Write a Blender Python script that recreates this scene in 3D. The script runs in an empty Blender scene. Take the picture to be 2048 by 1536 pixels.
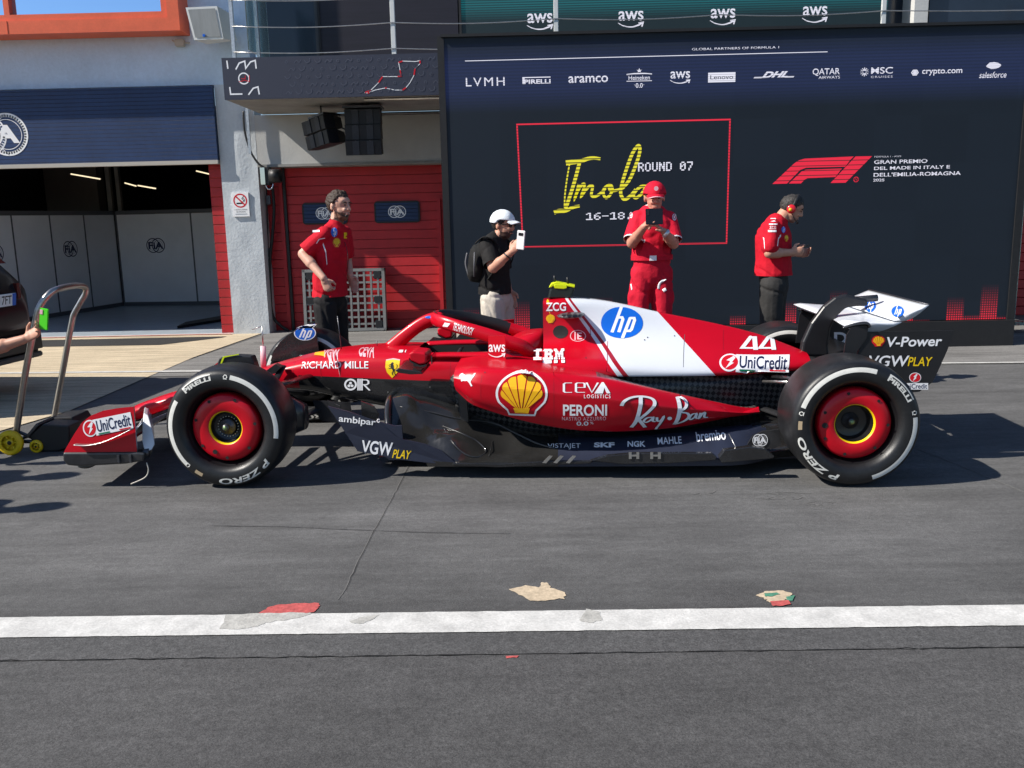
import bpy, bmesh, math, random
from math import sin, cos, pi, radians, sqrt, atan2
from mathutils import Vector, Matrix, noise as mnoise
from mathutils.bvhtree import BVHTree
from mathutils.geometry import tessellate_polygon
random.seed(7)
SC = bpy.context.scene
COL = SC.collection

# ------------------------------------------------------------------ camera, sky, sun, exposure
F_PX, PITCH, ROLL, YAW, CAM_H = 1780.3, 0.1862, -0.0222, -0.0083, 1.5332
fw0 = Vector((sin(YAW), cos(YAW), 0)); rt0 = Vector((cos(YAW), -sin(YAW), 0)); up0 = Vector((0, 0, 1))
FWD = cos(PITCH) * fw0 - sin(PITCH) * up0
UPV = cos(PITCH) * up0 + sin(PITCH) * fw0
RGT = cos(ROLL) * rt0 + sin(ROLL) * UPV
UPV = cos(ROLL) * UPV - sin(ROLL) * rt0
CAM = Vector((0, 0, CAM_H))
cd = bpy.data.cameras.new('camera'); co = bpy.data.objects.new('camera', cd); COL.objects.link(co)
cd.sensor_width = 36.0; cd.lens = F_PX / 2048 * 36.0; cd.clip_start = 0.05; cd.clip_end = 2000
m = Matrix.Identity(4)
for i in range(3):
    m[i][0] = RGT[i]; m[i][1] = UPV[i]; m[i][2] = -FWD[i]; m[i][3] = CAM[i]
co.matrix_world = m
SC.camera = co

SUN_TO = Vector((-1.112, -0.292, 1.0)).normalized()          # towards the sun
sun_el = math.asin(SUN_TO.z)
w = bpy.data.worlds.new('World'); SC.world = w; w.use_nodes = True
nt = w.node_tree; bg = nt.nodes['Background']
sky = nt.nodes.new('ShaderNodeTexSky'); sky.sky_type = 'NISHITA'; sky.sun_disc = False
sky.sun_elevation = sun_el; sky.sun_rotation = atan2(SUN_TO.x, SUN_TO.y); sky.dust_density = 0.25; sky.ozone_density = 4.5
# loose white clouds over part of the sky
tc = nt.nodes.new('ShaderNodeTexCoord'); mp = nt.nodes.new('ShaderNodeMapping'); mp.inputs['Scale'].default_value = (1, 1, 2.2)
nz = nt.nodes.new('ShaderNodeTexNoise'); nz.inputs['Scale'].default_value = 2.1; nz.inputs['Detail'].default_value = 7; nz.inputs['Roughness'].default_value = 0.6
rp = nt.nodes.new('ShaderNodeValToRGB'); rp.color_ramp.elements[0].position = 0.60; rp.color_ramp.elements[1].position = 0.74
mx = nt.nodes.new('ShaderNodeMixRGB'); mx.inputs['Color2'].default_value = (7.5, 7.8, 8.2, 1)
nt.links.new(tc.outputs['Generated'], mp.inputs['Vector']); nt.links.new(mp.outputs['Vector'], nz.inputs['Vector'])
nt.links.new(nz.outputs['Fac'], rp.inputs['Fac']); nt.links.new(rp.outputs['Color'], mx.inputs['Fac'])
nt.links.new(sky.outputs['Color'], mx.inputs['Color1']); nt.links.new(mx.outputs['Color'], bg.inputs['Color'])
bg.inputs['Strength'].default_value = 0.085
sl = bpy.data.lights.new('sun', 'SUN'); sl.energy = 4.8; sl.angle = radians(0.53); sl.color = (1.0, 0.945, 0.86)
so = bpy.data.objects.new('sun', sl); COL.objects.link(so); so.rotation_euler = SUN_TO.to_track_quat('Z', 'Y').to_euler(); so.location = (-20, -8, 20)
SC.view_settings.view_transform = 'Standard'; SC.view_settings.look = 'None'; SC.view_settings.gamma = 1
SC.view_settings.use_curve_mapping = False
SC.view_settings.exposure = 0.65
SC.render.engine = 'CYCLES'
SC.cycles.max_bounces = 8; SC.cycles.caustics_reflective = False; SC.cycles.caustics_refractive = False

# ------------------------------------------------------------------ where things stand
def ray(px, py): return (FWD + RGT * ((px - 1024) / F_PX) - UPV * ((py - 768) / F_PX))
def G(px, py, z=0.0):
    d = ray(px, py); return CAM + d * ((z - CAM.z) / d.z)
def W(px, py, Y):
    d = ray(px, py); return CAM + d * (Y / d.y)
CAR_YAW = -0.060
CA = Vector((cos(CAR_YAW), sin(CAR_YAW), 0)); LA = Vector((-sin(CAR_YAW), cos(CAR_YAW), 0))
CAR0 = Vector((-1.715, 4.99, 0)) + LA
CARM = Matrix.Translation(CAR0) @ Matrix.Rotation(CAR_YAW, 4, 'Z'); CARI = CARM.inverted()
CAMC = CARI @ CAM
def rayc(px, py): return (CARI.to_3x3() @ ray(px, py)).normalized()
def K(px, py, yc):
    d = rayc(px, py); return CAMC + d * ((yc - CAMC.y) / d.y)
def K2(px, py, yc):
    q = K(px, py, yc); return (q.x, q.z)

# ------------------------------------------------------------------ materials
MATS = {}
def mat(name, col=(.5, .5, .5), rough=.5, metal=0., emit=None, estr=1., noise=None, bump=None, coat=0., spec=.5, alpha=None, trans=0., stretch=(1, 1, 1), noise2=None, ior=1.45):
    m = bpy.data.materials.new(name); m.use_nodes = True; MATS[name] = m
    n = m.node_tree.nodes; l = m.node_tree.links; b = n['Principled BSDF']
    b.inputs['Base Color'].default_value = (*col, 1); b.inputs['Roughness'].default_value = rough; b.inputs['Metallic'].default_value = metal
    b.inputs['Specular IOR Level'].default_value = spec; b.inputs['Coat Weight'].default_value = coat; b.inputs['Coat Roughness'].default_value = .08
    b.inputs['IOR'].default_value = ior
    if trans: b.inputs['Transmission Weight'].default_value = trans
    if emit is not None:
        b.inputs['Emission Color'].default_value = (*emit, 1); b.inputs['Emission Strength'].default_value = estr
    tcn = n.new('ShaderNodeTexCoord'); mpn = n.new('ShaderNodeMapping'); mpn.inputs['Scale'].default_value = stretch
    l.new(tcn.outputs['Object'], mpn.inputs['Vector'])
    src = None
    for q in (noise, noise2):
        if not q: continue
        sc_, lo, hi = q[:3]
        t = n.new('ShaderNodeTexNoise'); t.inputs['Scale'].default_value = sc_; t.inputs['Detail'].default_value = 8; t.inputs['Roughness'].default_value = .62
        l.new(mpn.outputs['Vector'], t.inputs['Vector'])
        r = n.new('ShaderNodeMapRange'); r.inputs[1].default_value = .3; r.inputs[2].default_value = .7; r.inputs[3].default_value = lo; r.inputs[4].default_value = hi
        l.new(t.outputs['Fac'], r.inputs[0])
        mm = n.new('ShaderNodeMixRGB'); mm.blend_type = 'MULTIPLY'; mm.inputs['Fac'].default_value = 1; mm.inputs['Color1'].default_value = (*col, 1)
        if src: l.new(src, mm.inputs['Color1'])
        l.new(r.outputs[0], mm.inputs['Color2']); src = mm.outputs['Color']
    if src: l.new(src, b.inputs['Base Color'])
    if bump:
        t = n.new('ShaderNodeTexNoise'); t.inputs['Scale'].default_value = bump[0]; t.inputs['Detail'].default_value = 8
        l.new(mpn.outputs['Vector'], t.inputs['Vector'])
        bn = n.new('ShaderNodeBump'); bn.inputs['Strength'].default_value = bump[1]; bn.inputs['Distance'].default_value = bump[2] if len(bump) > 2 else .01
        l.new(t.outputs['Fac'], bn.inputs['Height']); l.new(bn.outputs['Normal'], b.inputs['Normal'])
    return m
def nodes_of(m): return m.node_tree.nodes, m.node_tree.links, m.node_tree.nodes['Principled BSDF']
def math_n(nt, op, a, b=None, c=None, clamp=False):
    q = nt.nodes.new('ShaderNodeMath'); q.operation = op; q.use_clamp = clamp
    for i, v in enumerate((a, b, c)):
        if v is None: continue
        if isinstance(v, (int, float)): q.inputs[i].default_value = v
        else: nt.links.new(v, q.inputs[i])
    return q.outputs[0]

# ------------------------------------------------------------------ mesh building
class MB:
    def __init__(s): s.v = []; s.f = []; s.m = []; s.sm = []
    def add(s, V, Fs, mat=0, smooth=False, M=None):
        o = len(s.v)
        s.v += [(M @ Vector(q)) if M is not None else Vector(q) for q in V]
        for i, fc in enumerate(Fs):
            s.f.append(tuple(k + o for k in fc)); s.m.append(mat[i] if isinstance(mat, (list, tuple)) else mat); s.sm.append(smooth)
        return s
    def box(s, c, d, mat=0, M=None, rz=0, ry=0, rx=0, bev=0):
        x, y, z = (q / 2 for q in d)
        T = Matrix.Translation(Vector(c)) @ Matrix.Rotation(rz, 4, 'Z') @ Matrix.Rotation(ry, 4, 'Y') @ Matrix.Rotation(rx, 4, 'X')
        if M is not None: T = M @ T
        if bev:
            b = bmesh.new(); bmesh.ops.create_cube(b, size=1)
            bmesh.ops.scale(b, vec=d, verts=b.verts); bmesh.ops.bevel(b, geom=list(b.edges), offset=bev, segments=2, affect='EDGES')
            b.verts.ensure_lookup_table(); 
            for i, q in enumerate(b.verts): q.index = i
            s.add([v.co.copy() for v in b.verts], [[v.index for v in fc.verts] for fc in b.faces], mat, False, T); b.free(); return s
        V = [(-x, -y, -z), (x, -y, -z), (x, y, -z), (-x, y, -z), (-x, -y, z), (x, -y, z), (x, y, z), (-x, y, z)]
        return s.add(V, [(3, 2, 1, 0), (4, 5, 6, 7), (0, 1, 5, 4), (1, 2, 6, 5), (2, 3, 7, 6), (3, 0, 4, 7)], mat, False, T)
    def loft(s, rings, mat=0, smooth=True, cap=True, closed=True, M=None, seg=None):
        n = len(rings[0]); V = [q for r in rings for q in r]; Fs = []; ms = []
        for i in range(len(rings) - 1):
            for j in range(n if closed else n - 1):
                a = i * n + j; b = i * n + (j + 1) % n
                Fs.append((a, b, b + n, a + n)); ms.append(seg[j] if seg else mat)
        if cap:
            Fs.append(tuple(range(n))[::-1]); ms.append(mat); Fs.append(tuple((len(rings) - 1) * n + k for k in range(n))); ms.append(mat)
        return s.add(V, Fs, ms, smooth, M)
    def tube(s, path, r, n=8, mat=0, cap=True, flat=None, M=None, smooth=True):
        # flat=(rx, ry, sidevec): an elliptical section with rx along sidevec
        P = [Vector(q) for q in path]; rings = []; prev = None
        for i, q in enumerate(P):
            t = (P[min(i + 1, len(P) - 1)] - P[max(i - 1, 0)])
            t = t.normalized() if t.length > 1e-9 else Vector((0, 0, 1))
            if flat: u = Vector(flat[2]); u = (u - t * u.dot(t)).normalized()
            else:
                u = prev if prev is not None else (Vector((0, 0, 1)) if abs(t.z) < .9 else Vector((1, 0, 0)))
                u = (u - t * u.dot(t)).normalized()
            prev = u; v = t.cross(u)
            ra = r[i] if isinstance(r, (list, tuple)) else r
            a, b = (ra, ra) if not flat else ((flat[0][i], flat[1][i]) if isinstance(flat[0], (list, tuple)) else (flat[0], flat[1]))
            rings.append([q + u * (a * cos(2 * pi * k / n)) + v * (b * sin(2 * pi * k / n)) for k in range(n)])
        return s.loft(rings, mat, smooth, cap, True, M)
    def lathe(s, prof, n=48, mat=0, axis='Y', c=(0, 0, 0), smooth=True, M=None, arc=None):
        # prof = [(r, h, mat?)], revolved around the axis
        V = []; Fs = []; ms = []; c = Vector(c); k = len(prof)
        for j in range(n):
            a = 2 * pi * j / n
            for p in prof:
                r, h = p[0], p[1]
                V.append(c + (Vector((r * cos(a), h, r * sin(a))) if axis == 'Y' else Vector((r * cos(a), r * sin(a), h)) if axis == 'Z' else Vector((h, r * cos(a), r * sin(a)))))
        for j in range(n):
            for i in range(k - 1):
                a = j * k + i; b = ((j + 1) % n) * k + i
                Fs.append((a, a + 1, b + 1, b)); ms.append(prof[i][2] if len(prof[i]) > 2 else mat)
        return s.add(V, Fs, ms, smooth, M)
    def prism(s, poly, fn, t0, t1, mat=0, side=None, M=None, smooth=False):
        # poly: 2-D outline; fn(u, v, t) -> 3-D
        n = len(poly); V = [fn(u, v, t0) for u, v in poly] + [fn(u, v, t1) for u, v in poly]
        Fs = [tuple(range(n))[::-1], tuple(range(n, 2 * n))] + [(i, (i + 1) % n, (i + 1) % n + n, i + n) for i in range(n)]
        return s.add(V, Fs, [mat, mat] + [mat if side is None else side] * n, smooth, M)
    def grid(s, fn, nu, nv, mat=0, smooth=True, M=None):
        V = [fn(i / nu, j / nv) for i in range(nu + 1) for j in range(nv + 1)]
        Fs = [(i * (nv + 1) + j, (i + 1) * (nv + 1) + j, (i + 1) * (nv + 1) + j + 1, i * (nv + 1) + j + 1) for i in range(nu) for j in range(nv)]
        ms = mat if not callable(mat) else [mat((i + .5) / nu, (j + .5) / nv) for i in range(nu) for j in range(nv)]
        return s.add(V, Fs, ms, smooth, M)
    def sphere(s, c, r, mat=0, n=16, sc=(1, 1, 1), M=None):
        c = Vector(c); rings = []
        for i in range(1, n // 2):
            a = pi * i / (n // 2); rings.append([c + Vector((r * sin(a) * cos(2 * pi * k / n) * sc[0], r * sin(a) * sin(2 * pi * k / n) * sc[1], -r * cos(a) * sc[2])) for k in range(n)])
        return s.loft(rings, mat, True, True, True, M)
    def merge(s, o, mo=0):
        k = len(s.v); s.v += o.v; s.f += [tuple(q + k for q in fc) for fc in o.f]; s.m += [q + mo for q in o.m]; s.sm += o.sm
        return s
    def bvh(s): return BVHTree.FromPolygons(s.v, s.f)
    def mesh(s, name, mats):
        me = bpy.data.meshes.new(name); me.from_pydata(s.v, [], s.f)
        for q in mats: me.materials.append(MATS[q] if isinstance(q, str) else q)
        for p, mi, sm in zip(me.polygons, s.m, s.sm): p.material_index = mi; p.use_smooth = sm
        return me
    def build(s, name, mats, parent=None, loc=None, fixn=True, autos=None):
        if isinstance(mats, str): mats = [mats]
        me = s.mesh(name, mats)
        if fixn:
            b = bmesh.new(); b.from_mesh(me); bmesh.ops.recalc_face_normals(b, faces=b.faces); b.to_mesh(me); b.free()
        o = bpy.data.objects.new(name, me); COL.objects.link(o)
        if parent is not None: o.parent = parent
        if loc is not None: o.location = loc
        return o
def empty(name, loc=(0, 0, 0), rz=0, parent=None):
    o = bpy.data.objects.new(name, None); COL.objects.link(o); o.location = loc; o.rotation_euler = (0, 0, rz); o.empty_display_size = .1
    if parent is not None: o.parent = parent
    return o
def tag(o, label, cat, group=None):
    o['label'] = label; o['category'] = cat
    if group: o['group'] = group
    return o
def struct(o): o['kind'] = 'structure'; return o
def subsurf(o, lv=2):
    md = o.modifiers.new('smooth', 'SUBSURF'); md.levels = lv; md.render_levels = lv; return o
def bake(o):
    dg = bpy.context.evaluated_depsgraph_get(); me = bpy.data.meshes.new_from_object(o.evaluated_get(dg)); o.modifiers.clear(); o.data = me; return o
def mb_of(o):
    q = MB(); q.v = [v.co.copy() for v in o.data.vertices]; q.f = [tuple(p.vertices) for p in o.data.polygons]
    q.m = [p.material_index for p in o.data.polygons]; q.sm = [p.use_smooth for p in o.data.polygons]; return q
def lerp(a, b, t): return a + (b - a) * t
def interp(tab, x):
    # tab: [(x, v...)], smooth (Catmull-like) interpolation
    if x <= tab[0][0]: return tab[0][1:]
    for i in range(len(tab) - 1):
        if x <= tab[i + 1][0]:
            t = (x - tab[i][0]) / (tab[i + 1][0] - tab[i][0]); out = []
            for k in range(1, len(tab[0])):
                p1, p2 = tab[i][k], tab[i + 1][k]; h = tab[i + 1][0] - tab[i][0]
                m1 = (p2 - tab[i - 1][k]) / (tab[i + 1][0] - tab[i - 1][0]) * h if i > 0 else p2 - p1
                m2 = (tab[i + 2][k] - p1) / (tab[i + 2][0] - tab[i][0]) * h if i + 2 < len(tab) else p2 - p1
                t2, t3 = t * t, t * t * t
                out.append((2 * t3 - 3 * t2 + 1) * p1 + (t3 - 2 * t2 + t) * m1 + (-2 * t3 + 3 * t2) * p2 + (t3 - t2) * m2)
            return tuple(out)
    return tab[-1][1:]
def smooth_path(P, k=6):
    P = [Vector(q) for q in P]; out = []
    for i in range(len(P) - 1):
        p0 = P[max(i - 1, 0)]; p1 = P[i]; p2 = P[i + 1]; p3 = P[min(i + 2, len(P) - 1)]
        for j in range(k):
            t = j / k; out.append(.5 * ((2 * p1) + (p2 - p0) * t + (2 * p0 - 5 * p1 + 4 * p2 - p3) * t * t + (3 * p1 - p0 - 3 * p2 + p3) * t ** 3))
    out.append(P[-1]); return out

# ------------------------------------------------------------------ flat marks and lettering (2-D), laid on surfaces as stickers
_tc = {}
def T(text, off=0., shear=0., space=1., norm=True):
    key = (text, off, shear, space)
    if key not in _tc:
        cu = bpy.data.curves.new('t', 'FONT'); cu.body = text; cu.size = 1; cu.offset = off; cu.shear = shear; cu.space_character = space; cu.fill_mode = 'BOTH'; cu.resolution_u = 4
        ob = bpy.data.objects.new('t', cu); COL.objects.link(ob)
        bpy.context.view_layer.update()
        me = bpy.data.meshes.new_from_object(ob.evaluated_get(bpy.context.evaluated_depsgraph_get()))
        V = [(v.co.x, v.co.y) for v in me.vertices]; Fs = [tuple(p.vertices) for p in me.polygons]
        bpy.data.objects.remove(ob); bpy.data.curves.remove(cu); bpy.data.meshes.remove(me); _tc[key] = (V, Fs)
    V, Fs = _tc[key]; x0 = min(v[0] for v in V); x1 = max(v[0] for v in V); y0 = min(v[1] for v in V); y1 = max(v[1] for v in V)
    return ([((a - x0) / (x1 - x0), (b - y0) / (y1 - y0)) for a, b in V], Fs)
def poly(*loops):
    L = [[Vector((x, y, 0)) for x, y in q] for q in loops]
    tri = tessellate_polygon(L); V = [(v.x, v.y) for q in L for v in q]
    return (V, [tuple(t) for t in tri])
def circ(cx, cy, rx, ry=None, n=40, a0=0, a1=2 * pi):
    ry = rx if ry is None else ry
    full = abs(a1 - a0 - 2 * pi) < 1e-6
    return [(cx + rx * cos(a0 + (a1 - a0) * i / (n if full else n - 1)), cy + ry * sin(a0 + (a1 - a0) * i / (n if full else n - 1))) for i in range(n)]
def disc(*a, **k):
    q = circ(*a, **k); n = len(q); cx = sum(v[0] for v in q) / n; cy = sum(v[1] for v in q) / n
    return (q + [(cx, cy)], [(i, (i + 1) % n, n) for i in range(n)])
def ring(cx, cy, r0, r1, n=40, ky=1):
    V = circ(cx, cy, r0, r0 * ky, n) + circ(cx, cy, r1, r1 * ky, n)
    return (V, [(i, (i + 1) % n, (i + 1) % n + n, i + n) for i in range(n)])
def stroke(P, w, closed=False, smooth=0):
    if smooth:
        q = smooth_path([(a, b, 0) for a, b in P], smooth); P = [(v.x, v.y) for v in q]
    n = len(P); V = []; ws = w if isinstance(w, (list, tuple)) else None
    for i in range(n):
        a = Vector(P[i - 1] if (i or closed) else P[0]); b = Vector(P[i]); c = Vector(P[(i + 1) % n] if (i < n - 1 or closed) else P[-1])
        d1 = (b - a).normalized() if (b - a).length > 1e-9 else (c - b).normalized(); d2 = (c - b).normalized() if (c - b).length > 1e-9 else d1
        n1 = Vector((-d1.y, d1.x)); n2 = Vector((-d2.y, d2.x)); mn = n1 + n2
        mn = mn.normalized() if mn.length > 1e-6 else n1; k = min(1 / max(mn.dot(n1), .35), 2.2)
        ww = (lerp(ws[0], ws[1], i / (n - 1)) if ws else w)
        V += [tuple(b + mn * (ww / 2 * k)), tuple(b - mn * (ww / 2 * k))]
    return (V, [(2 * i, 2 * i + 1, (2 * i + 3) % (2 * n), (2 * i + 2) % (2 * n)) for i in range(n if closed else n - 1)])
def place(sh, x0, y0, x1, y1, rot=0):
    # fit a unit shape into a box
    V, Fs = sh; out = []
    for a, b in V:
        x = lerp(x0, x1, a); y = lerp(y0, y1, b)
        out.append((x, y))
    return (out, Fs)
class Mark:
    """A set of flat coloured pieces in unit coordinates (0..1 in both axes); layer order = add order."""
    def __init__(s): s.items = []
    def a(s, sh, mat, box=None): s.items.append((place(sh, *box) if box else sh, mat)); return s
    def put(s, o, box):
        for sh, mt in o.items: s.items.append((place(sh, *box), mt))
        return s
def word(text, mat, **k): return Mark().a(T(text, **k), mat)
def slice2(sh, step_x, step_y, x0=0, x1=1, y0=0, y1=1):
    b = bmesh.new(); V = [b.verts.new((p[0], p[1], 0)) for p in sh[0]]
    for fc in sh[1]:
        try: b.faces.new([V[i] for i in fc])
        except ValueError: pass
    for ax, st, lo, hi in ((0, step_x, x0, x1), (1, step_y, y0, y1)):
        k = lo + st
        while k < hi - 1e-6:
            no = (1, 0, 0) if ax == 0 else (0, 1, 0); c = (k, 0, 0) if ax == 0 else (0, k, 0)
            bmesh.ops.bisect_plane(b, geom=list(b.verts) + list(b.edges) + list(b.faces), plane_co=c, plane_no=no); k += st
    bmesh.ops.triangulate(b, faces=b.faces)
    for i, v in enumerate(b.verts): v.index = i
    r = ([(v.co.x, v.co.y) for v in b.verts], [tuple(v.index for v in fc.verts) for fc in b.faces]); b.free(); return r
class Skin:
    """Stickers gathered for one mesh; flushed into its MB."""
    def __init__(s, mb, mats): s.mb = mb; s.mats = mats; s.tree = mb.bvh(); s.out = MB()
    def mi(s, name):
        if name not in s.mats: s.mats.append(name)
        return s.mats.index(name)
    def lay(s, mark, fn, dirv, cell=None, lift=.0022, size=(1, 1)):
        for k, (sh, mt) in enumerate(mark.items):
            if cell: sh = slice2(sh, cell / size[0], cell / size[1])
            V = []
            for a, b in sh[0]:
                q, d = fn(a, b) if dirv is None else (fn(a, b), dirv)
                h, no, _, _ = s.tree.ray_cast(q - d * .4, d, .9)
                V.append((h - d * (lift + .0004 * min(k, 10))) if h is not None else q - d * (lift + .0004 * min(k, 10)))
            # keep the face side towards the viewer side of the sticker
            Fs = []
            for fc in sh[1]:
                nn = (V[fc[1]] - V[fc[0]]).cross(V[fc[2]] - V[fc[0]])
                dd = dirv if dirv is not None else d
                Fs.append(fc if nn.dot(dd) < 0 else fc[::-1])
            s.out.add(V, Fs, s.mi(mt), False)
    def stick(s, mark, box, rot=0., cell=.013, lift=.0022, cam=None, rays=None, cen=None, up=None):
        # box in photograph pixels tells where and how large; the sticker then lies on the surface it meets
        x0, y0, x1, y1 = box; cx, cy = (x0 + x1) / 2, (y0 + y1) / 2
        o, rf = (CAMC, rayc)
        if rays == 'world': o, rf = CAM, lambda a, b: ray(a, b).normalized()
        d = rf(cx, cy); h, no, _, _ = s.tree.ray_cast(o, d)
        if h is None: print('sticker missed', box); return
        if no.dot(d) > 0: no = -no
        # average normal around
        R3 = CARI.to_3x3() if rays != 'world' else Matrix.Identity(3)
        fwd = R3 @ FWD; rgt = R3 @ RGT; upv = R3 @ UPV
        dep = (h - o).dot(fwd)
        t1 = (Vector((1, 0, 0)) - no * no.x).normalized(); t2 = no.cross(t1)
        gu = lambda t: t.dot(upv) - t.dot(fwd) * ((h - o).dot(upv)) / dep
        gr = lambda t: t.dot(rgt) - t.dot(fwd) * ((h - o).dot(rgt)) / dep
        u = (t1 * gu(t2) - t2 * gu(t1)).normalized(); v = (t1 * gr(t2) - t2 * gr(t1)).normalized()
        if gr(u) < 0: u = -u
        if gu(v) < 0: v = -v
        ku = abs(u.dot(rgt) - u.dot(fwd) * ((h - o).dot(rgt)) / dep); kv = abs(gu(v))
        wu = (x1 - x0) * dep / F_PX / max(ku, .2); hv = (y1 - y0) * dep / F_PX / max(kv, .12)
        if rot:
            uu = u * cos(rot) + v * sin(rot); v = v * cos(rot) - u * sin(rot); u = uu
        s.lay(mark, lambda a, b: h + u * ((a - .5) * wu) + v * ((b - .5) * hv), -no, cell, lift, (wu, hv))
    def flush(s):
        s.mb.merge(s.out); return s.mb

# ------------------------------------------------------------------ material list
def ledges(name, col, period, depth, **k):
    # painted boards / slats: fine horizontal ribs as a bump along z
    m = mat(name, col, **k); n, l, b = nodes_of(m)
    tcn = n.new('ShaderNodeTexCoord'); sx = n.new('ShaderNodeSeparateXYZ'); l.new(tcn.outputs['Object'], sx.inputs[0])
    fr = math_n(m.node_tree, 'FRACT', math_n(m.node_tree, 'DIVIDE', sx.outputs['Z'], period))
    e = math_n(m.node_tree, 'MINIMUM', math_n(m.node_tree, 'MULTIPLY', fr, 9.0), 1.0)
    bn = n.new('ShaderNodeBump'); bn.inputs['Distance'].default_value = depth; bn.inputs['Strength'].default_value = 1
    l.new(e, bn.inputs['Height']); l.new(bn.outputs['Normal'], b.inputs['Normal']); return m
mat('red_paint', (.48, .0012, .012), .31, coat=.1, noise=(3, .94, 1.03), noise2=(60, .97, 1.02), spec=.35)
mat('white_paint', (.66, .68, .72), .35, coat=.3, noise=(4, .95, 1.0))
mat('black_paint', (.012, .012, .014), .38, noise=(6, .8, 1.2))
mat('navy_paint', (.018, .022, .04), .42, noise=(5, .8, 1.25), bump=(400, .15, .001))
mat('carbon', (.022, .022, .024), .3, noise=(14, .55, 1.5), coat=.35, bump=(500, .25, .0006))
mat('carbon_worn', (.016, .016, .017), .22, noise=(5, .7, 1.35), noise2=(70, .8, 1.2), coat=.5, bump=(300, .2, .0008))
def checker_mat():
    m = mat('carbon_check', (.014, .014, .016), .36, coat=.15); n, l, b = nodes_of(m)
    tcn = n.new('ShaderNodeTexCoord'); mp_ = n.new('ShaderNodeMapping'); mp_.inputs['Rotation'].default_value = (0, radians(38), 0); mp_.inputs['Scale'].default_value = (1, .001, 1)
    ck = n.new('ShaderNodeTexChecker'); ck.inputs['Scale'].default_value = 40; ck.inputs['Color1'].default_value = (.008, .008, .010, 1); ck.inputs['Color2'].default_value = (.085, .081, .078, 1)
    l.new(tcn.outputs['Object'], mp_.inputs[0]); l.new(mp_.outputs[0], ck.inputs['Vector']); l.new(ck.outputs['Color'], b.inputs['Base Color'])
checker_mat()
mat('rubber', (.0095, .0098, .011), .42, noise=(22, .7, 1.35), noise2=(90, .8, 1.2), bump=(160, .25, .002))
mat('rubber_tread', (.013, .013, .014), .36, noise=(9, .6, 1.6), noise2=(70, .75, 1.3), bump=(90, .35, .003))
mat('tyre_white', (.72, .71, .66), .5, noise=(40, .85, 1.0))
mat('tyre_tan', (.42, .32, .2), .6)
mat('rim_black', (.008, .008, .009), .3, coat=.2)
mat('disc_red', (.50, .002, .012), .33, noise=(8, .9, 1.05), coat=.08, spec=.4)
mat('disc_yellow', (.75, .52, .005), .4)
mat('hub_green', (.2, .28, .14), .3, metal=.6)
mat('metal_dark', (.09, .09, .1), .38, metal=.8, noise=(30, .7, 1.2))
mat('metal_light', (.55, .53, .5), .32, metal=.9, noise=(30, .8, 1.1))
mat('steel_tube', (.46, .42, .38), .3, metal=1., noise=(50, .85, 1.1))
mat('galvanised', (.5, .52, .54), .42, metal=.7, noise=(40, .75, 1.15))
mat('white_mark', (.8, .8, .82), .4); mat('black_mark', (.012, .012, .014), .45); mat('blue_mark', (.005, .12, .58), .38)
mat('yellow_mark', (.82, .55, .004), .4); mat('green_mark', (.0, .16, .07), .4); mat('orange_mark', (.9, .46, .008), .4); mat('red_mark', (.6, .005, .015), .4); mat('darkblue_mark', (.01, .014, .06), .4)
mat('pink_mark', (.72, .42, .46), .4); mat('darkred_mark', (.33, .003, .012), .4); mat('lime', (.62, .72, .005), .4); mat('lime_dark', (.014, .02, .018), .35)
mat('mirror_glass', (.2, .2, .2), .05, metal=1)
mat('cockpit_black', (.008, .008, .008), .7)

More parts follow.
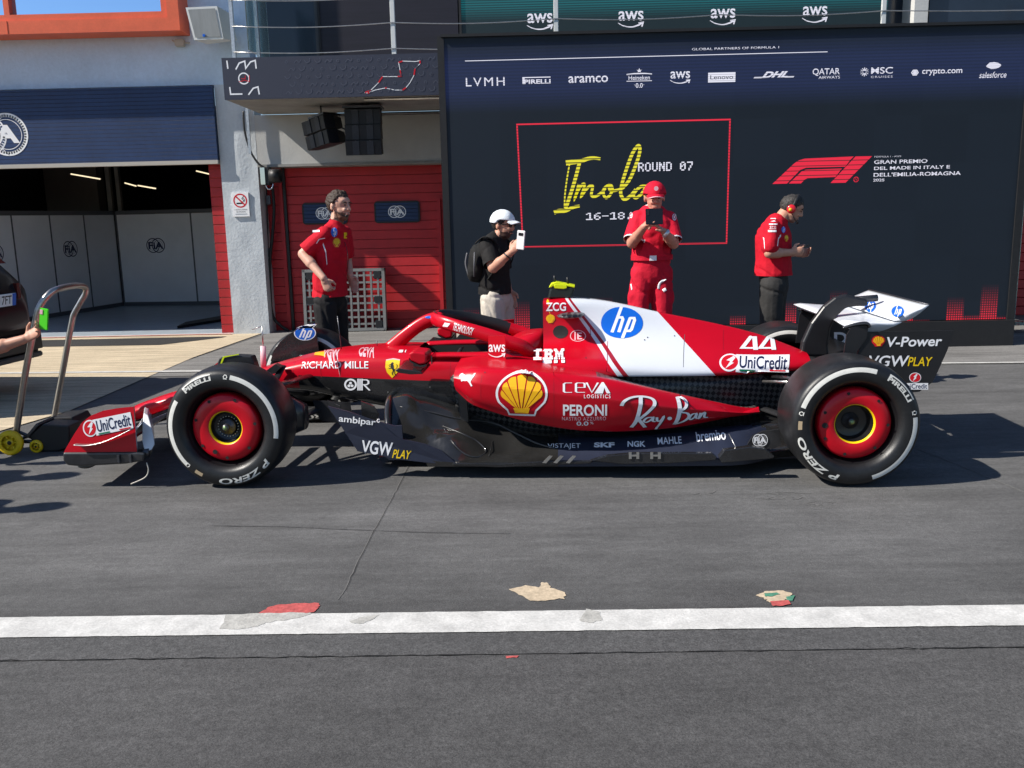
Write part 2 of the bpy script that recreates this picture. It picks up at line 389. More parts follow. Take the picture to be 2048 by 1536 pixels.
def asphalt(name, base, fine, patch, streak=None, dirt=False):
    m = bpy.data.materials.new(name); MATS[name] = m; m.use_nodes = True; nt = m.node_tree; n, l, b = nodes_of(m)
    tcn = n.new('ShaderNodeTexCoord')
    def nz(scale, detail=6, rough=.6, st=None):
        t = n.new('ShaderNodeTexNoise'); t.inputs['Scale'].default_value = scale; t.inputs['Detail'].default_value = detail; t.inputs['Roughness'].default_value = rough
        if st:
            mp_ = n.new('ShaderNodeMapping'); mp_.inputs['Scale'].default_value = st; l.new(tcn.outputs['Object'], mp_.inputs[0]); l.new(mp_.outputs[0], t.inputs['Vector'])
        else: l.new(tcn.outputs['Object'], t.inputs['Vector'])
        return t.outputs['Fac']
    def rng(x, lo, hi, a=.3, c=.7):
        r = n.new('ShaderNodeMapRange'); r.inputs[1].default_value = a; r.inputs[2].default_value = c; r.inputs[3].default_value = lo; r.inputs[4].default_value = hi; l.new(x, r.inputs[0]); return r.outputs[0]
    f = math_n(nt, 'MULTIPLY', rng(nz(150, 3, .75), 1 - fine, 1 + fine, .32, .68), rng(nz(34, 5, .7), 1 - fine * .45, 1 + fine * .45, .33, .67))
    p = rng(nz(.9, 7, .62), 1 - patch, 1 + patch)
    p2 = rng(nz(5, 6, .65, (1, 2.2, 1)), 1 - patch * .6, 1 + patch * .6)
    v = math_n(nt, 'MULTIPLY', math_n(nt, 'MULTIPLY', f, p), p2)
    if streak:
        v = math_n(nt, 'MULTIPLY', v, rng(nz(6, 4, .6, (.12, 2.6, 1)), 1 - streak, 1 + streak))
    if dirt:
        sy = n.new('ShaderNodeSeparateXYZ'); l.new(tcn.outputs['Object'], sy.inputs[0])
        q = math_n(nt, 'ADD', sy.outputs['Y'], math_n(nt, 'MULTIPLY', nz(1.6, 6, .65), .7))
        r = n.new('ShaderNodeMapRange'); r.interpolation_type = 'SMOOTHSTEP'; r.inputs[1].default_value = 3.45; r.inputs[2].default_value = 4.5; r.inputs[3].default_value = .70; r.inputs[4].default_value = 1.0; l.new(q, r.inputs[0]); v = math_n(nt, 'MULTIPLY', v, r.outputs[0])
        v = math_n(nt, 'MULTIPLY', v, rng(nz(2.2, 6, .6, (.22, 1.6, 1)), .86, 1.1, .35, .65))
    # pale stone chips
    vo = n.new('ShaderNodeTexVoronoi'); vo.inputs['Scale'].default_value = 110; l.new(tcn.outputs['Object'], vo.inputs['Vector'])
    chip = math_n(nt, 'MULTIPLY', math_n(nt, 'LESS_THAN', vo.outputs['Distance'], .2), rng(nz(60, 2), 0, 1, .52, .72))
    mx = n.new('ShaderNodeMixRGB'); mx.blend_type = 'MULTIPLY'; mx.inputs['Fac'].default_value = 1; mx.inputs['Color1'].default_value = (*base, 1); l.new(v, mx.inputs['Color2'])
    m2 = n.new('ShaderNodeMixRGB'); l.new(math_n(nt, 'MULTIPLY', chip, .55), m2.inputs['Fac']); l.new(mx.outputs[0], m2.inputs['Color1']); m2.inputs['Color2'].default_value = (base[0] * 2.6, base[1] * 2.55, base[2] * 2.45, 1)
    l.new(m2.outputs[0], b.inputs['Base Color']); b.inputs['Roughness'].default_value = .82; b.inputs['Specular IOR Level'].default_value = .35
    bn = n.new('ShaderNodeBump'); bn.inputs['Strength'].default_value = .55; bn.inputs['Distance'].default_value = .004
    l.new(nz(170, 3, .7), bn.inputs['Height'])
    l.new(bn.outputs['Normal'], b.inputs['Normal'])
    return m
asphalt('asphalt', (.098, .0965, .0955), .38, .22, .1, True)
asphalt('asphalt_near', (.064, .0625, .062), .42, .2, .07)
asphalt('asphalt_band', (.069, .068, .068), .5, .15, .06)
asphalt('asphalt_far', (.17, .165, .158), .3, .14, .34)
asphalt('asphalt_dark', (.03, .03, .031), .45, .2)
asphalt('concrete', (.47, .39, .275), .2, .12, .3)
mat('line_white', (.60, .59, .565), .7, noise=(9, .72, 1.05), noise2=(90, .8, 1.1), bump=(120, .4, .003))
mat('line_worn', (.42, .41, .38), .75, noise=(25, .7, 1.15), noise2=(120, .8, 1.1), bump=(80, .5, .004))
mat('paint_red_old', (.42, .08, .075), .75, noise=(45, .7, 1.3), bump=(100, .5, .003))
mat('paint_tan_old', (.5, .4, .28), .75, noise=(50, .75, 1.2), noise2=(8, .8, 1.1), bump=(100, .5, .003))
mat('paint_green_old', (.06, .2, .13), .75, noise=(45, .7, 1.3))
mat('crack_black', (.012, .012, .012), .9)
mat('flake_edge', (.125, .122, .118), .85, noise=(40, .8, 1.3))
mat('stucco', (.56, .60, .63), .85, noise=(2.2, .88, 1.05), noise2=(28, .92, 1.04), bump=(26, .3, .014))
mat('stucco_upper', (.58, .70, .84), .85, noise=(1.2, .84, 1.08), noise2=(20, .92, 1.04), bump=(30, .35, .015))
mat('beam_paint', (.5, .5, .485), .8, noise=(3, .9, 1.05), bump=(40, .2, .01))
mat('slab_grey', (.3, .295, .28), .8, noise=(3, .8, 1.1), noise2=(20, .9, 1.1))
mat('orange_frame', (.72, .13, .055), .45, noise=(3, .9, 1.08), noise2=(40, .95, 1.05))
mat('window_mirror', (.62, .78, .98), .03, metal=1.)
ledges('shutter_blue', (.012, .035, .11), .0505, .012, rough=.5, noise=(2, .8, 1.15), noise2=(14, .9, 1.1))
ledges('door_red', (.4, .018, .022), .125, .02, rough=.5, noise=(2.5, .85, 1.1), noise2=(25, .93, 1.05))
mat('door_red_plain', (.5, .02, .026), .5, noise=(4, .85, 1.1))
mat('bottom_bar', (.45, .42, .37), .6)
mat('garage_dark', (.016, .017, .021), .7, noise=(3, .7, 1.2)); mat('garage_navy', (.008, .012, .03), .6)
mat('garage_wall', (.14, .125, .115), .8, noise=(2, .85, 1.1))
mat('partition', (.78, .78, .8), .5, noise=(2, .93, 1.03)); mat('partition_seam', (.1, .1, .11), .5)
mat('garage_floor', (.36, .41, .46), .32, noise=(4, .85, 1.1)); mat('cream_panel', (.6, .52, .38), .5)
mat('tube_light', (.8, .75, .6), .4, emit=(1, .84, .55), estr=.75)
mat('glass_pane', (.62, .8, .76), .08, trans=.85, ior=1.3)
mat('dark_glass', (.014, .021, .034), .14, noise=(.7, .7, 1.3), spec=.6)
mat('fascia_dark', (.034, .038, .06), .5); mat('fascia_pattern', (.072, .078, .11), .5)
mat('speaker_black', (.012, .013, .017), .5, noise=(30, .7, 1.3)); mat('speaker_grille', (.035, .038, .047), .55, noise=(40, .8, 1.2))
mat('plastic_white', (.68, .69, .67), .45, noise=(8, .93, 1.02)); mat('grille_grey', (.25, .265, .27), .7, noise=(5, .85, 1.1), stretch=(3, 1, .5))
mat('plastic_grey', (.2, .205, .2), .5, noise=(12, .88, 1.06)); mat('plastic_black', (.012, .012, .013), .5)
mat('amber', (.7, .25, .02), .2, trans=.3); mat('chrome', (.6, .6, .6), .12, metal=1)
mat('screen_frame', (.011, .011, .012), .6, noise=(20, .8, 1.2)); mat('sign_white', (.88, .88, .89), .5)
mat('suv_paint', (.008, .008, .0105), .3, coat=.25, spec=.35); mat('suv_glass', (.012, .022, .03), .05, spec=.8); mat('tail_red', (.08, .012, .01), .15, coat=.5); mat('suv_grey', (.05, .052, .055), .4)
mat('yellow_plastic', (.78, .55, .01), .42, noise=(20, .85, 1.05))

# a video wall: dark tiles that also give off the picture
def led_mat():
    m = mat('led_wall', (.012, .018, .027), .5, spec=.3); nt = m.node_tree; n, l, b = nodes_of(m)
    tcn = n.new('ShaderNodeTexCoord'); sx = n.new('ShaderNodeSeparateXYZ'); l.new(tcn.outputs['Object'], sx.inputs[0]); X, Z = sx.outputs['X'], sx.outputs['Z']
    M_ = lambda *a, **k: math_n(nt, *a, **k)
    ci = M_('FLOOR', M_('DIVIDE', X, .185)); wn = n.new('ShaderNodeTexWhiteNoise'); wn.noise_dimensions = '1D'; l.new(ci, wn.inputs['W'])
    hgt = M_('ADD', M_('MULTIPLY', M_('POWER', wn.outputs['Value'], 1.9), .50), -.05)
    lev = M_('SUBTRACT', 1.0, M_('DIVIDE', M_('SUBTRACT', Z, .28), M_('MAXIMUM', hgt, .005)), clamp=True)
    lev = M_('POWER', lev, 1.5)
    gx = M_('FRACT', M_('DIVIDE', X, .0255)); gz = M_('FRACT', M_('DIVIDE', Z, .026))
    gap = M_('ADD', .08, M_('MULTIPLY', M_('MULTIPLY', M_('GREATER_THAN', gx, .42), M_('GREATER_THAN', gz, .4)), .92))
    redf = M_('MULTIPLY', lev, gap)
    band = M_('SUBTRACT', 1.0, M_('ABSOLUTE', M_('DIVIDE', M_('SUBTRACT', Z, 2.98), .36)), clamp=True)
    band = M_('MINIMUM', M_('MULTIPLY', band, 1.6), 1.0)
    rip = M_('ADD', .8, M_('MULTIPLY', M_('SINE', M_('MULTIPLY', Z, 190.0)), .2))
    blue = M_('MULTIPLY', band, rip)
    c = n.new('ShaderNodeCombineXYZ')
    l.new(M_('ADD', M_('MULTIPLY', redf, .62), M_('MULTIPLY', blue, .006)), c.inputs[0])
    l.new(M_('ADD', M_('MULTIPLY', redf, .012), M_('MULTIPLY', blue, .009)), c.inputs[1])
    l.new(M_('ADD', M_('MULTIPLY', redf, .025), M_('MULTIPLY', blue, .037)), c.inputs[2])
    l.new(c.outputs[0], b.inputs['Emission Color']); b.inputs['Emission Strength'].default_value = 1
    tile = M_('ADD', .93, M_('MULTIPLY', .14, 1.0))
    wn2 = n.new('ShaderNodeTexWhiteNoise'); wn2.noise_dimensions = '2D'; cc = n.new('ShaderNodeCombineXYZ'); l.new(M_('FLOOR', M_('DIVIDE', X, .5)), cc.inputs[0]); l.new(M_('FLOOR', M_('DIVIDE', Z, .5)), cc.inputs[1]); l.new(cc.outputs[0], wn2.inputs['Vector'])
    mm = n.new('ShaderNodeMixRGB'); mm.blend_type = 'MULTIPLY'; mm.inputs['Fac'].default_value = 1; mm.inputs['Color1'].default_value = (.012, .018, .027, 1); l.new(M_('ADD', .93, M_('MULTIPLY', wn2.outputs['Value'], .14)), mm.inputs['Color2']); l.new(mm.outputs[0], b.inputs['Base Color'])
led_mat()
def led_ink(name, col, period, duty, lo=.12):
    m = mat(name, (.02, .02, .02), .5); nt = m.node_tree; n, l, b = nodes_of(m)
    tcn = n.new('ShaderNodeTexCoord'); sx = n.new('ShaderNodeSeparateXYZ'); l.new(tcn.outputs['Object'], sx.inputs[0])
    fr = math_n(nt, 'FRACT', math_n(nt, 'DIVIDE', sx.outputs['Z'], period)); k = math_n(nt, 'ADD', lo, math_n(nt, 'MULTIPLY', math_n(nt, 'LESS_THAN', fr, duty), 1 - lo)); k = math_n(nt, 'MULTIPLY', k, .82)
    b.inputs['Emission Color'].default_value = (*col, 1); l.new(k, b.inputs['Emission Strength'])
led_ink('ink_white', (.62, .62, .72), .021, .8, .35); led_ink('ink_yellow', (.62, .56, .015), .038, .68, .1); led_ink('ink_red', (.62, .004, .03), .05, .84, .06); led_ink('ink_redline', (.62, .006, .03), .03, .75, .3); led_ink('ink_blank', (.012, .016, .03), 1, 1)
def led_teal():
    m = mat('led_teal', (.008, .02, .024), .5); nt = m.node_tree; n, l, b = nodes_of(m)
    tcn = n.new('ShaderNodeTexCoord'); sx = n.new('ShaderNodeSeparateXYZ'); l.new(tcn.outputs['Object'], sx.inputs[0])
    g = math_n(nt, 'DIVIDE', math_n(nt, 'SUBTRACT', sx.outputs['Z'], 4.06), .2, clamp=True)
    s_ = math_n(nt, 'ADD', .55, math_n(nt, 'MULTIPLY', math_n(nt, 'SINE', math_n(nt, 'MULTIPLY', sx.outputs['Z'], 210.)), .45))
    b.inputs['Emission Color'].default_value = (.001, .075, .085, 1); l.new(math_n(nt, 'MULTIPLY', g, s_), b.inputs['Emission Strength'])
led_teal()
mat('led_dim', (.012, .01, .018), .5, noise=(5, .7, 1.3), stretch=(.3, 1, 6))

# ------------------------------------------------------------------ ground
def sheet(name, pts, z, m):
    b = MB(); b.add([(x, y, z) for x, y in pts], [tuple(range(len(pts)))], 0); o = b.build(name, m)
    if o.data.polygons[0].normal.z < 0:
        o.data.flip_normals()
    return struct(o)
sheet('ground', [(-300, -300), (300, -300), (300, 12.9), (-300, 12.9)], 0, 'asphalt')
sheet('ground_beyond', [(-300, 12.9), (300, 12.9), (300, 300), (-300, 300)], -.004, 'asphalt')
def wavy(x0, x1, y0, y1, n=60, amp=.006):
    return [(lerp(x0, x1, i / n), lerp(y0, y1, i / n) + amp * (mnoise.noise(Vector((i * .9, y0 * 3, 0))))) for i in range(n + 1)]
sheet('pit_lane_near_asphalt', wavy(-6, 6, 2.985, 2.87, 220, .012) + [(6, -3), (-6, -3)], .004, 'asphalt_near')
sheet('asphalt_strip_beside_line', wavy(-6, 6, 3.27, 3.12, 40, .0) + list(reversed(wavy(-6, 6, 2.99, 2.874, 220, .012))), .004, 'asphalt_band')
sheet('far_pit_asphalt', [(-3.9, 8.95), (12, 8.4), (12, 12.9), (-3.4, 12.9)], .004, 'asphalt_far')
sheet('concrete_apron', [(-30, 2), (-4.35, 5.2), (-3.79, 7.3), (-3.77, 10.2), (-3.52, 12.9), (-30, 12.9)], .008, 'concrete')
sheet('lane_line', [(-30, 10.9), (-2.3, 9.16), (8, 8.52), (8, 8.47), (-2.3, 9.08), (-30, 10.8)], .012, 'line_white')
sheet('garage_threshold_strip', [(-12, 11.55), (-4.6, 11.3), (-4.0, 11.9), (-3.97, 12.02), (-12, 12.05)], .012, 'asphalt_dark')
sheet('garage_line_white', [(-12, 12.42), (-3.98, 12.38), (-3.98, 12.3), (-12, 12.33)], .013, 'line_white')
sheet('garage_line_red', [(-12, 12.32), (-3.98, 12.29), (-3.98, 12.24), (-12, 12.27)], .016, 'paint_red_old')
sheet('concrete_joint', [(-3.4, 11.32), (8, 10.7), (8, 10.68), (-3.4, 11.3)], .012, 'asphalt_dark')
# the broad white line across the pit lane
def line_edge(y0, y1, s):
    return [(lerp(-5, 5, i / 260), lerp(y0, y1, i / 260) + .004 * mnoise.noise(Vector((i * .7 + s, s, 0))) + .003 * mnoise.noise(Vector((i * 2.3 + s, 3, 0)))) for i in range(261)]
wl = MB(); e0 = line_edge(3.345, 3.205, 0); e1 = line_edge(3.17, 3.03, 9)
wl.add([(x, y, .008) for x, y in e0] + [(x, y, .008) for x, y in e1], [(i, i + 261, i + 262, i + 1) for i in range(260)])
o = wl.build('white_line', 'line_white'); struct(o)
def blob2(cx, cy, rx, ry, n=40, rough=.28, seed=0, rot=0):
    out = []
    for i in range(n):
        a = 2 * pi * i / n; k = 1 + rough * mnoise.noise(Vector((cos(a) * 1.6 + seed * 5, sin(a) * 1.6, seed))) * 2 + rough * .5 * mnoise.noise(Vector((cos(a) * 5 + seed, sin(a) * 5, seed)))
        x, y = rx * k * cos(a), ry * k * sin(a); out.append((cx + x * cos(rot) - y * sin(rot), cy + x * sin(rot) + y * cos(rot)))
    return out
def gp(*P): return [(G(x, y).x, G(x, y).y) for x, y in P]
def flake(name, pts, z, m): return sheet(name, pts, z, m)
def jag(pts, k=4, amp=.012, seed=1):
    out = []
    for i in range(len(pts)):
        a = Vector(pts[i]); b = Vector(pts[(i + 1) % len(pts)]); nn = Vector((-(b - a).y, (b - a).x)); nn = nn.normalized() if nn.length else nn
        for j in range(k):
            q = a.lerp(b, j / k) + nn * (amp * mnoise.noise(Vector((i * 3.1 + j * 1.7, seed * 7.3, 0)))); out.append((q.x, q.y))
    return out
flake('paint_patch_red', jag(gp((516, 1229), (536, 1216), (560, 1210), (600, 1207), (638, 1207), (639, 1214), (628, 1225), (590, 1229))), .0028, 'paint_red_old')
flake('paint_patch_tan', jag(gp((1018, 1180), (1050, 1172), (1078, 1176), (1083, 1165), (1096, 1167), (1101, 1176), (1130, 1186), (1129, 1198), (1090, 1202), (1062, 1202), (1040, 1190))), .0028, 'paint_tan_old')
flake('paint_patch_tan', jag(gp((1512, 1192), (1530, 1184), (1566, 1182), (1586, 1188), (1580, 1197), (1562, 1203), (1540, 1206), (1530, 1199))), .0028, 'paint_tan_old')
flake('paint_patch_green', jag(gp((1528, 1189), (1552, 1187), (1560, 1190), (1545, 1195), (1530, 1195)), 3), .0042, 'paint_green_old')
flake('paint_patch_green', jag(gp((1572, 1196), (1588, 1192), (1585, 1203), (1570, 1205)), 3), .0042, 'paint_green_old')
flake('paint_patch_red', jag(gp((1540, 1205), (1575, 1202), (1582, 1210), (1566, 1214), (1545, 1214)), 3), .0046, 'paint_red_old')
flake('paint_patch_red', jag(gp((1010, 1316), (1036, 1314), (1034, 1318), (1012, 1320)), 3), .0062, 'paint_red_old')
flake('worn_line_patch', jag(gp((440, 1262), (450, 1244), (452, 1234), (520, 1230), (600, 1229), (625, 1231), (595, 1240), (540, 1248), (515, 1256), (480, 1262))), .0092, 'line_worn')
flake('worn_line_patch', jag(gp((700, 1247), (718, 1240), (760, 1233), (745, 1244), (722, 1252), (704, 1250))), .0092, 'line_worn')
flake('worn_line_patch', jag(gp((1160, 1245), (1172, 1222), (1200, 1228), (1205, 1245), (1180, 1250))), .0092, 'line_worn')
FLK = MB()
for k, (x, y, a, b_) in enumerate([(390, 1187, 24, 4), (494, 1168, 26, 4), (708, 1188, 13, 7), (776, 1196, 19, 7), (505, 1216, 20, 8), (1432, 1207, 25, 8), (1468, 1178, 8, 4), (1600, 1212, 18, 4), (265, 1171, 8, 2), (1228, 1206, 10, 3)]):
    c = G(x, y); q = G(x + a, y); r_ = G(x, y - b_)
    pts = blob2(c.x, c.y, abs(q.x - c.x), abs(r_.y - c.y), 44, .2, k)
    FLK.add([(a_, b2_, .0022) for a_, b2_ in pts], [tuple(range(len(pts)))], 0)
    continue
    pts2 = [(lerp(px_, c.x, .05), lerp(py_, c.y, .08) - .0022) for px_, py_ in pts]
    FLK.add([(a_, b2_, .0075) for a_, b2_ in pts2], [tuple(range(len(pts)))], 1)
# cracks and scuffs
SCF = MB()
def crack(name, P, w, m, z=.0025, amp=.01, seed=0, k=8):
    Q = []
    for i in range(len(P) - 1):
        for j in range(k): Q.append(Vector(P[i]).lerp(Vector(P[i + 1]), j / k))
    Q.append(Vector(P[-1])); Q = [(q.x + amp * mnoise.noise(Vector((i * .8, seed, 1))), q.y + amp * mnoise.noise(Vector((i * .8, seed, 5)))) for i, q in enumerate(Q)]
    V = []; 
    for i, q in enumerate(Q):
        a = Vector(Q[max(i - 1, 0)]); b = Vector(Q[min(i + 1, len(Q) - 1)]); d = (b - a).normalized(); nn = Vector((-d.y, d.x)); ww = w * (.55 + .9 * abs(mnoise.noise(Vector((i * .9, seed, 9)))))
        V += [(q[0] + nn.x * ww, q[1] + nn.y * ww, z), (q[0] - nn.x * ww, q[1] - nn.y * ww, z)]
    if name == 'scuff': SCF.add(V, [(2 * i, 2 * i + 1, 2 * i + 3, 2 * i + 2) for i in range(len(Q) - 1)]); return
    b = MB(); b.add(V, [(2 * i, 2 * i + 1, 2 * i + 3, 2 * i + 2) for i in range(len(Q) - 1)]); o = b.build(name, m); return struct(o)
crack('seam_crack', [(-6, 2.99), (-3, 2.962), (0, 2.93), (3, 2.905), (6, 2.88)], .0032, 'crack_black', z=.0058, amp=.014, k=60)
crack('lane_joint', gp((820, 925), (795, 975), (775, 1012), (740, 1075), (712, 1130), (690, 1180), (676, 1200)), .0022, 'flake_edge', amp=.006, k=6)
crack('lane_joint', gp((822, 925), (797, 975), (777, 1012), (742, 1075), (714, 1130), (692, 1180)), .0013, 'crack_black', z=.0032, amp=.006, k=6)
crack('lane_joint', gp((1820, 892), (1930, 935), (2048, 985)), .006, 'flake_edge', amp=.008)
crack('tyre_scuff', gp((420, 1052), (560, 1054), (700, 1060), (860, 1066), (1020, 1068)), .004, 'asphalt_band', z=.0045, amp=.004)
crack('chip_mark', gp((404, 1360), (410, 1352)), .004, 'crack_black', amp=.001, k=3)
for k, (x0, x1, y0, n_) in enumerate([(1380, 1620, 990, 16), (1600, 1670, 1012, 10), (840, 950, 948, 8)]):
    for i in range(n_):
        x = random.uniform(x0, x1); y = y0 + random.uniform(-9, 9); L = random.uniform(8, 40)
        crack('scuff', gp((x, y), (x + L * .6, y + random.uniform(-2, 2)), (x + L, y + random.uniform(-4, 4))), random.uniform(.002, .006), 'flake_edge', z=.0012 + i * .00008, amp=.006, seed=k * 50 + i, k=4)

struct(SCF.build('scuff_marks', 'flake_edge'))

mat('carbon_floor', (.016, .0155, .015), .2, noise=(3.2, .6, 1.6), coat=.6)

# ------------------------------------------------------------------ marks used more than once
def FIA(ink, back=None):
    o = Mark()
    if back: o.a(disc(.36, .5, .35, .5), back).a(disc(.64, .5, .35, .5), back)
    for cx in (.36, .64):
        o.a(ring(cx, .5, .30, .345, 40, 1.43), ink); o.a(ring(cx, .5, .22, .232, 40, 1.43), ink)
        for k in range(0, 24):
            a = 2 * pi * k / 24
            if (cx < .5) == (cos(a) < .25) or abs(cos(a)) < .2: pass
    o.a(T('FiA', off=.035), ink, (.12, .26, .9, .74)); return o
def AWS(ink):
    o = Mark(); o.a(T('aws', off=.012), ink, (.02, .45, .98, 1))
    o.a(stroke([(0.0, .33), (.2, .16), (.48, .08), (.72, .14), (.92, .28)], (.03, .1), smooth=5), ink)
    o.a(stroke([(.78, .30), (.97, .34), (.92, .08)], .055), ink); return o
def PEC(white, red, yel):
    # the scallop shell: white edge, red ground, yellow fan
    def out(k):
        pts = []
        for i in range(33):
            a = pi * (1.14) - (pi * 1.28) * i / 32; pts.append((.5 + .5 * k * cos(a), .52 + .48 * k * sin(a)))
        return pts + [(.5 + .29 * k, .52 - .40 * k), (.5 + .26 * k, .52 - .52 * k), (.5 - .26 * k, .52 - .52 * k), (.5 - .29 * k, .52 - .40 * k)]
    o = Mark().a(poly(out(1)), white).a(poly(out(.91)), red); q = []
    n = 7
    for i in range(n):
        a0 = radians(197 - 214 * i / n) - .035; a1 = radians(197 - 214 * (i + 1) / n) + .035
        pts = [(.5 + .03 * cos((a0 + a1) / 2), .16)]
        for j in range(7):
            a = lerp(a0, a1, j / 6); r = .385 + .02 * sin(pi * j / 6); pts.append((.5 + r * cos(a), .54 + r * .95 * sin(a)))
        c = (.5 + .05 * cos((a0 + a1) / 2), .13); pts[0] = c; o.a(poly(pts), yel)
    o.a(poly([(.34, .2), (.66, .2), (.63, .07), (.37, .07)]), yel); return o
def UNI(edge='white_mark', two=False):
    o = Mark()
    o.a(disc(.14, .52, .145, .5), edge); o.a(poly([(.24, .02), (1, .02), (1, .98), (.22, .98)]), edge)
    o.a(disc(.14, .52, .12, .42), 'red_mark'); o.a(poly([(.09, .16), (.15, .58), (.09, .62), (.19, .88), (.22, .8), (.17, .5), (.2, .48)]), 'white_mark')
    o.a(T('UniCredit', off=.012), 'darkblue_mark', (.28, .2, .97, .9)); o.a(poly([(.29, .05), (.52, .05), (.52, .13), (.29, .13)]), 'green_mark'); o.a(poly([(.72, .05), (.95, .05), (.95, .13), (.72, .13)]), 'red_mark'); return o
def HP(back='blue_mark', ink='white_mark', rim=None):
    o = Mark()
    if rim: o.a(disc(.5, .5, .5), rim)
    o.a(disc(.5, .5, .455 if rim else .5), back)
    o.a(stroke([(.49, 1.0 if not rim else .95), (.26, .2)], .075), ink); o.a(stroke([(.41, .66), (.5, .66), (.52, .6), (.42, .2)], .075), ink)
    o.a(stroke([(.70, .66), (.5, -.0 if not rim else .05)], .075), ink); o.a(stroke([(.69, .645), (.79, .645), (.80, .58), (.72, .28), (.68, .235), (.58, .235)], .075), ink); return o
def VGW(ink='white_mark', yel='yellow_mark'):
    return Mark().a(T('VGW', off=.02), ink, (0, .12, .62, 1)).a(T('PLAY', off=.012, shear=.2), yel, (.63, 0, 1, .55))

def panel(mark_list, fn, out, mats, lift0=.0012):
    """flat lettering on a flat panel: fn(u, v, lift) -> point; each mark box in (x0, y0, x1, y1)"""
    for mk, box in mark_list:
        for k, (sh, mt) in enumerate(mk.items):
            sh = place(sh, *box)
            if mt not in mats: mats.append(mt)
            out.add([fn(a, b, min(lift0, .001) + .00012 * min(k, 20)) for a, b in sh[0]], sh[1], mats.index(mt))

# ------------------------------------------------------------------ the pit building
YW = 12.3
bld = empty('pit_building', (-3.7, YW, 0)); tag(bld, 'grey rendered pit building with open garage on the left and balcony above', 'building')
def bpart(name, boxes, m, parent=None):
    b = MB()
    for x0, x1, y0, y1, z0, z1 in boxes: b.box(((x0 + x1) / 2, (y0 + y1) / 2, (z0 + z1) / 2), (x1 - x0, y1 - y0, z1 - z0))
    p = parent or bld; o = b.build(name, m, p)
    loc = Vector(p.location)
    if parent is not None and parent is not bld: loc = Vector(bld.location)
    for v in o.data.vertices: v.co -= loc
    return o
col_b = MB(); col_b.grid(lambda u, v: Vector((lerp(-3.96, -3.46, u) + 3.7, .006 * mnoise.noise(Vector((u * 3, v * 9, 2))), lerp(0, 3.33, v))), 16, 80)
col_b.add([(-.26, .005, 0), (-.26, .35, 0), (-.26, .35, 3.33), (-.26, .005, 3.33)], [(0, 1, 2, 3)]); col_b.add([(.24, .005, 0), (.24, .35, 0), (.24, .35, 3.33), (.24, .005, 3.33)], [(0, 1, 2, 3)])
col_b.build('column', 'stucco', bld)
bpart('upper_wall', [(-16, -3.46, YW, YW + .3, 3.33, 7.5)], 'stucco_upper')
bpart('lintel', [(-3.46, 30, YW + .002, YW + .4, 2.29, 2.93)], 'beam_paint')
bpart('lintel_edge', [(-3.46, 30, YW - .01, YW + .4, 2.255, 2.288)], 'slab_grey')
bpart('balcony_slab', [(-3.34, 30, 10.72, YW - .002, 2.935, 3.38)], 'slab_grey')
bpart('side_wall', [(-.3, 5.6, YW + .3, YW + .6, 0, 2.25)], 'stucco'); bpart('side_wall', [(8.8, 30, YW + .3, YW + .6, 0, 2.25)], 'stucco'); bpart('side_wall', [(30, 30.3, 12, 13, 0, 7)], 'stucco')
bpart('upper_storey', [(-3.46, 30, YW + .5, YW + .8, 3.38, 7.5)], 'dark_glass')
bpart('upper_column', [(5.29, 5.47, YW + .12, YW + .5, 3.38, 7.5)], 'beam_paint')
bpart('wall_panel', [(-3.40, -2.62, YW + .3, YW + .5, 3.38, 7.5)], 'dark_glass'); bpart('wall_panel', [(5.52, 30, YW + .2, YW + .5, 3.38, 7.5)], 'dark_glass')
bpart('trim', [(-2.62, -2.56, YW + .22, YW + .5, 3.38, 7.5)], 'suv_grey')
# garage shell
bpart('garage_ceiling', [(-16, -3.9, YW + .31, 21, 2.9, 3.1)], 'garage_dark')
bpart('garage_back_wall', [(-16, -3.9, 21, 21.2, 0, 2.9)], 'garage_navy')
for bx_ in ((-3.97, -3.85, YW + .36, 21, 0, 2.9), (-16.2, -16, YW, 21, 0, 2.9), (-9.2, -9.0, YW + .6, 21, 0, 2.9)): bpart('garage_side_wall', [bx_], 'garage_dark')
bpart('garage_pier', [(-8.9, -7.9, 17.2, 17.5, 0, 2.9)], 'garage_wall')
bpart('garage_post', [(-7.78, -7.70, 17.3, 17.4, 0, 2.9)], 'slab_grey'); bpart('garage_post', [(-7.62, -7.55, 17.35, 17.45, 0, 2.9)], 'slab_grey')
struct(sheet('garage_floor', [(-16, 12.4), (-3.97, 12.36), (-3.97, 21), (-16, 21)], .010, 'garage_floor'))
# orange framed window box
wb = MB(); wx1 = -4.22
wm = ['orange_frame']
wb.box(((-16 + wx1) / 2, 12.12, 4.03), (wx1 + 16, .36, .16)); wb.box((wx1 - .075, 12.12, 5.3), (.15, .36, 2.38))
wb.box(((-16 + wx1 - .15) / 2, 12.02, 4.15), (wx1 + 15.85, .1, .08)); wb.box((wx1 - .19, 12.02, 5.3), (.08, .1, 2.22)); wb.box((-6.42, 12.02, 5.3), (.07, .1, 2.22)); wb.box((-8.9, 12.02, 5.3), (.07, .1, 2.22))
wb.box((-6.42, 11.938, 4.03), (.008, .006, .16))
wfr = wb.build('window', wm, bld)
for v in wfr.data.vertices: v.co -= Vector(bld.location)
gp_ = MB(); gp_.add([(-16, 12.06, 4.19), (wx1 - .2, 12.06, 4.19), (wx1 - .2, 12.06, 6.4), (-16, 12.06, 6.4)], [(0, 1, 2, 3)])
pn = gp_.build('pane', 'window_mirror', wfr)
for v in pn.data.vertices: v.co -= Vector(bld.location)
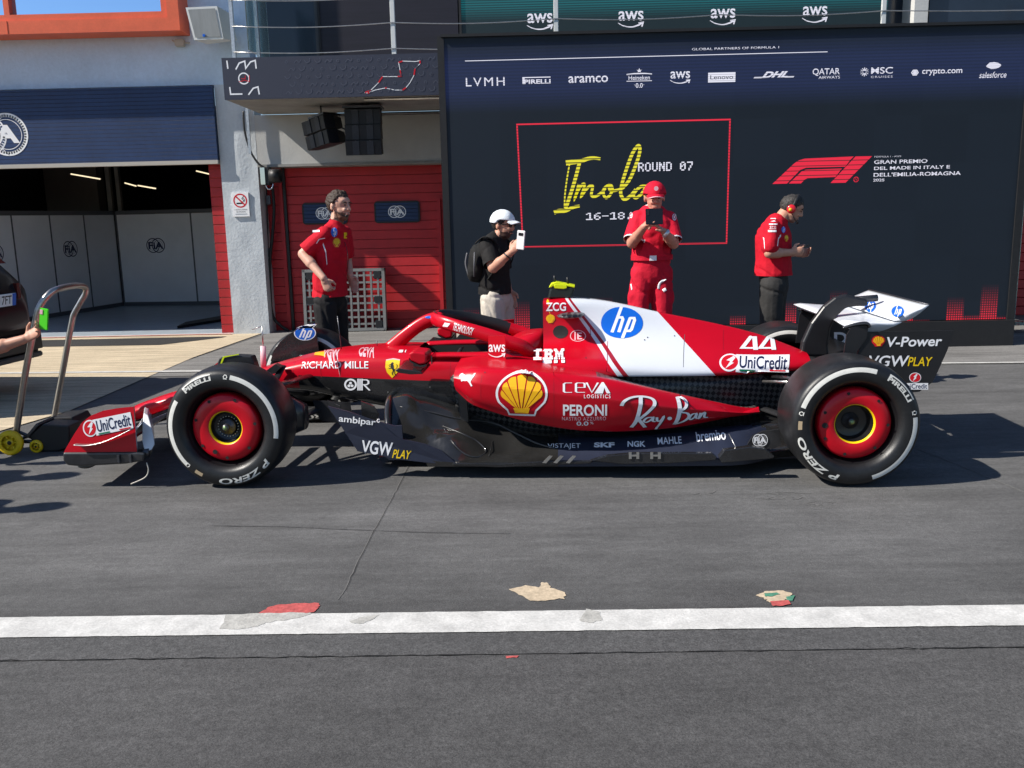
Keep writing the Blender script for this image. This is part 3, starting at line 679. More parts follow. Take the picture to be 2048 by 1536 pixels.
# blue roller shutter with its emblem
sh = MB(); mats_ = ['shutter_blue', 'bottom_bar']
sh.box((-10, 12.28, 2.835), (12.06, .08, .95)); sh.box((-10, 12.28, 2.335), (12.06, .1, .05), 1)
fm = Mark()
def gear(cx, k=1.0):
    fm.a(ring(cx, .5, .268 * k, .33 * k, 60, 1.5), 'sign_white')
    for i in range(44):
        a = 2 * pi * i / 44; ca, sa = cos(a), sin(a); fm.a(poly([(cx + .27 * ca - .012 * sa, .5 + 1.5 * (.27 * sa + .012 * ca)), (cx + .305 * ca - .012 * sa, .5 + 1.5 * (.305 * sa + .012 * ca)), (cx + .305 * ca + .012 * sa, .5 + 1.5 * (.305 * sa - .012 * ca)), (cx + .27 * ca + .012 * sa, .5 + 1.5 * (.27 * sa - .012 * ca))]), 'shutter_blue')
    fm.a(ring(cx, .5, .225, .235, 50, 1.5), 'sign_white')
gear(.33); gear(.67); fm.a(stroke([(.67, .02), (.55, .2), (.5, .5), (.55, .8), (.67, .98)], .012), 'sign_white')
fm.a(T('FIA', off=.04), 'sign_white', (.14, .3, .86, .72))
panel([(fm, (-7.32, 2.47, -6.47, 3.03))], lambda a, b, t: (a, 12.24 - t, b), sh, mats_)
o = sh.build('roller_shutter', mats_, fixn=False); tag(o, 'dark blue ribbed roller shutter with white round emblem, half closed', 'shutter')
# red slatted post beside the open garage
o = MB(); o.box((-4.06, YW + .16, 1.165), (.2, .1, 2.33)); o = o.build('shutter_post', 'door_red'); tag(o, 'narrow red slatted panel between open garage and grey column', 'panel')
# partition walls in the garage
pw = empty('partition_wall', (-7.4, 16.8, 0)); tag(pw, 'white panelled partition with round emblems along the left of the open garage', 'partition')
pb = empty('partition_wall', (-6, 16.8, 0)); tag(pb, 'white panelled partition with one round emblem across the back of the open garage', 'partition')
def part_panels(root, P0, P1, n, emb, h=1.72):
    P0 = Vector(P0); P1 = Vector(P1); d = (P1 - P0) / n; ln = d.length; ang = atan2(d.y, d.x); R = Matrix.Rotation(ang, 4, 'Z')
    for i in range(n):
        c = P0 + d * i; M = Matrix.Translation(c - root.location) @ R; b = MB(); ms = ['partition', 'partition_seam']
        b.box((ln / 2, .02, h / 2), (ln - .03, .04, h), 0, M); b.box((0, .02, h / 2 + .02), (.028, .05, h + .04), 1, M)
        if i in emb:
            panel([(FIA('darkblue_mark'), (ln / 2 - .19, 1.0, ln / 2 + .19, 1.28))], lambda a, q, t: M @ Vector((a, -t, q)), b, ms)
        b.build('panel', ms, root, fixn=False)
    b = MB(); M = Matrix.Translation(P0 - root.location) @ R; b.box((ln * n / 2, .02, h + .04), (ln * n, .06, .07), 0, M); b.box((ln * n / 2, .02, .04), (ln * n, .07, .08), 0, M); b.build('rail', 'partition_seam', root)
part_panels(pw, (-8.42, 12.75, 0), (-7.55, 17.0, 0), 5, (1, 3))
part_panels(pb, (-7.52, 17.0, 0), (-4.6, 16.7, 0), 2, (0,))
o = MB(); o.box((-5.6, 18.6, .9), (3.4, .6, 1.78)); o.box((-4.9, 18.29, 1.7), (.05, .02, .2), 1); o = o.build('storage_cabinet', ['cream_panel', 'tube_light']); tag(o, 'cream cabinet top showing above the back partition', 'cabinet')
for k, (x0, y0, x1, y1, lab) in enumerate([(142, 348, 200, 358, 'ceiling tube light at the left over the garage, the longest one'), (250, 366, 272, 372, 'short ceiling tube light at the middle of the garage, left of its twin'), (276, 371, 311, 377, 'ceiling tube light at the middle of the garage, right of its short twin'), (393, 342, 418, 348, 'ceiling tube light beside the red slatted panel')]):
    a = W(x0, y0, 15.6); b = W(x1, y1, 15.2); q = MB(); q.tube([a, b], .011, 8); o = q.build('tube_light', 'tube_light'); tag(o, lab, 'light', 'tube lights in the garage')
rampd = MB(); q = [G(355, 659), G(372, 650), G(445, 637), G(470, 640)]; rampd.prism([(p_.x, p_.y) for p_ in q], lambda u, v, t: (u, v, t), .012, .05); o = rampd.build('floor_ramp', 'plastic_black'); tag(o, 'thin black ramp plate lying on the garage floor', 'ramp')
# red sectional door
dr = empty('garage_door', (-2.2, YW + .35, 0)); tag(dr, 'closed red sectional garage door with two small blue windows', 'door')
b = MB(); nsl = 18
for i in range(nsl):
    z0 = 2.26 * i / nsl; b.box((.48, .03, z0 + 2.26 / nsl / 2), (3.48, .06, 2.26 / nsl - .006), 0, bev=.004)
b.box((.48, .07, 1.13), (3.48, .04, 2.26), 0)
o = b.build('door_leaf', 'door_red_plain', dr)
b = MB(); b.box((-1.0, -.03, 1.13), (.035, .05, 2.26)); b.box((-1.06, -.01, 1.13), (.05, .03, 2.26), 1); b.box((1.13, -.04, .9), (.05, .07, 1.8), 2); b.box((1.19, -.01, 1.8), (.2, .03, .04), 2); b.build('door_track', ['plastic_black', 'door_red_plain', 'door_red_plain'], dr)
for x0, x1, lab in ((-2.975, -2.349, 0), (-1.97, -1.334, 1)):
    b = MB(); cx = (x0 + x1) / 2 + 2.2; w_ = x1 - x0; pts = []
    for sx, sz, a0 in ((1, 1, 0), (-1, 1, pi / 2), (-1, -1, pi), (1, -1, 1.5 * pi)):
        for j in range(5): a = a0 + pi / 2 * j / 4; pts.append((cx + sx * (w_ / 2 - .05) + .05 * cos(a), 1.628 + sz * (.1) + .05 * sin(a)))
    b.prism(pts, lambda u, v, t: (u, -t, v), -.001, .025); fr = b.build('window', 'plastic_black', dr)
    b = MB(); ms = ['darkblue_mark']; b.box((cx, -.028, 1.628), (w_ - .05, .004, .25))
    ms = ['shutter_blue']
    if lab: panel([(FIA('sign_white'), (cx - .13, 1.545, cx + .13, 1.715))], lambda a, q, t: (a, -.03 - t, q), b, ms)
    else: panel([(FIA('sign_white'), (cx - .13, 1.545, cx + .13, 1.715))], lambda a, q, t: (a, -.03 - t, q), b, ms)
    b.build('pane', ms, fr, fixn=False)
# right-hand neighbours beyond the screen
o = MB(); o.box((7.2, YW + .3, 1.1), (3.2, .08, 2.2)); o = o.build('garage_door', 'door_red'); tag(o, 'dark red garage door just showing past the right edge of the screen', 'door')
o = MB(); o.box((0, 0, .92), (.06, .05, 1.84)); o.box((0, 0, .02), (.3, .3, .04), 0); o = o.build('barrier_post', 'glass_pane', loc=(6.05, 10.9, .1)); tag(o, 'pale blue upright strip beside the right edge of the big screen', 'post')
# no-smoking sign
b = MB(); ms = ['sign_white']; b.box((-3.722, YW - .012, 1.77), (.225, .02, .32), 0)
nm = Mark().a(ring(.5, .66, .34, .42, 40, .7), 'red_mark').a(poly([(.26, .52), (.62, .52), (.62, .58), (.26, .58)]), 'black_mark').a(stroke([(.64, .6), (.7, .68), (.6, .74), (.72, .84)], .03), 'black_mark').a(stroke([(.72, .6), (.78, .7), (.68, .76)], .025), 'black_mark').a(stroke([(.23, .85), (.77, .47)], .07), 'red_mark')
nm.a(T('E VIETATO FUMARE'), 'black_mark', (.12, .26, .88, .31)).a(T('NO SMOKING'), 'black_mark', (.22, .17, .78, .225)).a(poly([(.14, .09), (.86, .09), (.86, .115), (.14, .115)]), 'galvanised')
panel([(nm, (-3.835, 1.61, -3.61, 1.93))], lambda a, q, t: (a, YW - .022 - t, q), b, ms, .002)
o = b.build('no_smoking_sign', ms, fixn=False); tag(o, 'white no smoking sign with red ring on the grey column', 'sign')
# balcony fascia banner
b = MB(); ms = ['fascia_dark', 'fascia_pattern']
fx0, fx1, fz0, fz1 = -3.33, 30.0, 2.925, 3.385
b.box(((fx0 + fx1) / 2, 10.70, (fz0 + fz1) / 2), (fx1 - fx0, .03, fz1 - fz0))
random.seed(3)
pt = Mark(); 
for i in range(17):
    for j in range(5):
        x = -2.62 + i * .118 + (j % 2) * .05; z = 2.97 + j * .085; q = random.randint(0, 2); s_ = .03
        if q == 0: pt.a(stroke([(x, z), (x + s_, z + s_), (x + 2 * s_, z + .2 * s_), (x + 2.6 * s_, z + 1.2 * s_)], .007, smooth=3), 'fascia_pattern')
        elif q == 1: pt.a(ring(x + s_, z + s_ * .5, s_ * .35, s_ * .55, 10), 'fascia_pattern')
        else: pt.a(stroke([(x, z + s_), (x + s_, z), (x + 2.2 * s_, z + .8 * s_), (x + 2 * s_, z + 1.7 * s_)], .007, smooth=3), 'fascia_pattern')
im = Mark(); wk = 'sign_white'
im.a(stroke([(-3.27, 3.355), (-3.265, 3.265)], .016), wk)
im.a(stroke([(-3.175, 3.255), (-3.13, 3.325), (-3.065, 3.345), (-3.06, 3.265), (-3.0, 3.335), (-2.945, 3.35), (-2.94, 3.26)], .016), wk)
im.a(ring(-3.09, 3.155, .052, .066, 30), wk); im.a(stroke([(-3.15, 3.12), (-3.08, 3.135), (-3.03, 3.12), (-3.025, 3.19)], .008), 'red_mark'); im.a(stroke([(-3.12, 3.155), (-3.075, 3.15), (-3.07, 3.185)], .008), 'red_mark')
im.a(stroke([(-3.26, 3.065), (-3.255, 2.985), (-3.12, 2.985)], .016), wk); im.a(stroke([(-3.05, 2.975), (-2.99, 3.045), (-2.935, 3.06), (-2.925, 2.975)], .016), wk)
# circuit outline, white with red corners
cpx = [(730, 185), (742, 180), (757, 165), (765, 153), (795, 153), (802, 152), (800, 140), (797, 125), (805, 122), (832, 123), (840, 121), (840, 127), (830, 137), (828, 150), (820, 165), (812, 175), (805, 180), (790, 180), (770, 176), (750, 180), (735, 186)]
cw = [(W(x, y, 10.68).x, W(x, y, 10.68).z) for x, y in cpx]
im.a(stroke(cw, .008, True), wk)
for i, j in ((0, 1), (20, 20), (2, 3), (4, 6), (7, 8), (10, 11), (12, 13), (15, 16), (18, 18)):
    pp = [cw[k] for k in range(max(i - 0, 0), j + 1)]
    if len(pp) < 2: pp = [cw[i], (cw[i][0] + .02, cw[i][1] + .004)]
    im.a(stroke(pp, .016), 'red_mark')
panel([(pt, (0, 0, 1, 1)), (im, (0, 0, 1, 1))], lambda a, q, t: (a, 10.685 - t, q), b, ms, .002)
o = b.build('banner', ms, fixn=False); tag(o, 'dark patterned fascia banner with white lettering and a circuit outline', 'banner')
# balcony railing
rl = empty('balcony_railing', (-1, 10.76, 3.38)); tag(rl, 'steel balcony railing with white posts and thin cables', 'railing')
for x, m_ in ((-3.2, 'galvanised'), (-1.36, 'plastic_white'), (.505, 'plastic_white'), (4.235, 'plastic_white'), (7.5, 'plastic_white')):
    b = MB(); b.box((x + 1, 0, .55), (.055 if x > -3 else .045, .03, 1.1), bev=.006); b.build('post', m_, rl)
for z in (.355, .075, .64, .9):
    P = []; xs = [-3.2, -1.36, .505, 2.37, 4.235, 7.5]
    for i in range(len(xs) - 1):
        for j in range(8): t = j / 8; P.append((lerp(xs[i], xs[i + 1], t) + 1, -.02, z - .03 * sin(pi * t)))
    b = MB(); b.tube(P, .0055, 6); b.build('cable', 'metal_light', rl)
b = MB(); b.box((-2.06, .55, .62), (.012, .9, 1.0)); o = b.build('glass_screen', 'glass_pane', rl)
b = MB(); b.box((-2.0, .3, .55), (.04, .05, 1.1)); b.build('post', 'galvanised', rl)
# upper video walls
def upper_led(x0, x1, m_, lab, marks):
    b = MB(); ms = [m_, 'screen_frame']; b.box(((x0 + x1) / 2, YW + .2, 4.4), (x1 - x0, .1, 2.04)); b.box((x0, YW + .2, 4.4), (.03, .13, 2.04), 1)
    panel(marks, lambda a, q, t: (a, YW + .15 - t, q), b, ms); o = b.build('video_wall', ms, fixn=False); tag(o, lab, 'screen'); return o
mk = []
for x0 in (1054, 1236, 1420, 1604):
    p0 = W(x0, 62 - (x0 - 1054) * .026, YW + .15); p1 = W(x0 + 52, 26 - (x0 - 1054) * .026, YW + .15); mk.append((AWS('ink_white'), (p0.x, p0.z, p1.x, p1.z)))
mk2 = []
upper_led(-.68, 4.95, 'led_teal', 'teal video wall on the balcony with a row of white logos', mk)
upper_led(-2.55, -.71, 'led_dim', 'dark switched off video wall on the balcony left of the teal one', mk2)
# small white loudspeaker and junction box on the wall
sp = empty('wall_speaker', (-3.9, 12.05, 3.83)); tag(sp, 'white weathered loudspeaker hung under the upper wall beside the orange window', 'loudspeaker')
pf = [(371, 15), (434, 12), (447, 78), (388, 80)]; q = [W(x, y, 11.85) for x, y in pf]; bk = [W(x, y, 11.85) for x, y in ((376, 14), (440, 16), (452, 70), (392, 78))]
b = MB(); off = Vector(sp.location); b.loft([[p_ - off for p_ in q], [p_ + Vector((.06, .25, -.02)) - off for p_ in bk], [p_ * .6 + sum(bk, Vector()) / 4 * .4 + Vector((.05, .42, 0)) - off for p_ in bk]], smooth=False); b.build('cabinet', 'plastic_white', sp)
b = MB(); cen = sum(q, Vector()) / 4; b.add([cen + (p_ - cen) * .86 + Vector((0, -.006, 0)) - off for p_ in q], [(0, 1, 2, 3)]); b.box(tuple(cen + (q[3] - cen) * .55 + (q[2] - cen) * .2 + Vector((.02, -.012, 0)) - off), (.03, .008, .03), 1); b.build('grille', ['grille_grey', 'blue_mark'], sp, fixn=False)
b = MB(); b.tube([Vector((.1, .1, .15)), Vector((.2, .25, .12))], .012, 6); b.build('bracket', 'metal_dark', sp)
b = MB(); c = W(360, 86, 12.25); b.box(c, (.12, .08, .09), bev=.01); b.tube([c + Vector((-.1, 0, .04)), c + Vector((-.05, 0, 0))], .008, 6); b.tube([c + Vector((.05, 0, 0)), c + Vector((.13, 0, .0))], .012, 6); o = b.build('junction_box', 'bottom_bar'); tag(o, 'small beige cable box under the orange window frame', 'junction box')
# line-array loudspeakers under the balcony
def cab(root, M, w_, h_, d_, name='cabinet'):
    b = MB(); f = [(-w_ / 2, 0, -h_ / 2), (w_ / 2, 0, -h_ / 2), (w_ / 2, 0, h_ / 2), (-w_ / 2, 0, h_ / 2)]; k = [(-w_ * .32, d_, -h_ * .36), (w_ * .32, d_, -h_ * .36), (w_ * .32, d_, h_ * .36), (-w_ * .32, d_, h_ * .36)]; mid = [(x, d_ * .45, z) for x, y, z in f]
    b.loft([[M @ Vector(p_) for p_ in f], [M @ Vector(p_) for p_ in mid], [M @ Vector(p_) for p_ in k]], 0, False)
    n = 5; st = w_ / n
    for i in range(n): b.box((-w_ / 2 + st * (i + .5), -.004 - (.012 if i % 2 else 0), 0), (st * .96, .02, h_ * .93), 1 if i % 2 else 2, M)
    for sx in (-.2, .2): b.box((sx * w_, -.018, h_ * .44), (.012, .008, .012), 3, M)
    return b.build(name, ['speaker_black', 'speaker_grille', 'speaker_black', 'metal_light'], root)
la = empty('line_array_speaker', (-1.85, 11.3, 2.3)); tag(la, 'hanging stack of three black loudspeaker cabinets under the balcony', 'loudspeaker')
lb = empty('line_array_speaker', (-2.45, 11.4, 2.4)); tag(lb, 'smaller tilted pair of black loudspeaker cabinets turned to the left under the balcony', 'loudspeaker')
for i in range(3): cab(la, Matrix.Translation((0, -.02 * i, .47 - .185 * i)) @ Matrix.Rotation(radians(4 + 3 * i), 4, 'X'), .44, .18, .3)
b = MB(); b.box((0, .1, .585), (.47, .3, .025)); b.tube([(0, .1, .59), (0, .1, .66)], .012, 6); b.tube([(-.02, .1, .62), (.0, .1, .6), (.02, .1, .62), (0, .1, .64), (-.02, .1, .62)], .005, 6); b.build('flying_frame', 'metal_dark', la)
for i in range(2): cab(lb, Matrix.Translation((-.02 + .035 * i, 0, .29 - .175 * i)) @ Matrix.Rotation(radians(-38), 4, 'Z') @ Matrix.Rotation(radians(-9), 4, 'Y') @ Matrix.Rotation(radians(4), 4, 'X'), .42, .17, .34)
b = MB(); b.box((.08, .15, .41), (.3, .28, .025), rz=radians(-38), ry=radians(-9)); b.tube([(.05, .12, .42), (.05, .12, .55)], .012, 6); b.build('flying_frame', 'metal_dark', lb)
b = MB(); b.tube(smooth_path([(.28, .2, .28), (.38, .15, .2), (.42, .1, .02)]), .009, 6); b.tube(smooth_path([(.3, .22, .12), (.38, .15, .04), (.44, .05, .02)]), .009, 6); b.build('cable', 'plastic_black', lb)
# pipe under the balcony, wall lamp, cables
b = MB(); b.tube([(-2.5, 12.2, 2.9), (6, 12.2, 2.9)], .02, 8); o = b.build('pipe', 'metal_dark'); tag(o, 'thin dark pipe along the wall under the balcony', 'pipe')
b = MB(); b.tube([(-1.75, 10.9, 2.92), (1, 10.9, 2.92)], .018, 8); o = b.build('conduit', 'metal_light'); tag(o, 'pale conduit fixed under the front edge of the balcony', 'conduit')
wl_ = empty('warning_lamp', (-3.32, 12.18, 2.13)); tag(wl_, 'black traffic lamp with amber lens fixed beside the grey column', 'lamp')
b = MB(); b.box((0, .02, 0), (.14, .16, .23), bev=.02); b.lathe([(.0, .0), (.09, .0), (.09, .14), (.08, .14), (.08, .01)], 20, axis='X', c=(.06, -.03, .0)); b.build('housing', 'plastic_black', wl_)
b = MB(); b.sphere((.1, -.04, 0), .07, sc=(.5, 1, 1)); b.build('lens', 'amber', wl_)
b = MB(); b.box((-.03, -.065, 0), (.06, .012, .22)); b.tube(smooth_path([(.0, -.05, -.12), (.03, -.06, -.17), (.08, -.06, -.16), (.1, -.05, -.1)]), .008, 6); b.build('bracket', 'chrome', wl_)
b = MB(); q = [W(x, y, 12.22) for x, y in ((487, 222), (489, 260), (500, 300), (515, 325), (528, 335))]; b.tube(smooth_path(q), .014, 8); q = [W(x, y, 12.5) for x, y in ((545, 372), (548, 420), (545, 470), (540, 520), (540, 580), (545, 630), (560, 650), (578, 662))]; b.tube(smooth_path(q), .022, 8); q = [W(x, y, 12.55) for x, y in ((533, 372), (535, 450), (538, 560), (542, 640))]; b.tube(smooth_path(q), .01, 8)
for y in (400, 505): b.box(W(537, y, 12.52), (.06, .05, .12), 1)
b.box(W(497, 260, 12.22), (.035, .03, .62), 2); o = b.build('cable_run', ['plastic_black', 'metal_dark', 'galvanised']); tag(o, 'black cables running down the corner of the grey column', 'cable')
# leaning plastic pallet
pl = empty('pallet', (-2.4, 12.35, 0)); tag(pl, 'grey plastic grid pallet leaning upright against the red door', 'pallet')
b = MB(); M = Matrix.Translation((0, 0, .01)) @ Matrix.Rotation(radians(-4), 4, 'X'); Wd, Hh = 1.14, .86
for x in (-Wd / 2 + .02, Wd / 2 - .02): b.box((x, 0, Hh / 2), (.04, .12, Hh), 0, M)
for z in (.02, Hh - .02): b.box((0, 0, z), (Wd, .12, .04), 0, M)
nx, nz_ = 12, 9
for i in range(1, nx): b.box((-Wd / 2 + Wd * i / nx, -.035, Hh / 2), (.026, .04, Hh - .06), 0, M)
for j in range(1, nz_): b.box((0, -.032, Hh * j / nz_), (Wd - .06, .04, .026), 0, M)
b.build('grid', 'plastic_grey', pl)
for x in (-Wd / 2 + .1, 0, Wd / 2 - .1):
    for z in (.09, Hh / 2, Hh - .09):
        q = MB(); q.box((x, -.03, z), (.12, .07, .12), 0, M, bev=.015); q.build('foot', 'plastic_black', pl)

# ------------------------------------------------------------------ the big screen
scr = empty('video_screen', (2.35, 9.87, 0)); tag(scr, 'tall black outdoor video screen with yellow and white lettering standing behind the racing car', 'screen')
SY = 9.87; off = Vector(scr.location)
SCR = Matrix.Translation(-off)
b = MB(); b.box((2.35, SY + .06, 1.845), (6.14, .12, 3.1), 0, SCR); disp = None
ms = ['led_wall']
def S(x, y): q = W(x, y, SY); return (q.x, q.z)
def sbox(x0, y0, x1, y1):
    a = S(x0, y1); c = S(x1, y0); return (a[0], a[1], c[0], c[1])
mk = []
iw = 'ink_white'
L = Mark().a(stroke([S(930, 122), S(1600, 105), S(1655, 103.6)], .007), iw); mk.append((L, (0, 0, 1, 1)))
def tw(t, x0, y0, x1, y1, ink=iw, **k): mk.append((word(t, ink, **k), sbox(x0, y0, x1, y1)))
tw('GLOBAL PARTNERS OF FORMULA 1', 1384, 92, 1558, 101)
tw('LVMH', 932, 154, 1009, 173, space=1.25)
mk.append((Mark().a(poly([(0, .86), (1, .86), (1, 1), (0, 1)]), iw).a(poly([(0, 0), (.08, 0), (.08, .86), (0, .86)]), iw).a(T('PIRELLI', off=.03), iw, (.06, .0, 1, .62)), sbox(1045, 153, 1101, 168)))
tw('aramco', 1137, 151, 1216, 166, off=.012)
hk = Mark().a(T('Heineken', off=.01), iw, (.08, .42, .92, .64)).a(poly([(0, .68), (.3, .72), (.7, .72), (1, .68), (1, .74), (.7, .78), (.3, .78), (0, .74)]), iw).a(poly([(0, .34), (1, .34), (1, .38), (0, .38)]), iw).a(T('0.0', off=.015), iw, (.36, 0, .64, .24))
st = [(.5 + (.12 if i % 2 == 0 else .05) * sin(pi * i / 5), .9 + (.12 if i % 2 == 0 else .05) * 1.1 * cos(pi * i / 5)) for i in range(10)]; hk.a(poly(st), iw); hk.a(poly([(.3, .14), (.34, .14), (.34, .17), (.3, .17)]), iw).a(poly([(.66, .14), (.7, .14), (.7, .17), (.66, .17)]), iw)
mk.append((hk, sbox(1253, 137, 1304, 176))); mk.append((AWS(iw), sbox(1340, 142, 1381, 169)))
mk.append((Mark().a(poly([(0, 0), (1, 0), (1, 1), (0, 1)]), iw).a(T('Lenovo', off=.008), 'ink_blank', (.08, .3, .92, .72)), sbox(1416, 144, 1471, 165)))
mk.append((Mark().a(T('DHL', off=.045, shear=.5), iw, (.2, .05, .84, 1)).a(poly([(0, .02), (.2, .02), (.22, .22), (.02, .22)]), iw).a(poly([(.76, .02), (.98, .02), (1, .22), (.78, .22)]), iw), sbox(1507, 142, 1589, 157)))
tw('QATAR', 1625, 136, 1680, 152, off=.01); tw('AIRWAYS', 1637, 151, 1680, 158)
ms_ = Mark()
for k in range(12): a = 2 * pi * k / 12; ms_.a(stroke([(.14 + .04 * cos(a), .6 + .13 * sin(a)), (.14 + .13 * cos(a), .6 + .4 * sin(a))], .03), iw)
ms_.a(T('MSC', off=.01), iw, (.34, .4, 1, 1)).a(T('CRUISES', space=1.3), iw, (.34, .02, 1, .2)); mk.append((ms_, sbox(1719, 134, 1786, 157)))
cr = Mark().a(ring(.08, .5, .05, .075, 6, 5.2), iw).a(disc(.08, .5, .04, .24), iw).a(T('crypto.com', off=.01), iw, (.22, .1, 1, .86)); mk.append((cr, sbox(1821, 134, 1925, 154)))
mk.append((Mark().a(poly(blob2(.5, .76, .24, .2, 30, .12, 4)), iw).a(T('salesforce', shear=.2, off=.008), iw, (0, .05, 1, .4)), sbox(1958, 122, 2015, 158)))
fr_ = Mark()
c4 = [S(1034, 249), S(1460, 239), S(1453, 486), S(1046, 494)]
fr_.a(stroke(c4, .016, True), 'ink_redline'); mk.append((fr_, (0, 0, 1, 1)))
def zs(P): return [S(1020 + x / 4.452, 280 + y / 4.452) for x, y in P]
ya = 'ink_yellow'; im2 = Mark()
im2.a(stroke(zs([(498, 205), (530, 200), (600, 192), (660, 178), (700, 165), (750, 160), (805, 168)]), (.055, .03), smooth=3), ya)
im2.a(stroke(zs([(530, 215), (510, 330), (490, 480), (485, 600)]), .016, smooth=3), ya); im2.a(stroke(zs([(618, 205), (580, 350), (540, 480), (495, 612)]), .038, smooth=3), ya)
im2.a(stroke(zs([(392, 645), (440, 632), (500, 628), (560, 600), (620, 588)]), (.05, .03), smooth=3), ya)
im2.a(stroke(zs([(612, 392), (596, 460), (576, 525), (600, 460), (640, 400), (662, 395), (655, 440), (635, 500), (670, 450), (710, 410), (735, 412), (730, 450), (725, 490), (750, 505), (800, 480), (850, 430)]), .03, smooth=4), ya)
im2.a(stroke(zs([(880, 400), (840, 430), (832, 480), (855, 515), (890, 490), (912, 440), (900, 405), (880, 400), (895, 450), (960, 445), (1000, 430)]), .03, smooth=4), ya)
im2.a(stroke(zs([(1000, 430), (1060, 360), (1110, 250), (1150, 130), (1155, 65), (1135, 55), (1090, 120), (1040, 250), (1000, 380), (985, 470), (1005, 520), (1035, 525), (1080, 490), (1120, 440)]), .036, smooth=4), ya)
im2.a(stroke(zs([(1215, 412), (1165, 415), (1115, 460), (1100, 500), (1125, 515), (1170, 480), (1210, 420), (1200, 480), (1215, 510), (1260, 480)]), .032, smooth=4), ya)
mk.append((im2, (0, 0, 1, 1)))
# square pixel lettering
PIX = {'R': ['1110', '1001', '1001', '1110', '1010', '1001', '1001'], 'O': ['0110', '1001', '1001', '1001', '1001', '1001', '0110'], 'U': ['1001'] * 6 + ['0110'], 'N': ['1001', '1101', '1101', '1011', '1011', '1001', '1001'], 'D': ['1110', '1001', '1001', '1001', '1001', '1001', '1110'], ' ': ['0000'] * 7,
       '0': ['0110', '1001', '1011', '1101', '1001', '1001', '0110'], '7': ['1111', '0001', '0001', '0010', '0010', '0100', '0100'], '1': ['0110', '1010', '0010', '0010', '0010', '0010', '1111'], '6': ['0011', '0100', '1000', '1110', '1001', '1001', '0110'], '-': ['0000', '0000', '0000', '1111', '0000', '0000', '0000'], '8': ['0110', '1001', '1001', '0110', '1001', '1001', '0110'], '.': ['0000'] * 5 + ['0110', '0110'], '5': ['1111', '1000', '1110', '0001', '0001', '1001', '0110']}
def pix(text):
    o = Mark(); n = len(text)
    for i, ch in enumerate(text):
        for r, row in enumerate(PIX[ch]):
            c = 0
            while c < 4:
                if row[c] == '1':
                    e = c
                    while e < 4 and row[e] == '1': e += 1
                    x0 = (i + c * .205) / n; x1 = (i + e * .205) / n; o.a(poly([(x0, 1 - (r + 1) / 7), (x1, 1 - (r + 1) / 7), (x1, 1 - r / 7), (x0, 1 - r / 7)]), iw); c = e
                else: c += 1
    return o
mk.append((pix('ROUND 07'), sbox(1276, 323, 1388, 343))); mk.append((pix('16-18.05'), sbox(1172, 423, 1300, 440)))
# the red racing emblem
def zf(P): return [S(1448 + x / 3.413, y / 3.413) for x, y in P]
f1 = Mark(); rk = 'ink_red'
f1.a(poly(zf([(330, 1256), (480, 1115), (510, 1095), (550, 1083), (885, 1068), (855, 1100), (828, 1138), (560, 1145), (520, 1160), (430, 1253)])), rk)
f1.a(poly(zf([(442, 1253), (530, 1170), (560, 1158), (805, 1150), (760, 1208), (570, 1216), (552, 1225), (525, 1252)])), rk)
f1.a(poly(zf([(898, 1068), (1010, 1066), (830, 1247), (727, 1249)])), rk); cx, cz = S(1448 + 901 / 3.413, 1225 / 3.413); f1.a(ring(cx, cz, .022, .029, 24), rk).a(stroke([(cx - .014, cz - .01), (cx - .006, cz + .01), (cx + .008, cz - .006), (cx + .014, cz + .01)], .006), rk)
mk.append((f1, (0, 0, 1, 1)))
tw('FORMULA 1 - AWS', 1749, 311, 1802, 315); tw('GRAN PREMIO', 1748, 318, 1855, 328, off=.014); tw('DEL MADE IN ITALY E', 1748, 330, 1900, 340, off=.014); tw("DELL'EMILIA-ROMAGNA", 1747, 342, 1922, 354, off=.014); tw('2025', 1746, 357, 1769, 363, off=.012)
panel(mk, lambda a, q, t: Vector((a, SY - t, q)) - off, b, ms, .003)
b.build('display', ms, scr, fixn=False)
b = MB(); b.box((-.755, SY + .06, 1.85), (.07, .14, 3.12), 0, SCR); b.box((5.46, SY + .06, 1.68), (.08, .16, 3.42), 0, SCR); b.box((2.35, SY + .05, 3.41), (6.2, .16, .03), 0, SCR); b.build('frame', 'screen_frame', scr)
b = MB(); b.box((2.36, SY + .12, .145), (6.25, .36, .285), 0, SCR); b.build('base', 'screen_frame', scr)

# ------------------------------------------------------------------ the racing car (car space: x to the rear, y away from the viewer, z up)
car = empty('racing_car', CAR0, CAR_YAW)
tag(car, 'red and white single seater racing car with number 44 parked on the pit lane', 'racing car')
def superring(x, w, zt, zb, n=3.6, k=32, y0=0):
    zc = (zt + zb) / 2; hz = (zt - zb) / 2; out = []
    for i in range(k):
        a = 2 * pi * i / k; c, s = cos(a), sin(a)
        out.append(Vector((x, y0 + w * math.copysign(abs(c) ** (2 / n), c), zc + hz * math.copysign(abs(s) ** (2 / n), s))))
    return out
# --- nose and monocoque
MON = [(-1.10, .03, .245, .205), (-1.06, .075, .278, .185), (-.95, .115, .325, .2), (-.74, .135, .39, .275), (-.4, .16, .475, .36), (-.11, .185, .552, .41), (.24, .23, .64, .42), (.52, .268, .682, .36), (.85, .308, .697, .30), (1.1, .335, .69, .27), (1.45, .345, .688, .26), (1.95, .35, .69, .26)]
b = MB(); N = 74; rings = []
for i in range(N + 1):
    x = lerp(-1.10, 1.95, i / N); w_, zt, zb = interp(MON, x); rings.append(superring(x, w_, zt, zb, 2.6 if x < -.5 else lerp(2.6, 4.2, min(1, (x + .5) / .8))))
b.loft(rings)
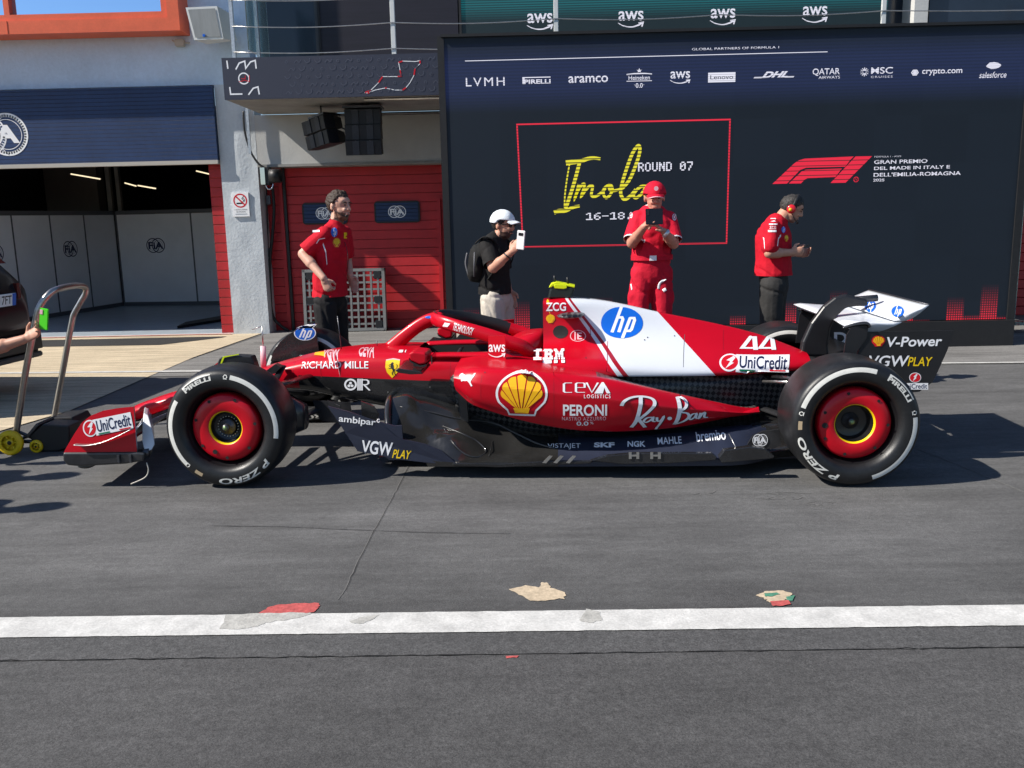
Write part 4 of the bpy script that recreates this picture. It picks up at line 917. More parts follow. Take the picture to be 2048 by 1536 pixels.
# red above the belt line, bare carbon below
bm = bmesh.new(); me = b.mesh('t', ['red_paint']); bm.from_mesh(me)
def cutplane(bm, p0, p1, d=Vector((0, 1, 0))):
    no = (Vector(p1) - Vector(p0)).cross(d); bmesh.ops.bisect_plane(bm, geom=list(bm.verts) + list(bm.edges) + list(bm.faces), plane_co=p0, plane_no=no)
p_a = K(585, 760, -.25); p_b = K(680, 755, -.28); p_c = K(905, 763, -.345)
cutplane(bm, p_b, p_c); bmesh.ops.bisect_plane(bm, geom=list(bm.verts) + list(bm.edges) + list(bm.faces), plane_co=(.22, 0, 0), plane_no=(1, 0, 0))
zbelt = lambda x: lerp(p_b.z, p_c.z, (x - p_b.x) / (p_c.x - p_b.x))
rem = []
for f in bm.faces:
    c = f.calc_center_median()
    if c.x > .22 and c.z < zbelt(c.x) + .0005: f.material_index = 1
    if c.x < .22 and f.normal.z < -.75: f.material_index = 1
    if 1.0 < c.x < 1.66 and abs(c.y) < .24 and f.normal.z > .3: rem.append(f)
bmesh.ops.delete(bm, geom=rem, context='FACES')
bm.to_mesh(me); bm.free()
q = MB(); q.v = [v.co.copy() for v in me.vertices]; q.f = [tuple(p.vertices) for p in me.polygons]; q.m = [p.material_index for p in me.polygons]; q.sm = [True] * len(q.f); bpy.data.meshes.remove(me)
mono = q; mono_mats = ['red_paint', 'carbon_worn']
sk = Skin(mono, mono_mats)
sk.stick(word('RICHARD MILLE', 'white_mark', off=.007), (602, 722.5, 736, 737), cell=.04)
sh_ = Mark().a(poly([(.02, .93), (.5, .99), (.98, .93), (.98, .6), (.86, .3), (.5, .0), (.14, .3), (.02, .6)]), 'yellow_mark').a(poly([(.02, .93), (.5, .99), (.98, .93), (.98, .985), (.5, 1.045), (.02, .985)]), 'pink_mark')
hr = 'black_mark'   # a rearing horse, drawn as a few strokes
sh_.a(poly([(.36, .70), (.42, .82), (.52, .86), (.58, .80), (.55, .74), (.60, .66), (.62, .52), (.70, .44), (.66, .34), (.56, .36), (.50, .48), (.42, .52), (.40, .62)]), hr)
sh_.a(stroke([(.44, .60), (.32, .62), (.26, .70)], .035), hr).a(stroke([(.42, .55), (.30, .52), (.24, .56)], .03), hr).a(stroke([(.58, .38), (.5, .28), (.54, .16)], .05), hr).a(stroke([(.67, .38), (.66, .26), (.74, .16)], .045), hr).a(stroke([(.68, .46), (.80, .52), (.84, .66), (.78, .74)], .035), hr).a(stroke([(.38, .74), (.30, .72)], .03), hr)
sk.stick(sh_, (770, 719, 799, 756))
om = Mark().a(ring(.25, .5, .17, .24, 30, 2.05), 'white_mark').a(disc(.25, .62, .055, .11), 'white_mark').a(disc(.19, .40, .055, .11), 'white_mark').a(disc(.31, .40, .055, .11), 'white_mark')
for k in range(3): om.a(poly([(.51 + .075 * k, .02), (.565 + .075 * k, .02), (.565 + .075 * k, .98), (.51 + .075 * k, .98)]), 'white_mark')
om.a(stroke([(.7, .9), (.86, .9), (.93, .8), (.93, .6), (.86, .5), (.76, .5), (.98, .02)], .07), 'white_mark')
sk.stick(om, (688, 757, 741, 781))
sk.stick(Mark().a(poly([(0, 0), (1, .1), (1, 1), (.1, .9)]), 'orange_mark'), (628, 703, 650, 711)); sk.stick(word('VGW', 'pink_mark', off=.03, shear=.5), (648, 699, 680, 711)); sk.stick(word('CEVA', 'pink_mark', off=.02, shear=.6), (718, 693, 748, 708))
sk.stick(Mark().a(poly([(0, .1), (.5, .1), (.62, .9), (.12, .9)]), 'white_mark').a(poly([(.78, .1), (.88, .1), (1, .9), (.9, .9)]), 'white_mark'), (797, 699, 813, 706)); sk.stick(ring(0, 0, 1, 1) and word('UniCredit', 'pink_mark'), (352, 772, 378, 781), rot=.35)
seam = Mark().a(poly([(0, 0), (1, 0), (1, 1), (0, 1)]), 'darkred_mark')
for bx_ in ((640, 714, 641.2, 754), (586, 722, 587.2, 752), (900, 725, 901, 760)): sk.stick(seam, bx_, lift=.0008)
for x, y in ((776, 784), (682, 792), (693, 800), (838, 811), (777, 806), (700, 775), (860, 774)): sk.stick(Mark().a(disc(.5, .5, .5, n=10), 'metal_light'), (x - 1.3, y - 1.3, x + 1.3, y + 1.3), cell=None)
sk.flush().build('monocoque', mono_mats, car, fixn=False)
# --- cockpit liner, seat, wheel, headrest
b = MB(); X0, X1, Yh, Zb = 1.0, 1.66, .235, .36
b.add([(X0, -Yh, .66), (X1, -Yh, .66), (X1, Yh, .66), (X0, Yh, .66), (X0, -Yh, Zb), (X1, -Yh, Zb), (X1, Yh, Zb), (X0, Yh, Zb)], [(0, 1, 5, 4), (1, 2, 6, 5), (2, 3, 7, 6), (3, 0, 4, 7), (4, 5, 6, 7)]); b.build('cockpit', 'cockpit_black', car)
b = MB(); b.loft([[Vector((1.22 + .04 * cos(a), .2 * sin(a) * .75, .60 + .07 * cos(a * 1.0))) for a in [2 * pi * k / 24 for k in range(24)]], [Vector((1.25 + .04 * cos(a), .2 * sin(a) * .75, .61 + .07 * cos(a))) for a in [2 * pi * k / 24 for k in range(24)]]]); b.box((1.1, 0, .58), (.24, .04, .04)); b.build('steering_wheel', 'plastic_black', car)
for s in (-1, 1):
    b = MB()
    P = [(1.0, s * .275, .662), (1.2, s * .285, .668), (1.35, s * .292, .668), (1.5, s * .297, .668), (1.6, s * .297, .655), (1.68, s * .28, .61)]
    b.tube(smooth_path(P, 5), 0, 14, flat=([.045] * 26, [.02] * 26, (0, 1, 0)))
    b.build('cockpit_surround', 'red_paint', car)
b = MB(); b.loft([superring(x, w_, zt, zb, 3.5) for x, w_, zt, zb in ((1.56, .24, .70, .55), (1.64, .25, .75, .55), (1.72, .24, .78, .55), (1.80, .19, .79, .55), (1.84, .13, .79, .55))]); b.build('headrest', 'red_paint', car)
b = MB(); b.loft([superring(x, w_, zt, zb, 2.5) for x, w_, zt, zb in ((1.5, .03, .66, .5), (1.54, .15, .69, .45), (1.6, .2, .70, .4), (1.68, .2, .70, .4))]); b.build('seat', 'cockpit_black', car)
# --- halo
hal = MB()
hoop = [(1.10, 0, .876), (1.12, -.10, .878), (1.19, -.19, .868), (1.32, -.255, .838), (1.48, -.285, .795), (1.62, -.30, .748), (1.70, -.295, .718), (1.755, -.27, .67)]
near = smooth_path(hoop, 6); full = [Vector((v.x, -v.y, v.z)) for v in reversed(near)] + near[1:]
hal.tube(full, 0, 16, flat=(.044, .027, (0, 0, .4)))
n_ = len(full)
pil = smooth_path([(.80, 0, .67), (.88, 0, .745), (.98, 0, .82), (1.07, 0, .865), (1.16, 0, .878)], 5)
hal.tube(pil, 0, 14, flat=([.058, .055, .052, .05, .048, .047, .046, .045, .045, .044, .044, .044, .044, .044, .044, .044, .044, .044, .042, .038, .03], [.027] * 21, (.75, 0, -.66)))
hm = ['red_paint', 'plastic_black']
for i_, f_ in enumerate(hal.f):
    c_ = sum((hal.v[q] for q in f_), Vector()) / len(f_)
    if c_.y > .06 and 1.12 < c_.x < 1.58: hal.m[i_] = 1
skh = Skin(hal, hm)
skh.stick(word('TECHNOLOGY', 'white_mark', off=.015), (905, 651, 946, 666), rot=-.26); skh.stick(Mark().a(poly([(0, .2), (.3, .9), (1, .7), (.7, .1)]), 'white_mark'), (885, 644, 900, 655)); skh.stick(Mark().a(disc(.5, .5, .5), 'blue_mark'), (850, 632, 866, 637))
halo = skh.flush().build('halo', hm, car)
b = MB(); b.tube([v + Vector((0, 0, .03)) for v in full[8:-8]], 0, 10, flat=(.018, .008, (0, 1, .2))); b.build('fairing', 'plastic_black', halo)
# --- engine cover with airbox
ST = {1.83: [(0, .99), (.10, .988), (.142, .968), (.152, .90), (.158, .81), (.17, .745), (.22, .705), (.32, .685), (.43, .66), (.48, .61), (.485, .555)],
      2.0: [(0, 1.0), (.07, .998), (.115, .97), (.137, .90), (.155, .82), (.185, .75), (.25, .705), (.35, .68), (.45, .655), (.495, .61), (.50, .555)],
      2.25: [(0, .972), (.035, .970), (.07, .945), (.108, .885), (.15, .81), (.20, .75), (.275, .70), (.37, .665), (.45, .64), (.49, .60), (.495, .555)],
      2.6: [(0, .892), (.02, .89), (.042, .872), (.085, .82), (.14, .765), (.205, .71), (.275, .665), (.345, .63), (.405, .60), (.435, .57), (.437, .545)],
      2.965: [(0, .812), (.016, .81), (.034, .795), (.075, .755), (.125, .71), (.18, .668), (.235, .632), (.285, .60), (.325, .572), (.345, .55), (.345, .53)],
      3.25: [(0, .735), (.014, .733), (.03, .72), (.065, .69), (.10, .66), (.14, .63), (.175, .604), (.205, .582), (.23, .562), (.24, .545), (.24, .525)],
      3.54: [(0, .622), (.02, .62), (.04, .617), (.07, .61), (.095, .60), (.115, .59), (.13, .578), (.14, .566), (.145, .552), (.145, .54), (.145, .528)]}
tabs = [[(x, ST[x][k][0], ST[x][k][1]) for x in sorted(ST)] for k in range(11)]
b = MB(); rings = []
for i in range(61):
    x = lerp(1.83, 3.54, i / 60); h = [interp(t, x) for t in tabs]
    hh = smooth_path([(0, a, c) for a, c in h], 3)
    rings.append([Vector((x, -v.y, v.z)) for v in hh] + [Vector((x, v.y, v.z)) for v in reversed(hh)][:-1])
b.loft(rings, closed=False, cap=False)
me = b.mesh('t', ['red_paint']); bm = bmesh.new(); bm.from_mesh(me)
def L2(xt, yt, xb, yb, ya=-.07, yb_=-.48): return K(xt, yt, ya), K(xb, yb, yb_)
LN = [L2(1131, 598, 1231, 747), L2(1137, 598, 1242, 747), L2(1142, 598, 1253, 747), L2(1314, 622, 1432, 752, -.03, -.35)]
for p0, p1 in LN: cutplane(bm, p0, p1)
def side(c, l): p0, p1 = l; return (p1.x - p0.x) * (c.z - p0.z) - (p1.z - p0.z) * (c.x - p0.x)   # >0: to the rear of the slanted line
for f in bm.faces:
    c = f.calc_center_median(); s = [side(c, l) > 0 for l in LN]
    if s[3]: continue
    if s[2]: f.material_index = 1
    elif s[1]: f.material_index = 2
    elif s[0]: f.material_index = 1
bm.to_mesh(me); bm.free()
q = MB(); q.v = [v.co.copy() for v in me.vertices]; q.f = [tuple(p.vertices) for p in me.polygons]; q.m = [p.material_index for p in me.polygons]; q.sm = [True] * len(q.f); bpy.data.meshes.remove(me)
em = ['red_paint', 'white_paint', 'darkred_mark']; sk = Skin(q, em)
sk.stick(word('ZCG', 'white_mark', off=.02), (1092, 605, 1132, 622)); sk.stick(PEC('orange_mark', 'orange_mark', 'yellow_mark'), (1092, 629, 1110, 646)); sk.stick(Mark().a(poly([(0, 0), (1, 0), (.5, 1)]), 'orange_mark'), (1092, 598, 1099, 604))
sk.stick(HP(), (1202, 613, 1286, 678)); 
IB = ['0-.26 .30-.58 .66-.76 .90-1', '0-.26 .30-.62 .66-.78 .88-1', '.08-.18 .36-.46 .52-.62 .70-.81 .85-.96', '.08-.18 .36-.58 .70-.96', '.08-.18 .36-.58 .70-.77 .79-.87 .89-.96', '.08-.18 .36-.46 .52-.62 .70-.77 .80-.86 .89-.96', '0-.26 .30-.62 .66-.77 .815-.845 .89-1', '0-.26 .30-.58 .66-.77 .89-1']
ib = Mark()
for k, row in enumerate(IB):
    for sp_ in row.split(): x0, x1 = map(float, sp_.split('-')); y1 = 1 - k / 8; ib.a(poly([(x0, y1 - .1), (x1, y1 - .1), (x1, y1), (x0, y1)]), 'white_mark')
sk.stick(ib, (1067, 698, 1129, 722))
fe = Mark().a(ring(.5, .5, .45, .5, 30), 'pink_mark').a(poly([(.28, .15), (.36, .15), (.36, .85), (.28, .85)]), 'pink_mark').a(T('E', off=.02), 'pink_mark', (.45, .2, .75, .8)); sk.stick(fe, (1140, 661, 1172, 684))
n44 = Mark()
for dx in (0, .5):
    n44.a(stroke([(.33 + dx, 1.0), (.30 + dx, .98), (.06 + dx, .16), (.44 + dx, .16)], .12), 'white_mark').a(stroke([(.27 + dx, .93), (.40 + dx, .93), (.43 + dx, .02)], .13), 'white_mark')
sk.stick(n44, (1480, 673, 1552, 701)); sk.stick(UNI(), (1440, 709, 1578, 744), rot=-.04)
seam = Mark().a(poly([(0, 0), (1, 0), (1, 1), (0, 1)]), 'darkred_mark')
for bx_ in ((1214, 690, 1215.2, 742), (1446, 660, 1447.2, 700), (1180, 655, 1181.2, 690)): sk.stick(seam, bx_, lift=.0008)
for x, y in ((1349, 672), (1295, 675), (1289, 680), (1172, 716), (1181, 669)): sk.stick(Mark().a(disc(.5, .5, .5, n=10), 'metal_dark'), (x - 1.2, y - 1.2, x + 1.2, y + 1.2), cell=None)
sk.stick(Mark().a(poly([(0, 0), (.5, 0), (1, 1), (.5, 1)]), 'partition_seam'), (1366, 675, 1368, 752), cell=.05, lift=.0008)
sk.stick(Mark().a(disc(.5, .5, .5), 'cockpit_black'), (1106, 651, 1136, 677), cell=.02)
ecov = sk.flush().build('engine_cover', em, car, fixn=False)
b = MB(); r0 = rings[0]; ce = Vector((1.83, 0, .86)); in_ = [v for v in r0 if v.z > .73]
b.add([v + Vector((.004, 0, 0)) for v in in_] + [Vector((1.845, 0, .73))], [(i, i + 1, len(in_)) for i in range(len(in_) - 1)]); b.build('air_intake', 'cockpit_black', ecov)
b = MB(); h = K(1140, 630, -.17); b.loft([[h + Vector((cx + .085 * cos(a) * k, y_, .018 * sin(a) * k)) for a in [2 * pi * j / 16 for j in range(16)]] for cx, y_, k in ((0.02, .05, .9), (0, -.03, 1), (-.01, -.1, .75), (-.015, -.13, .3))]); b.build('winglet', 'carbon_check', ecov)
# --- onboard camera on top
tcam = empty('camera_pod', (0, 0, 0), parent=car)
def kp(pts, yc): return [K2(x, y, yc) for x, y in pts]
def slab(name, pts, y0, y1, m, parent, yk=None, bev=0, side=None):
    b = MB(); pp = kp(pts, yk if yk is not None else (y0 + y1) / 2)
    ms = [m] if side is None else [m, side]
    b.prism(pp, lambda u, v, t: Vector((u, t, v)), y0, y1, 0, None if side is None else 1)
    o = b.build(name, ms, parent)
    if bev:
        md = o.modifiers.new('b', 'BEVEL'); md.width = bev; md.segments = 2; md.limit_method = 'ANGLE'
    return o
slab('housing', [(1096, 596), (1099, 580), (1103, 570), (1150, 573), (1147, 585), (1141, 596)], -.06, .06, 'lime_dark', tcam, 0, .012)
slab('yellow_cap', [(1098, 574), (1102, 567), (1112, 563), (1150, 570), (1149, 574), (1125, 569), (1110, 568), (1103, 573)], -.064, .064, 'lime', tcam, 0, .003)
slab('trim', [(1107, 572), (1110, 568), (1133, 570), (1134, 576), (1128, 578), (1110, 577)], -.066, -.055, 'lime', tcam, -.066, .003)
for x, y in ((1110, 557), (1136, 560)): a = K(x, y + 8, 0); b = MB(); b.tube([a, a + Vector((-.004, 0, .045))], .007, 6); b.build('aerial', 'plastic_black', tcam)
# --- sidepods
SP = [(1.31, .70, .640, .50, .655), (1.40, .755, .655, .43, .668), (1.5, .785, .658, .395, .672), (1.75, .805, .645, .325, .655), (2.0, .805, .618, .278, .605), (2.15, .80, .598, .266, .575), (2.3, .785, .565, .258, .50), (2.6, .725, .482, .262, .40), (2.9, .62, .395, .286, .33), (3.06, .53, .345, .30, .315), (3.16, .46, .325, .315, .31)]
def sp_ring(x, wo, zt, zb, zi):
    zm = lerp(zb, zt, .62); P = [(-.32, zi), (-.5 * wo - .1, lerp(zi, zt, .6) + .003), (-wo + .10, zt), (-wo + .035, zt - .02), (-wo + .004, lerp(zt, zm, .75)), (-wo, zm), (-wo + .012, lerp(zm, zb, .5)), (-wo + .045, zb + .03), (-wo + .09, zb + .006), (-.5 * wo, zb), (-.36, zb + .02)]
    return [Vector((x, a, c)) for a, c in P]
b = MB(); rings = []
for i in range(49):
    x = lerp(1.31, 3.16, i / 48); rings.append(sp_ring(x, *interp(SP, x)))
fine = []
for r in rings:
    sm = smooth_path([(v.x, v.y, v.z) for v in r] , 3); fine.append(sm)
n = len(fine[0]); 
for i in range(len(fine) - 1):
    pass
segm = lambda j, x: 0
V = [v for r in fine for v in r]; Fs = []; ms = []
for i in range(len(fine) - 1):
    for j in range(n - 1):
        a = i * n + j; Fs.append((a, a + 1, a + 1 + n, a + n)); x = fine[i][0].x
        ms.append(1 if (j < 6 and x > 2.14) or j >= 24 else 0)
b.add(V, Fs, ms, True)
b.add(fine[0], [tuple(range(n))], 2)
b.add(fine[-1], [tuple(range(n))[::-1]], 1)
sm_ = ['red_paint', 'carbon_check', 'cockpit_black']; sk = Skin(b, sm_)
sk.stick(PEC('white_mark', 'red_paint', 'orange_mark'), (991, 746, 1095, 834))
pu = Mark().a(poly([(.0, .72), (.06, .92), (.2, 1.0), (.32, .86), (.5, .72), (.66, .62), (.82, .78), (.92, .96), (1.0, .98), (.97, .86), (.88, .66), (.76, .46), (.7, .3), (.78, .04), (.68, .0), (.62, .22), (.52, .4), (.4, .36), (.3, .4), (.16, .34), (.12, .42), (.2, .5), (.18, .66), (.08, .66)]), 'white_mark'); sk.stick(pu, (917, 745, 951, 772))
cv = 'white_mark'; ce_ = Mark().a(stroke([(.2, .92), (.06, .92), (.03, .85), (.03, .18), (.06, .1), (.2, .1)], .045), cv).a(stroke([(.29, .52), (.46, .52), (.46, .86), (.43, .92), (.31, .92), (.28, .85), (.28, .17), (.31, .1), (.47, .1)], .045), cv).a(stroke([(.5, .95), (.61, .08), (.74, .95)], .045), cv).a(poly([(.66, .0), (.82, 1.0), (.86, 1.0), (1.0, .02), (.92, .02), (.87, .5), (.84, .0)]), cv)
sk.stick(ce_, (1125, 764, 1221, 787)); sk.stick(word('LOGISTICS', cv, off=.008, space=1.35), (1168, 789, 1221, 796.5)); sk.stick(word('PERONI', cv, off=.022), (1126, 809, 1214, 832)); sk.stick(word('NASTRO AZZURRO', 'pink_mark', space=1.2, off=.006), (1124, 833.5, 1212, 841)); sk.stick(word('0.0', cv, off=.02), (1153, 842.5, 1177, 851)); sk.stick(word('%', cv), (1180, 843, 1187, 848))
seam = Mark().a(poly([(0, 0), (1, 0), (1, 1), (0, 1)]), 'darkred_mark')
for bx_ in ((961, 752, 962, 800), (1107, 744, 1108, 850), (1449, 816, 1450, 842)): sk.stick(seam, bx_, lift=.0008)
for x, y in ((1189, 737), (1128, 738), (970, 745), (1360, 790)): sk.stick(Mark().a(disc(.5, .5, .5, n=10), 'metal_dark'), (x - 1.2, y - 1.2, x + 1.2, y + 1.2), cell=None)
# flowing hand lettering
def zr(P): return [((x - 1040) / 770, 1 - (y - 1050) / 325) for x, y in P]
rb = Mark()
def rbs(w_, col):
    k = 0 if col == 'white_mark' else 9
    def s_(P, a): rb.a(stroke([(x + k / 770, y - (k * .6) / 325) for x, y in zr(P)], a, smooth=4), col)
    s_([(1045, 1145), (1070, 1105), (1140, 1075), (1230, 1068), (1310, 1085), (1325, 1125), (1270, 1190), (1215, 1240), (1185, 1265)], w_); s_([(1215, 1070), (1200, 1150), (1180, 1230), (1160, 1290), (1130, 1345)], w_ * 1.1); s_([(1185, 1262), (1215, 1300), (1250, 1345)], w_ * 1.15)
    s_([(1310, 1240), (1260, 1245), (1230, 1275), (1250, 1290), (1290, 1265), (1310, 1240), (1305, 1275), (1330, 1280)], w_ * .7); s_([(1340, 1240), (1345, 1275), (1375, 1270), (1400, 1230), (1375, 1290), (1345, 1365)], w_ * .75)
    rb.a(disc(*zr([(1450, 1250)])[0], .026, .05), col)
    s_([(1545, 1085), (1540, 1160), (1525, 1240), (1500, 1315)], w_ * 1.2); s_([(1560, 1085), (1610, 1110), (1600, 1150), (1545, 1190), (1605, 1205), (1620, 1240), (1570, 1285), (1500, 1315)], w_ * .95)
    s_([(1690, 1210), (1650, 1215), (1625, 1250), (1640, 1265), (1675, 1240), (1690, 1210), (1685, 1250), (1705, 1255)], w_ * .7); s_([(1725, 1205), (1712, 1255), (1740, 1215), (1765, 1205), (1760, 1245), (1795, 1250)], w_ * .75)
rbs(.04, 'black_mark'); rbs(.04, 'white_mark')
sk.stick(rb, (1244, 792, 1422, 864), cell=.02)
spn = sk.flush().build('sidepod', sm_, car, fixn=False)
b2 = MB(); b2.add([(v.x, -v.y, v.z) for v in b.v[:len(V) + 2 * n]], [tuple(reversed(f)) for f in b.f[:len(Fs) + 2]], b.m[:len(Fs) + 2], True); b2.build('sidepod', sm_, car, fixn=False)
# --- lower bodywork, gearbox
LB = [(.95, .26, .54, .10), (1.35, .40, .62, .10), (1.75, .485, .58, .10), (2.1, .50, .555, .10), (2.5, .43, .55, .10), (2.9, .33, .535, .10), (3.2, .235, .53, .11), (3.5, .15, .53, .13), (3.9, .10, .45, .2)]
b = MB(); rings = []
for i in range(37):
    x = lerp(.95, 3.9, i / 36); w_, zt, zb = interp(LB, x); r = superring(x, w_, zt, zb, 5, 28)
    rings.append([Vector((v.x, v.y * lerp(.78, 1.0, (v.z - zb) / (zt - zb)), v.z)) for v in r])
b.loft(rings); b.build('lower_bodywork', 'carbon_check', car)
# --- floor
HI = [(.70, .36), (.85, .425), (1.0, .425), (1.25, .355), (1.5, .262), (1.8, .205), (2.2, .205), (2.7, .23), (3.1, .25), (3.45, .25)]
HE = [(.70, .30), (.85, .24), (1.0, .155), (1.2, .108), (1.5, .10), (2.2, .105), (2.8, .115), (3.2, .115), (3.45, .12)]
YE = [(.70, .62), (.85, .70), (1.0, .765), (1.2, .79), (2.9, .79), (3.05, .75), (3.2, .64), (3.45, .56)]
YI = [(.70, .40), (1.5, .42), (1.9, .55), (2.3, .60), (2.9, .58), (3.1, .5), (3.45, .3)]
def fz(x, y):
    hi = interp(HI, x)[0]; he = interp(HE, x)[0]; ye = interp(YE, x)[0]; yi = interp(YI, x)[0]; t = min(1, max(0, (ye - y) / (ye - yi))); t = t * t * (3 - 2 * t)
    z = he + (hi - he) * t
    z += .065 * math.exp(-((x - 1.32 - .5 * (.68 - y)) / .16) ** 2 - ((y - .64) / .07) ** 2) - .045 * math.exp(-((x - 1.55) / .22) ** 2 - ((y - .63) / .06) ** 2)
    z -= .05 * math.exp(-((x - 1.12) / .13) ** 2 - ((y - .56) / .07) ** 2) - .028 * math.exp(-((x - .98 - 1.2 * max(0, y - .45)) / .06) ** 2) * (1 if .42 < y < .75 else 0)
    return z
b = MB()
for s in (-1, 1):
    b.grid(lambda u, v: Vector((lerp(.86, 3.45, u), s * lerp(interp(YE, lerp(.86, 3.45, u))[0], .0, v), fz(lerp(.86, 3.45, u), lerp(interp(YE, lerp(.86, 3.45, u))[0], .0, v)))), 90, 26)
    b.grid(lambda u, v: Vector((lerp(.86, 3.45, u), s * interp(YE, lerp(.86, 3.45, u))[0], lerp(.075 if u > .1 else .15, fz(lerp(.86, 3.45, u), interp(YE, lerp(.86, 3.45, u))[0]), v))), 90, 1)
b.box((2.1, 0, .06), (2.6, 1.1, .02), 0)
b.tube(smooth_path([(.865, -.30, .425), (.862, -.42, .418), (.868, -.52, .385), (.88, -.60, .33), (.90, -.67, .26), (.93, -.72, .20)]), .022, 12); b.tube(smooth_path([(.865, .30, .425), (.862, .42, .418), (.868, .52, .385), (.88, .60, .33), (.90, .67, .26)]), .022, 12)
fm_ = ['carbon_floor', 'navy_paint']
for i, f in enumerate(b.f):
    c = sum((b.v[k] for k in f), Vector()) / len(f)
    if c.x > 1.93 and abs(c.y) > .5 and c.x < 3.2: b.m[i] = 1
sk = Skin(b, fm_)
for t, bx, k in (('VISTAJET', (1095, 887, 1161, 899), {}), ('SKF', (1188, 885, 1229, 895), dict(off=.045)), ('NGK', (1255, 882, 1291, 894), dict(off=.03)), ('MAHLE', (1315, 874, 1363, 888), dict(off=.008)), ('brembo', (1392, 861, 1451, 880), dict(off=.014))):
    sk.stick(word(t, 'white_mark', **k), bx, rot=.12 if t == 'brembo' else (.07 if t == 'MAHLE' else 0), cell=.05)
flt = b.bvh()
def on_floor(P): 
    out = []
    for x, y in P:
        d = rayc(x, y); h_, no_, _, _ = flt.ray_cast(CAMC, d)
        if h_ is not None: out.append(h_ - d * .002)
    return out
flo = sk.flush().build('floor', fm_, car)
for P, r_ in (([(742, 818), (758, 813), (800, 814), (860, 824), (920, 838), (985, 846), (1030, 866), (1075, 887), (1110, 897)], .006), ([(885, 852), (900, 858), (930, 870), (955, 883), (972, 903), (955, 914), (930, 908), (905, 885), (888, 857)], .005), ([(1000, 860), (985, 885), (978, 912)], .0025)):
    rb_ = MB(); rb_.tube(smooth_path(on_floor(P), 5), 0, 8, flat=(r_, r_ * .7, (0, 0, 1))); rb_.build('rib', 'carbon', flo)
slab('sidepod_post', [(915, 742), (929, 742), (934, 800), (938, 852), (922, 852), (916, 800)], -.50, -.47, 'carbon', car, -.5, .005)
# side board and floor edges
b = MB()
pts = [(655, 813), (700, 824), (742, 838), (790, 851), (804, 850), (806, 878), (850, 888), (884, 902), (911, 925), (905, 929), (860, 926), (800, 919), (715, 903), (690, 865)]
pk = kp(pts, -.79)
b.prism(pk, lambda u, v, t: Vector((u, t + .10 * max(0, .25 - (u - .55)) - (.05 * (v - .1)), v)), -.79, -.776)
bmats = ['navy_paint', 'carbon']; sk = Skin(b, bmats)
sk.stick(word('ambipar', 'white_mark', off=.014), (677, 834, 752, 851), rot=-.1); sk.stick(Mark().a(ring(.5, .5, .3, .5, 12), 'white_mark'), (753, 838, 760, 846)); sk.stick(VGW(), (723, 884, 823, 914), rot=-.09)
sk.flush().build('floor_board', bmats, car)
slab('floor_fence', [(722, 802), (748, 812), (758, 828), (752, 850), (740, 843), (724, 833)], -.71, -.70, 'carbon_worn', car)
slab('floor_fence', [(655, 800), (680, 812), (690, 850), (672, 845), (660, 820)], -.50, -.49, 'carbon', car); slab('floor_fence', [(625, 800), (700, 805), (708, 850), (640, 840)], -.35, -.34, 'carbon', car)
slab('floor_edge', [(1180, 921), (1215, 911), (1270, 906), (1425, 906), (1434, 914), (1430, 920), (1340, 926), (1245, 928)], -.825, -.79, 'carbon_worn', car, -.82, .004)
slab('floor_edge', [(1437, 914), (1448, 900), (1500, 893), (1530, 897), (1549, 912), (1545, 916), (1500, 920), (1443, 925)], -.84, -.79, 'carbon_worn', car, -.83, .004)
slab('floor_edge', [(906, 925), (1000, 927), (1100, 921), (1185, 921), (1180, 926), (1090, 930), (1000, 934), (905, 930)], -.81, -.79, 'carbon_worn', car, -.80, .003)
for x in (1085, 1107, 1132): slab('floor_strake', [(x, 925), (x + 14, 911), (x + 20, 912), (x + 7, 926)], -.815, -.80, 'metal_light', car)
for x in (1268, 1311):
    b = MB(); a = K(x, 911, -.828)
    for dx in (-.022, .022): b.box(a + Vector((dx, 0, 0)), (.016, .008, .04))
    b.box(a, (.03, .006, .01)); b.build('bracket', 'metal_light', car)
b = MB(); b.tube([K(1458, 868, -.74), K(1477, 905, -.82)], .003, 6); b.build('stay', 'metal_light', car)
slab('floor_tail', [(1490, 895), (1505, 872), (1525, 862), (1560, 858), (1560, 890), (1545, 897)], -.66, -.64, 'carbon', car, -.65)
bb = MB(); e = K(1520, 880, -.662); emats = ['carbon']; bb.box((e.x, -.652, e.z), (.01, .01, .01)); panel([(FIA('white_mark', 'black_mark'), (e.x - .046, e.z - .038, e.x + .046, e.z + .038))], lambda a, q, t: (a, -.664 - t, q), bb, emats, .001); bb.build('emblem', emats, car, fixn=False)
# diffuser and crash structure
b = MB(); b.grid(lambda u, v: Vector((lerp(3.3, 4.05, u), lerp(-.52, .52, v), .1 + .24 * u * u)), 12, 10)
for y in (-.52, -.26, 0, .26, .52): b.prism([(3.3, .08), (4.05, .2), (4.05, .36), (3.3, .14)], lambda u, v, t: Vector((u, y + t, v)), -.006, .006)
b.build('diffuser', 'carbon', car)
b = MB(); b.loft([superring(x, w_, zt, zb, 3) for x, w_, zt, zb in ((3.5, .12, .50, .34), (3.9, .07, .46, .34), (4.15, .05, .43, .33))]); b.build('crash_structure', 'carbon', car)
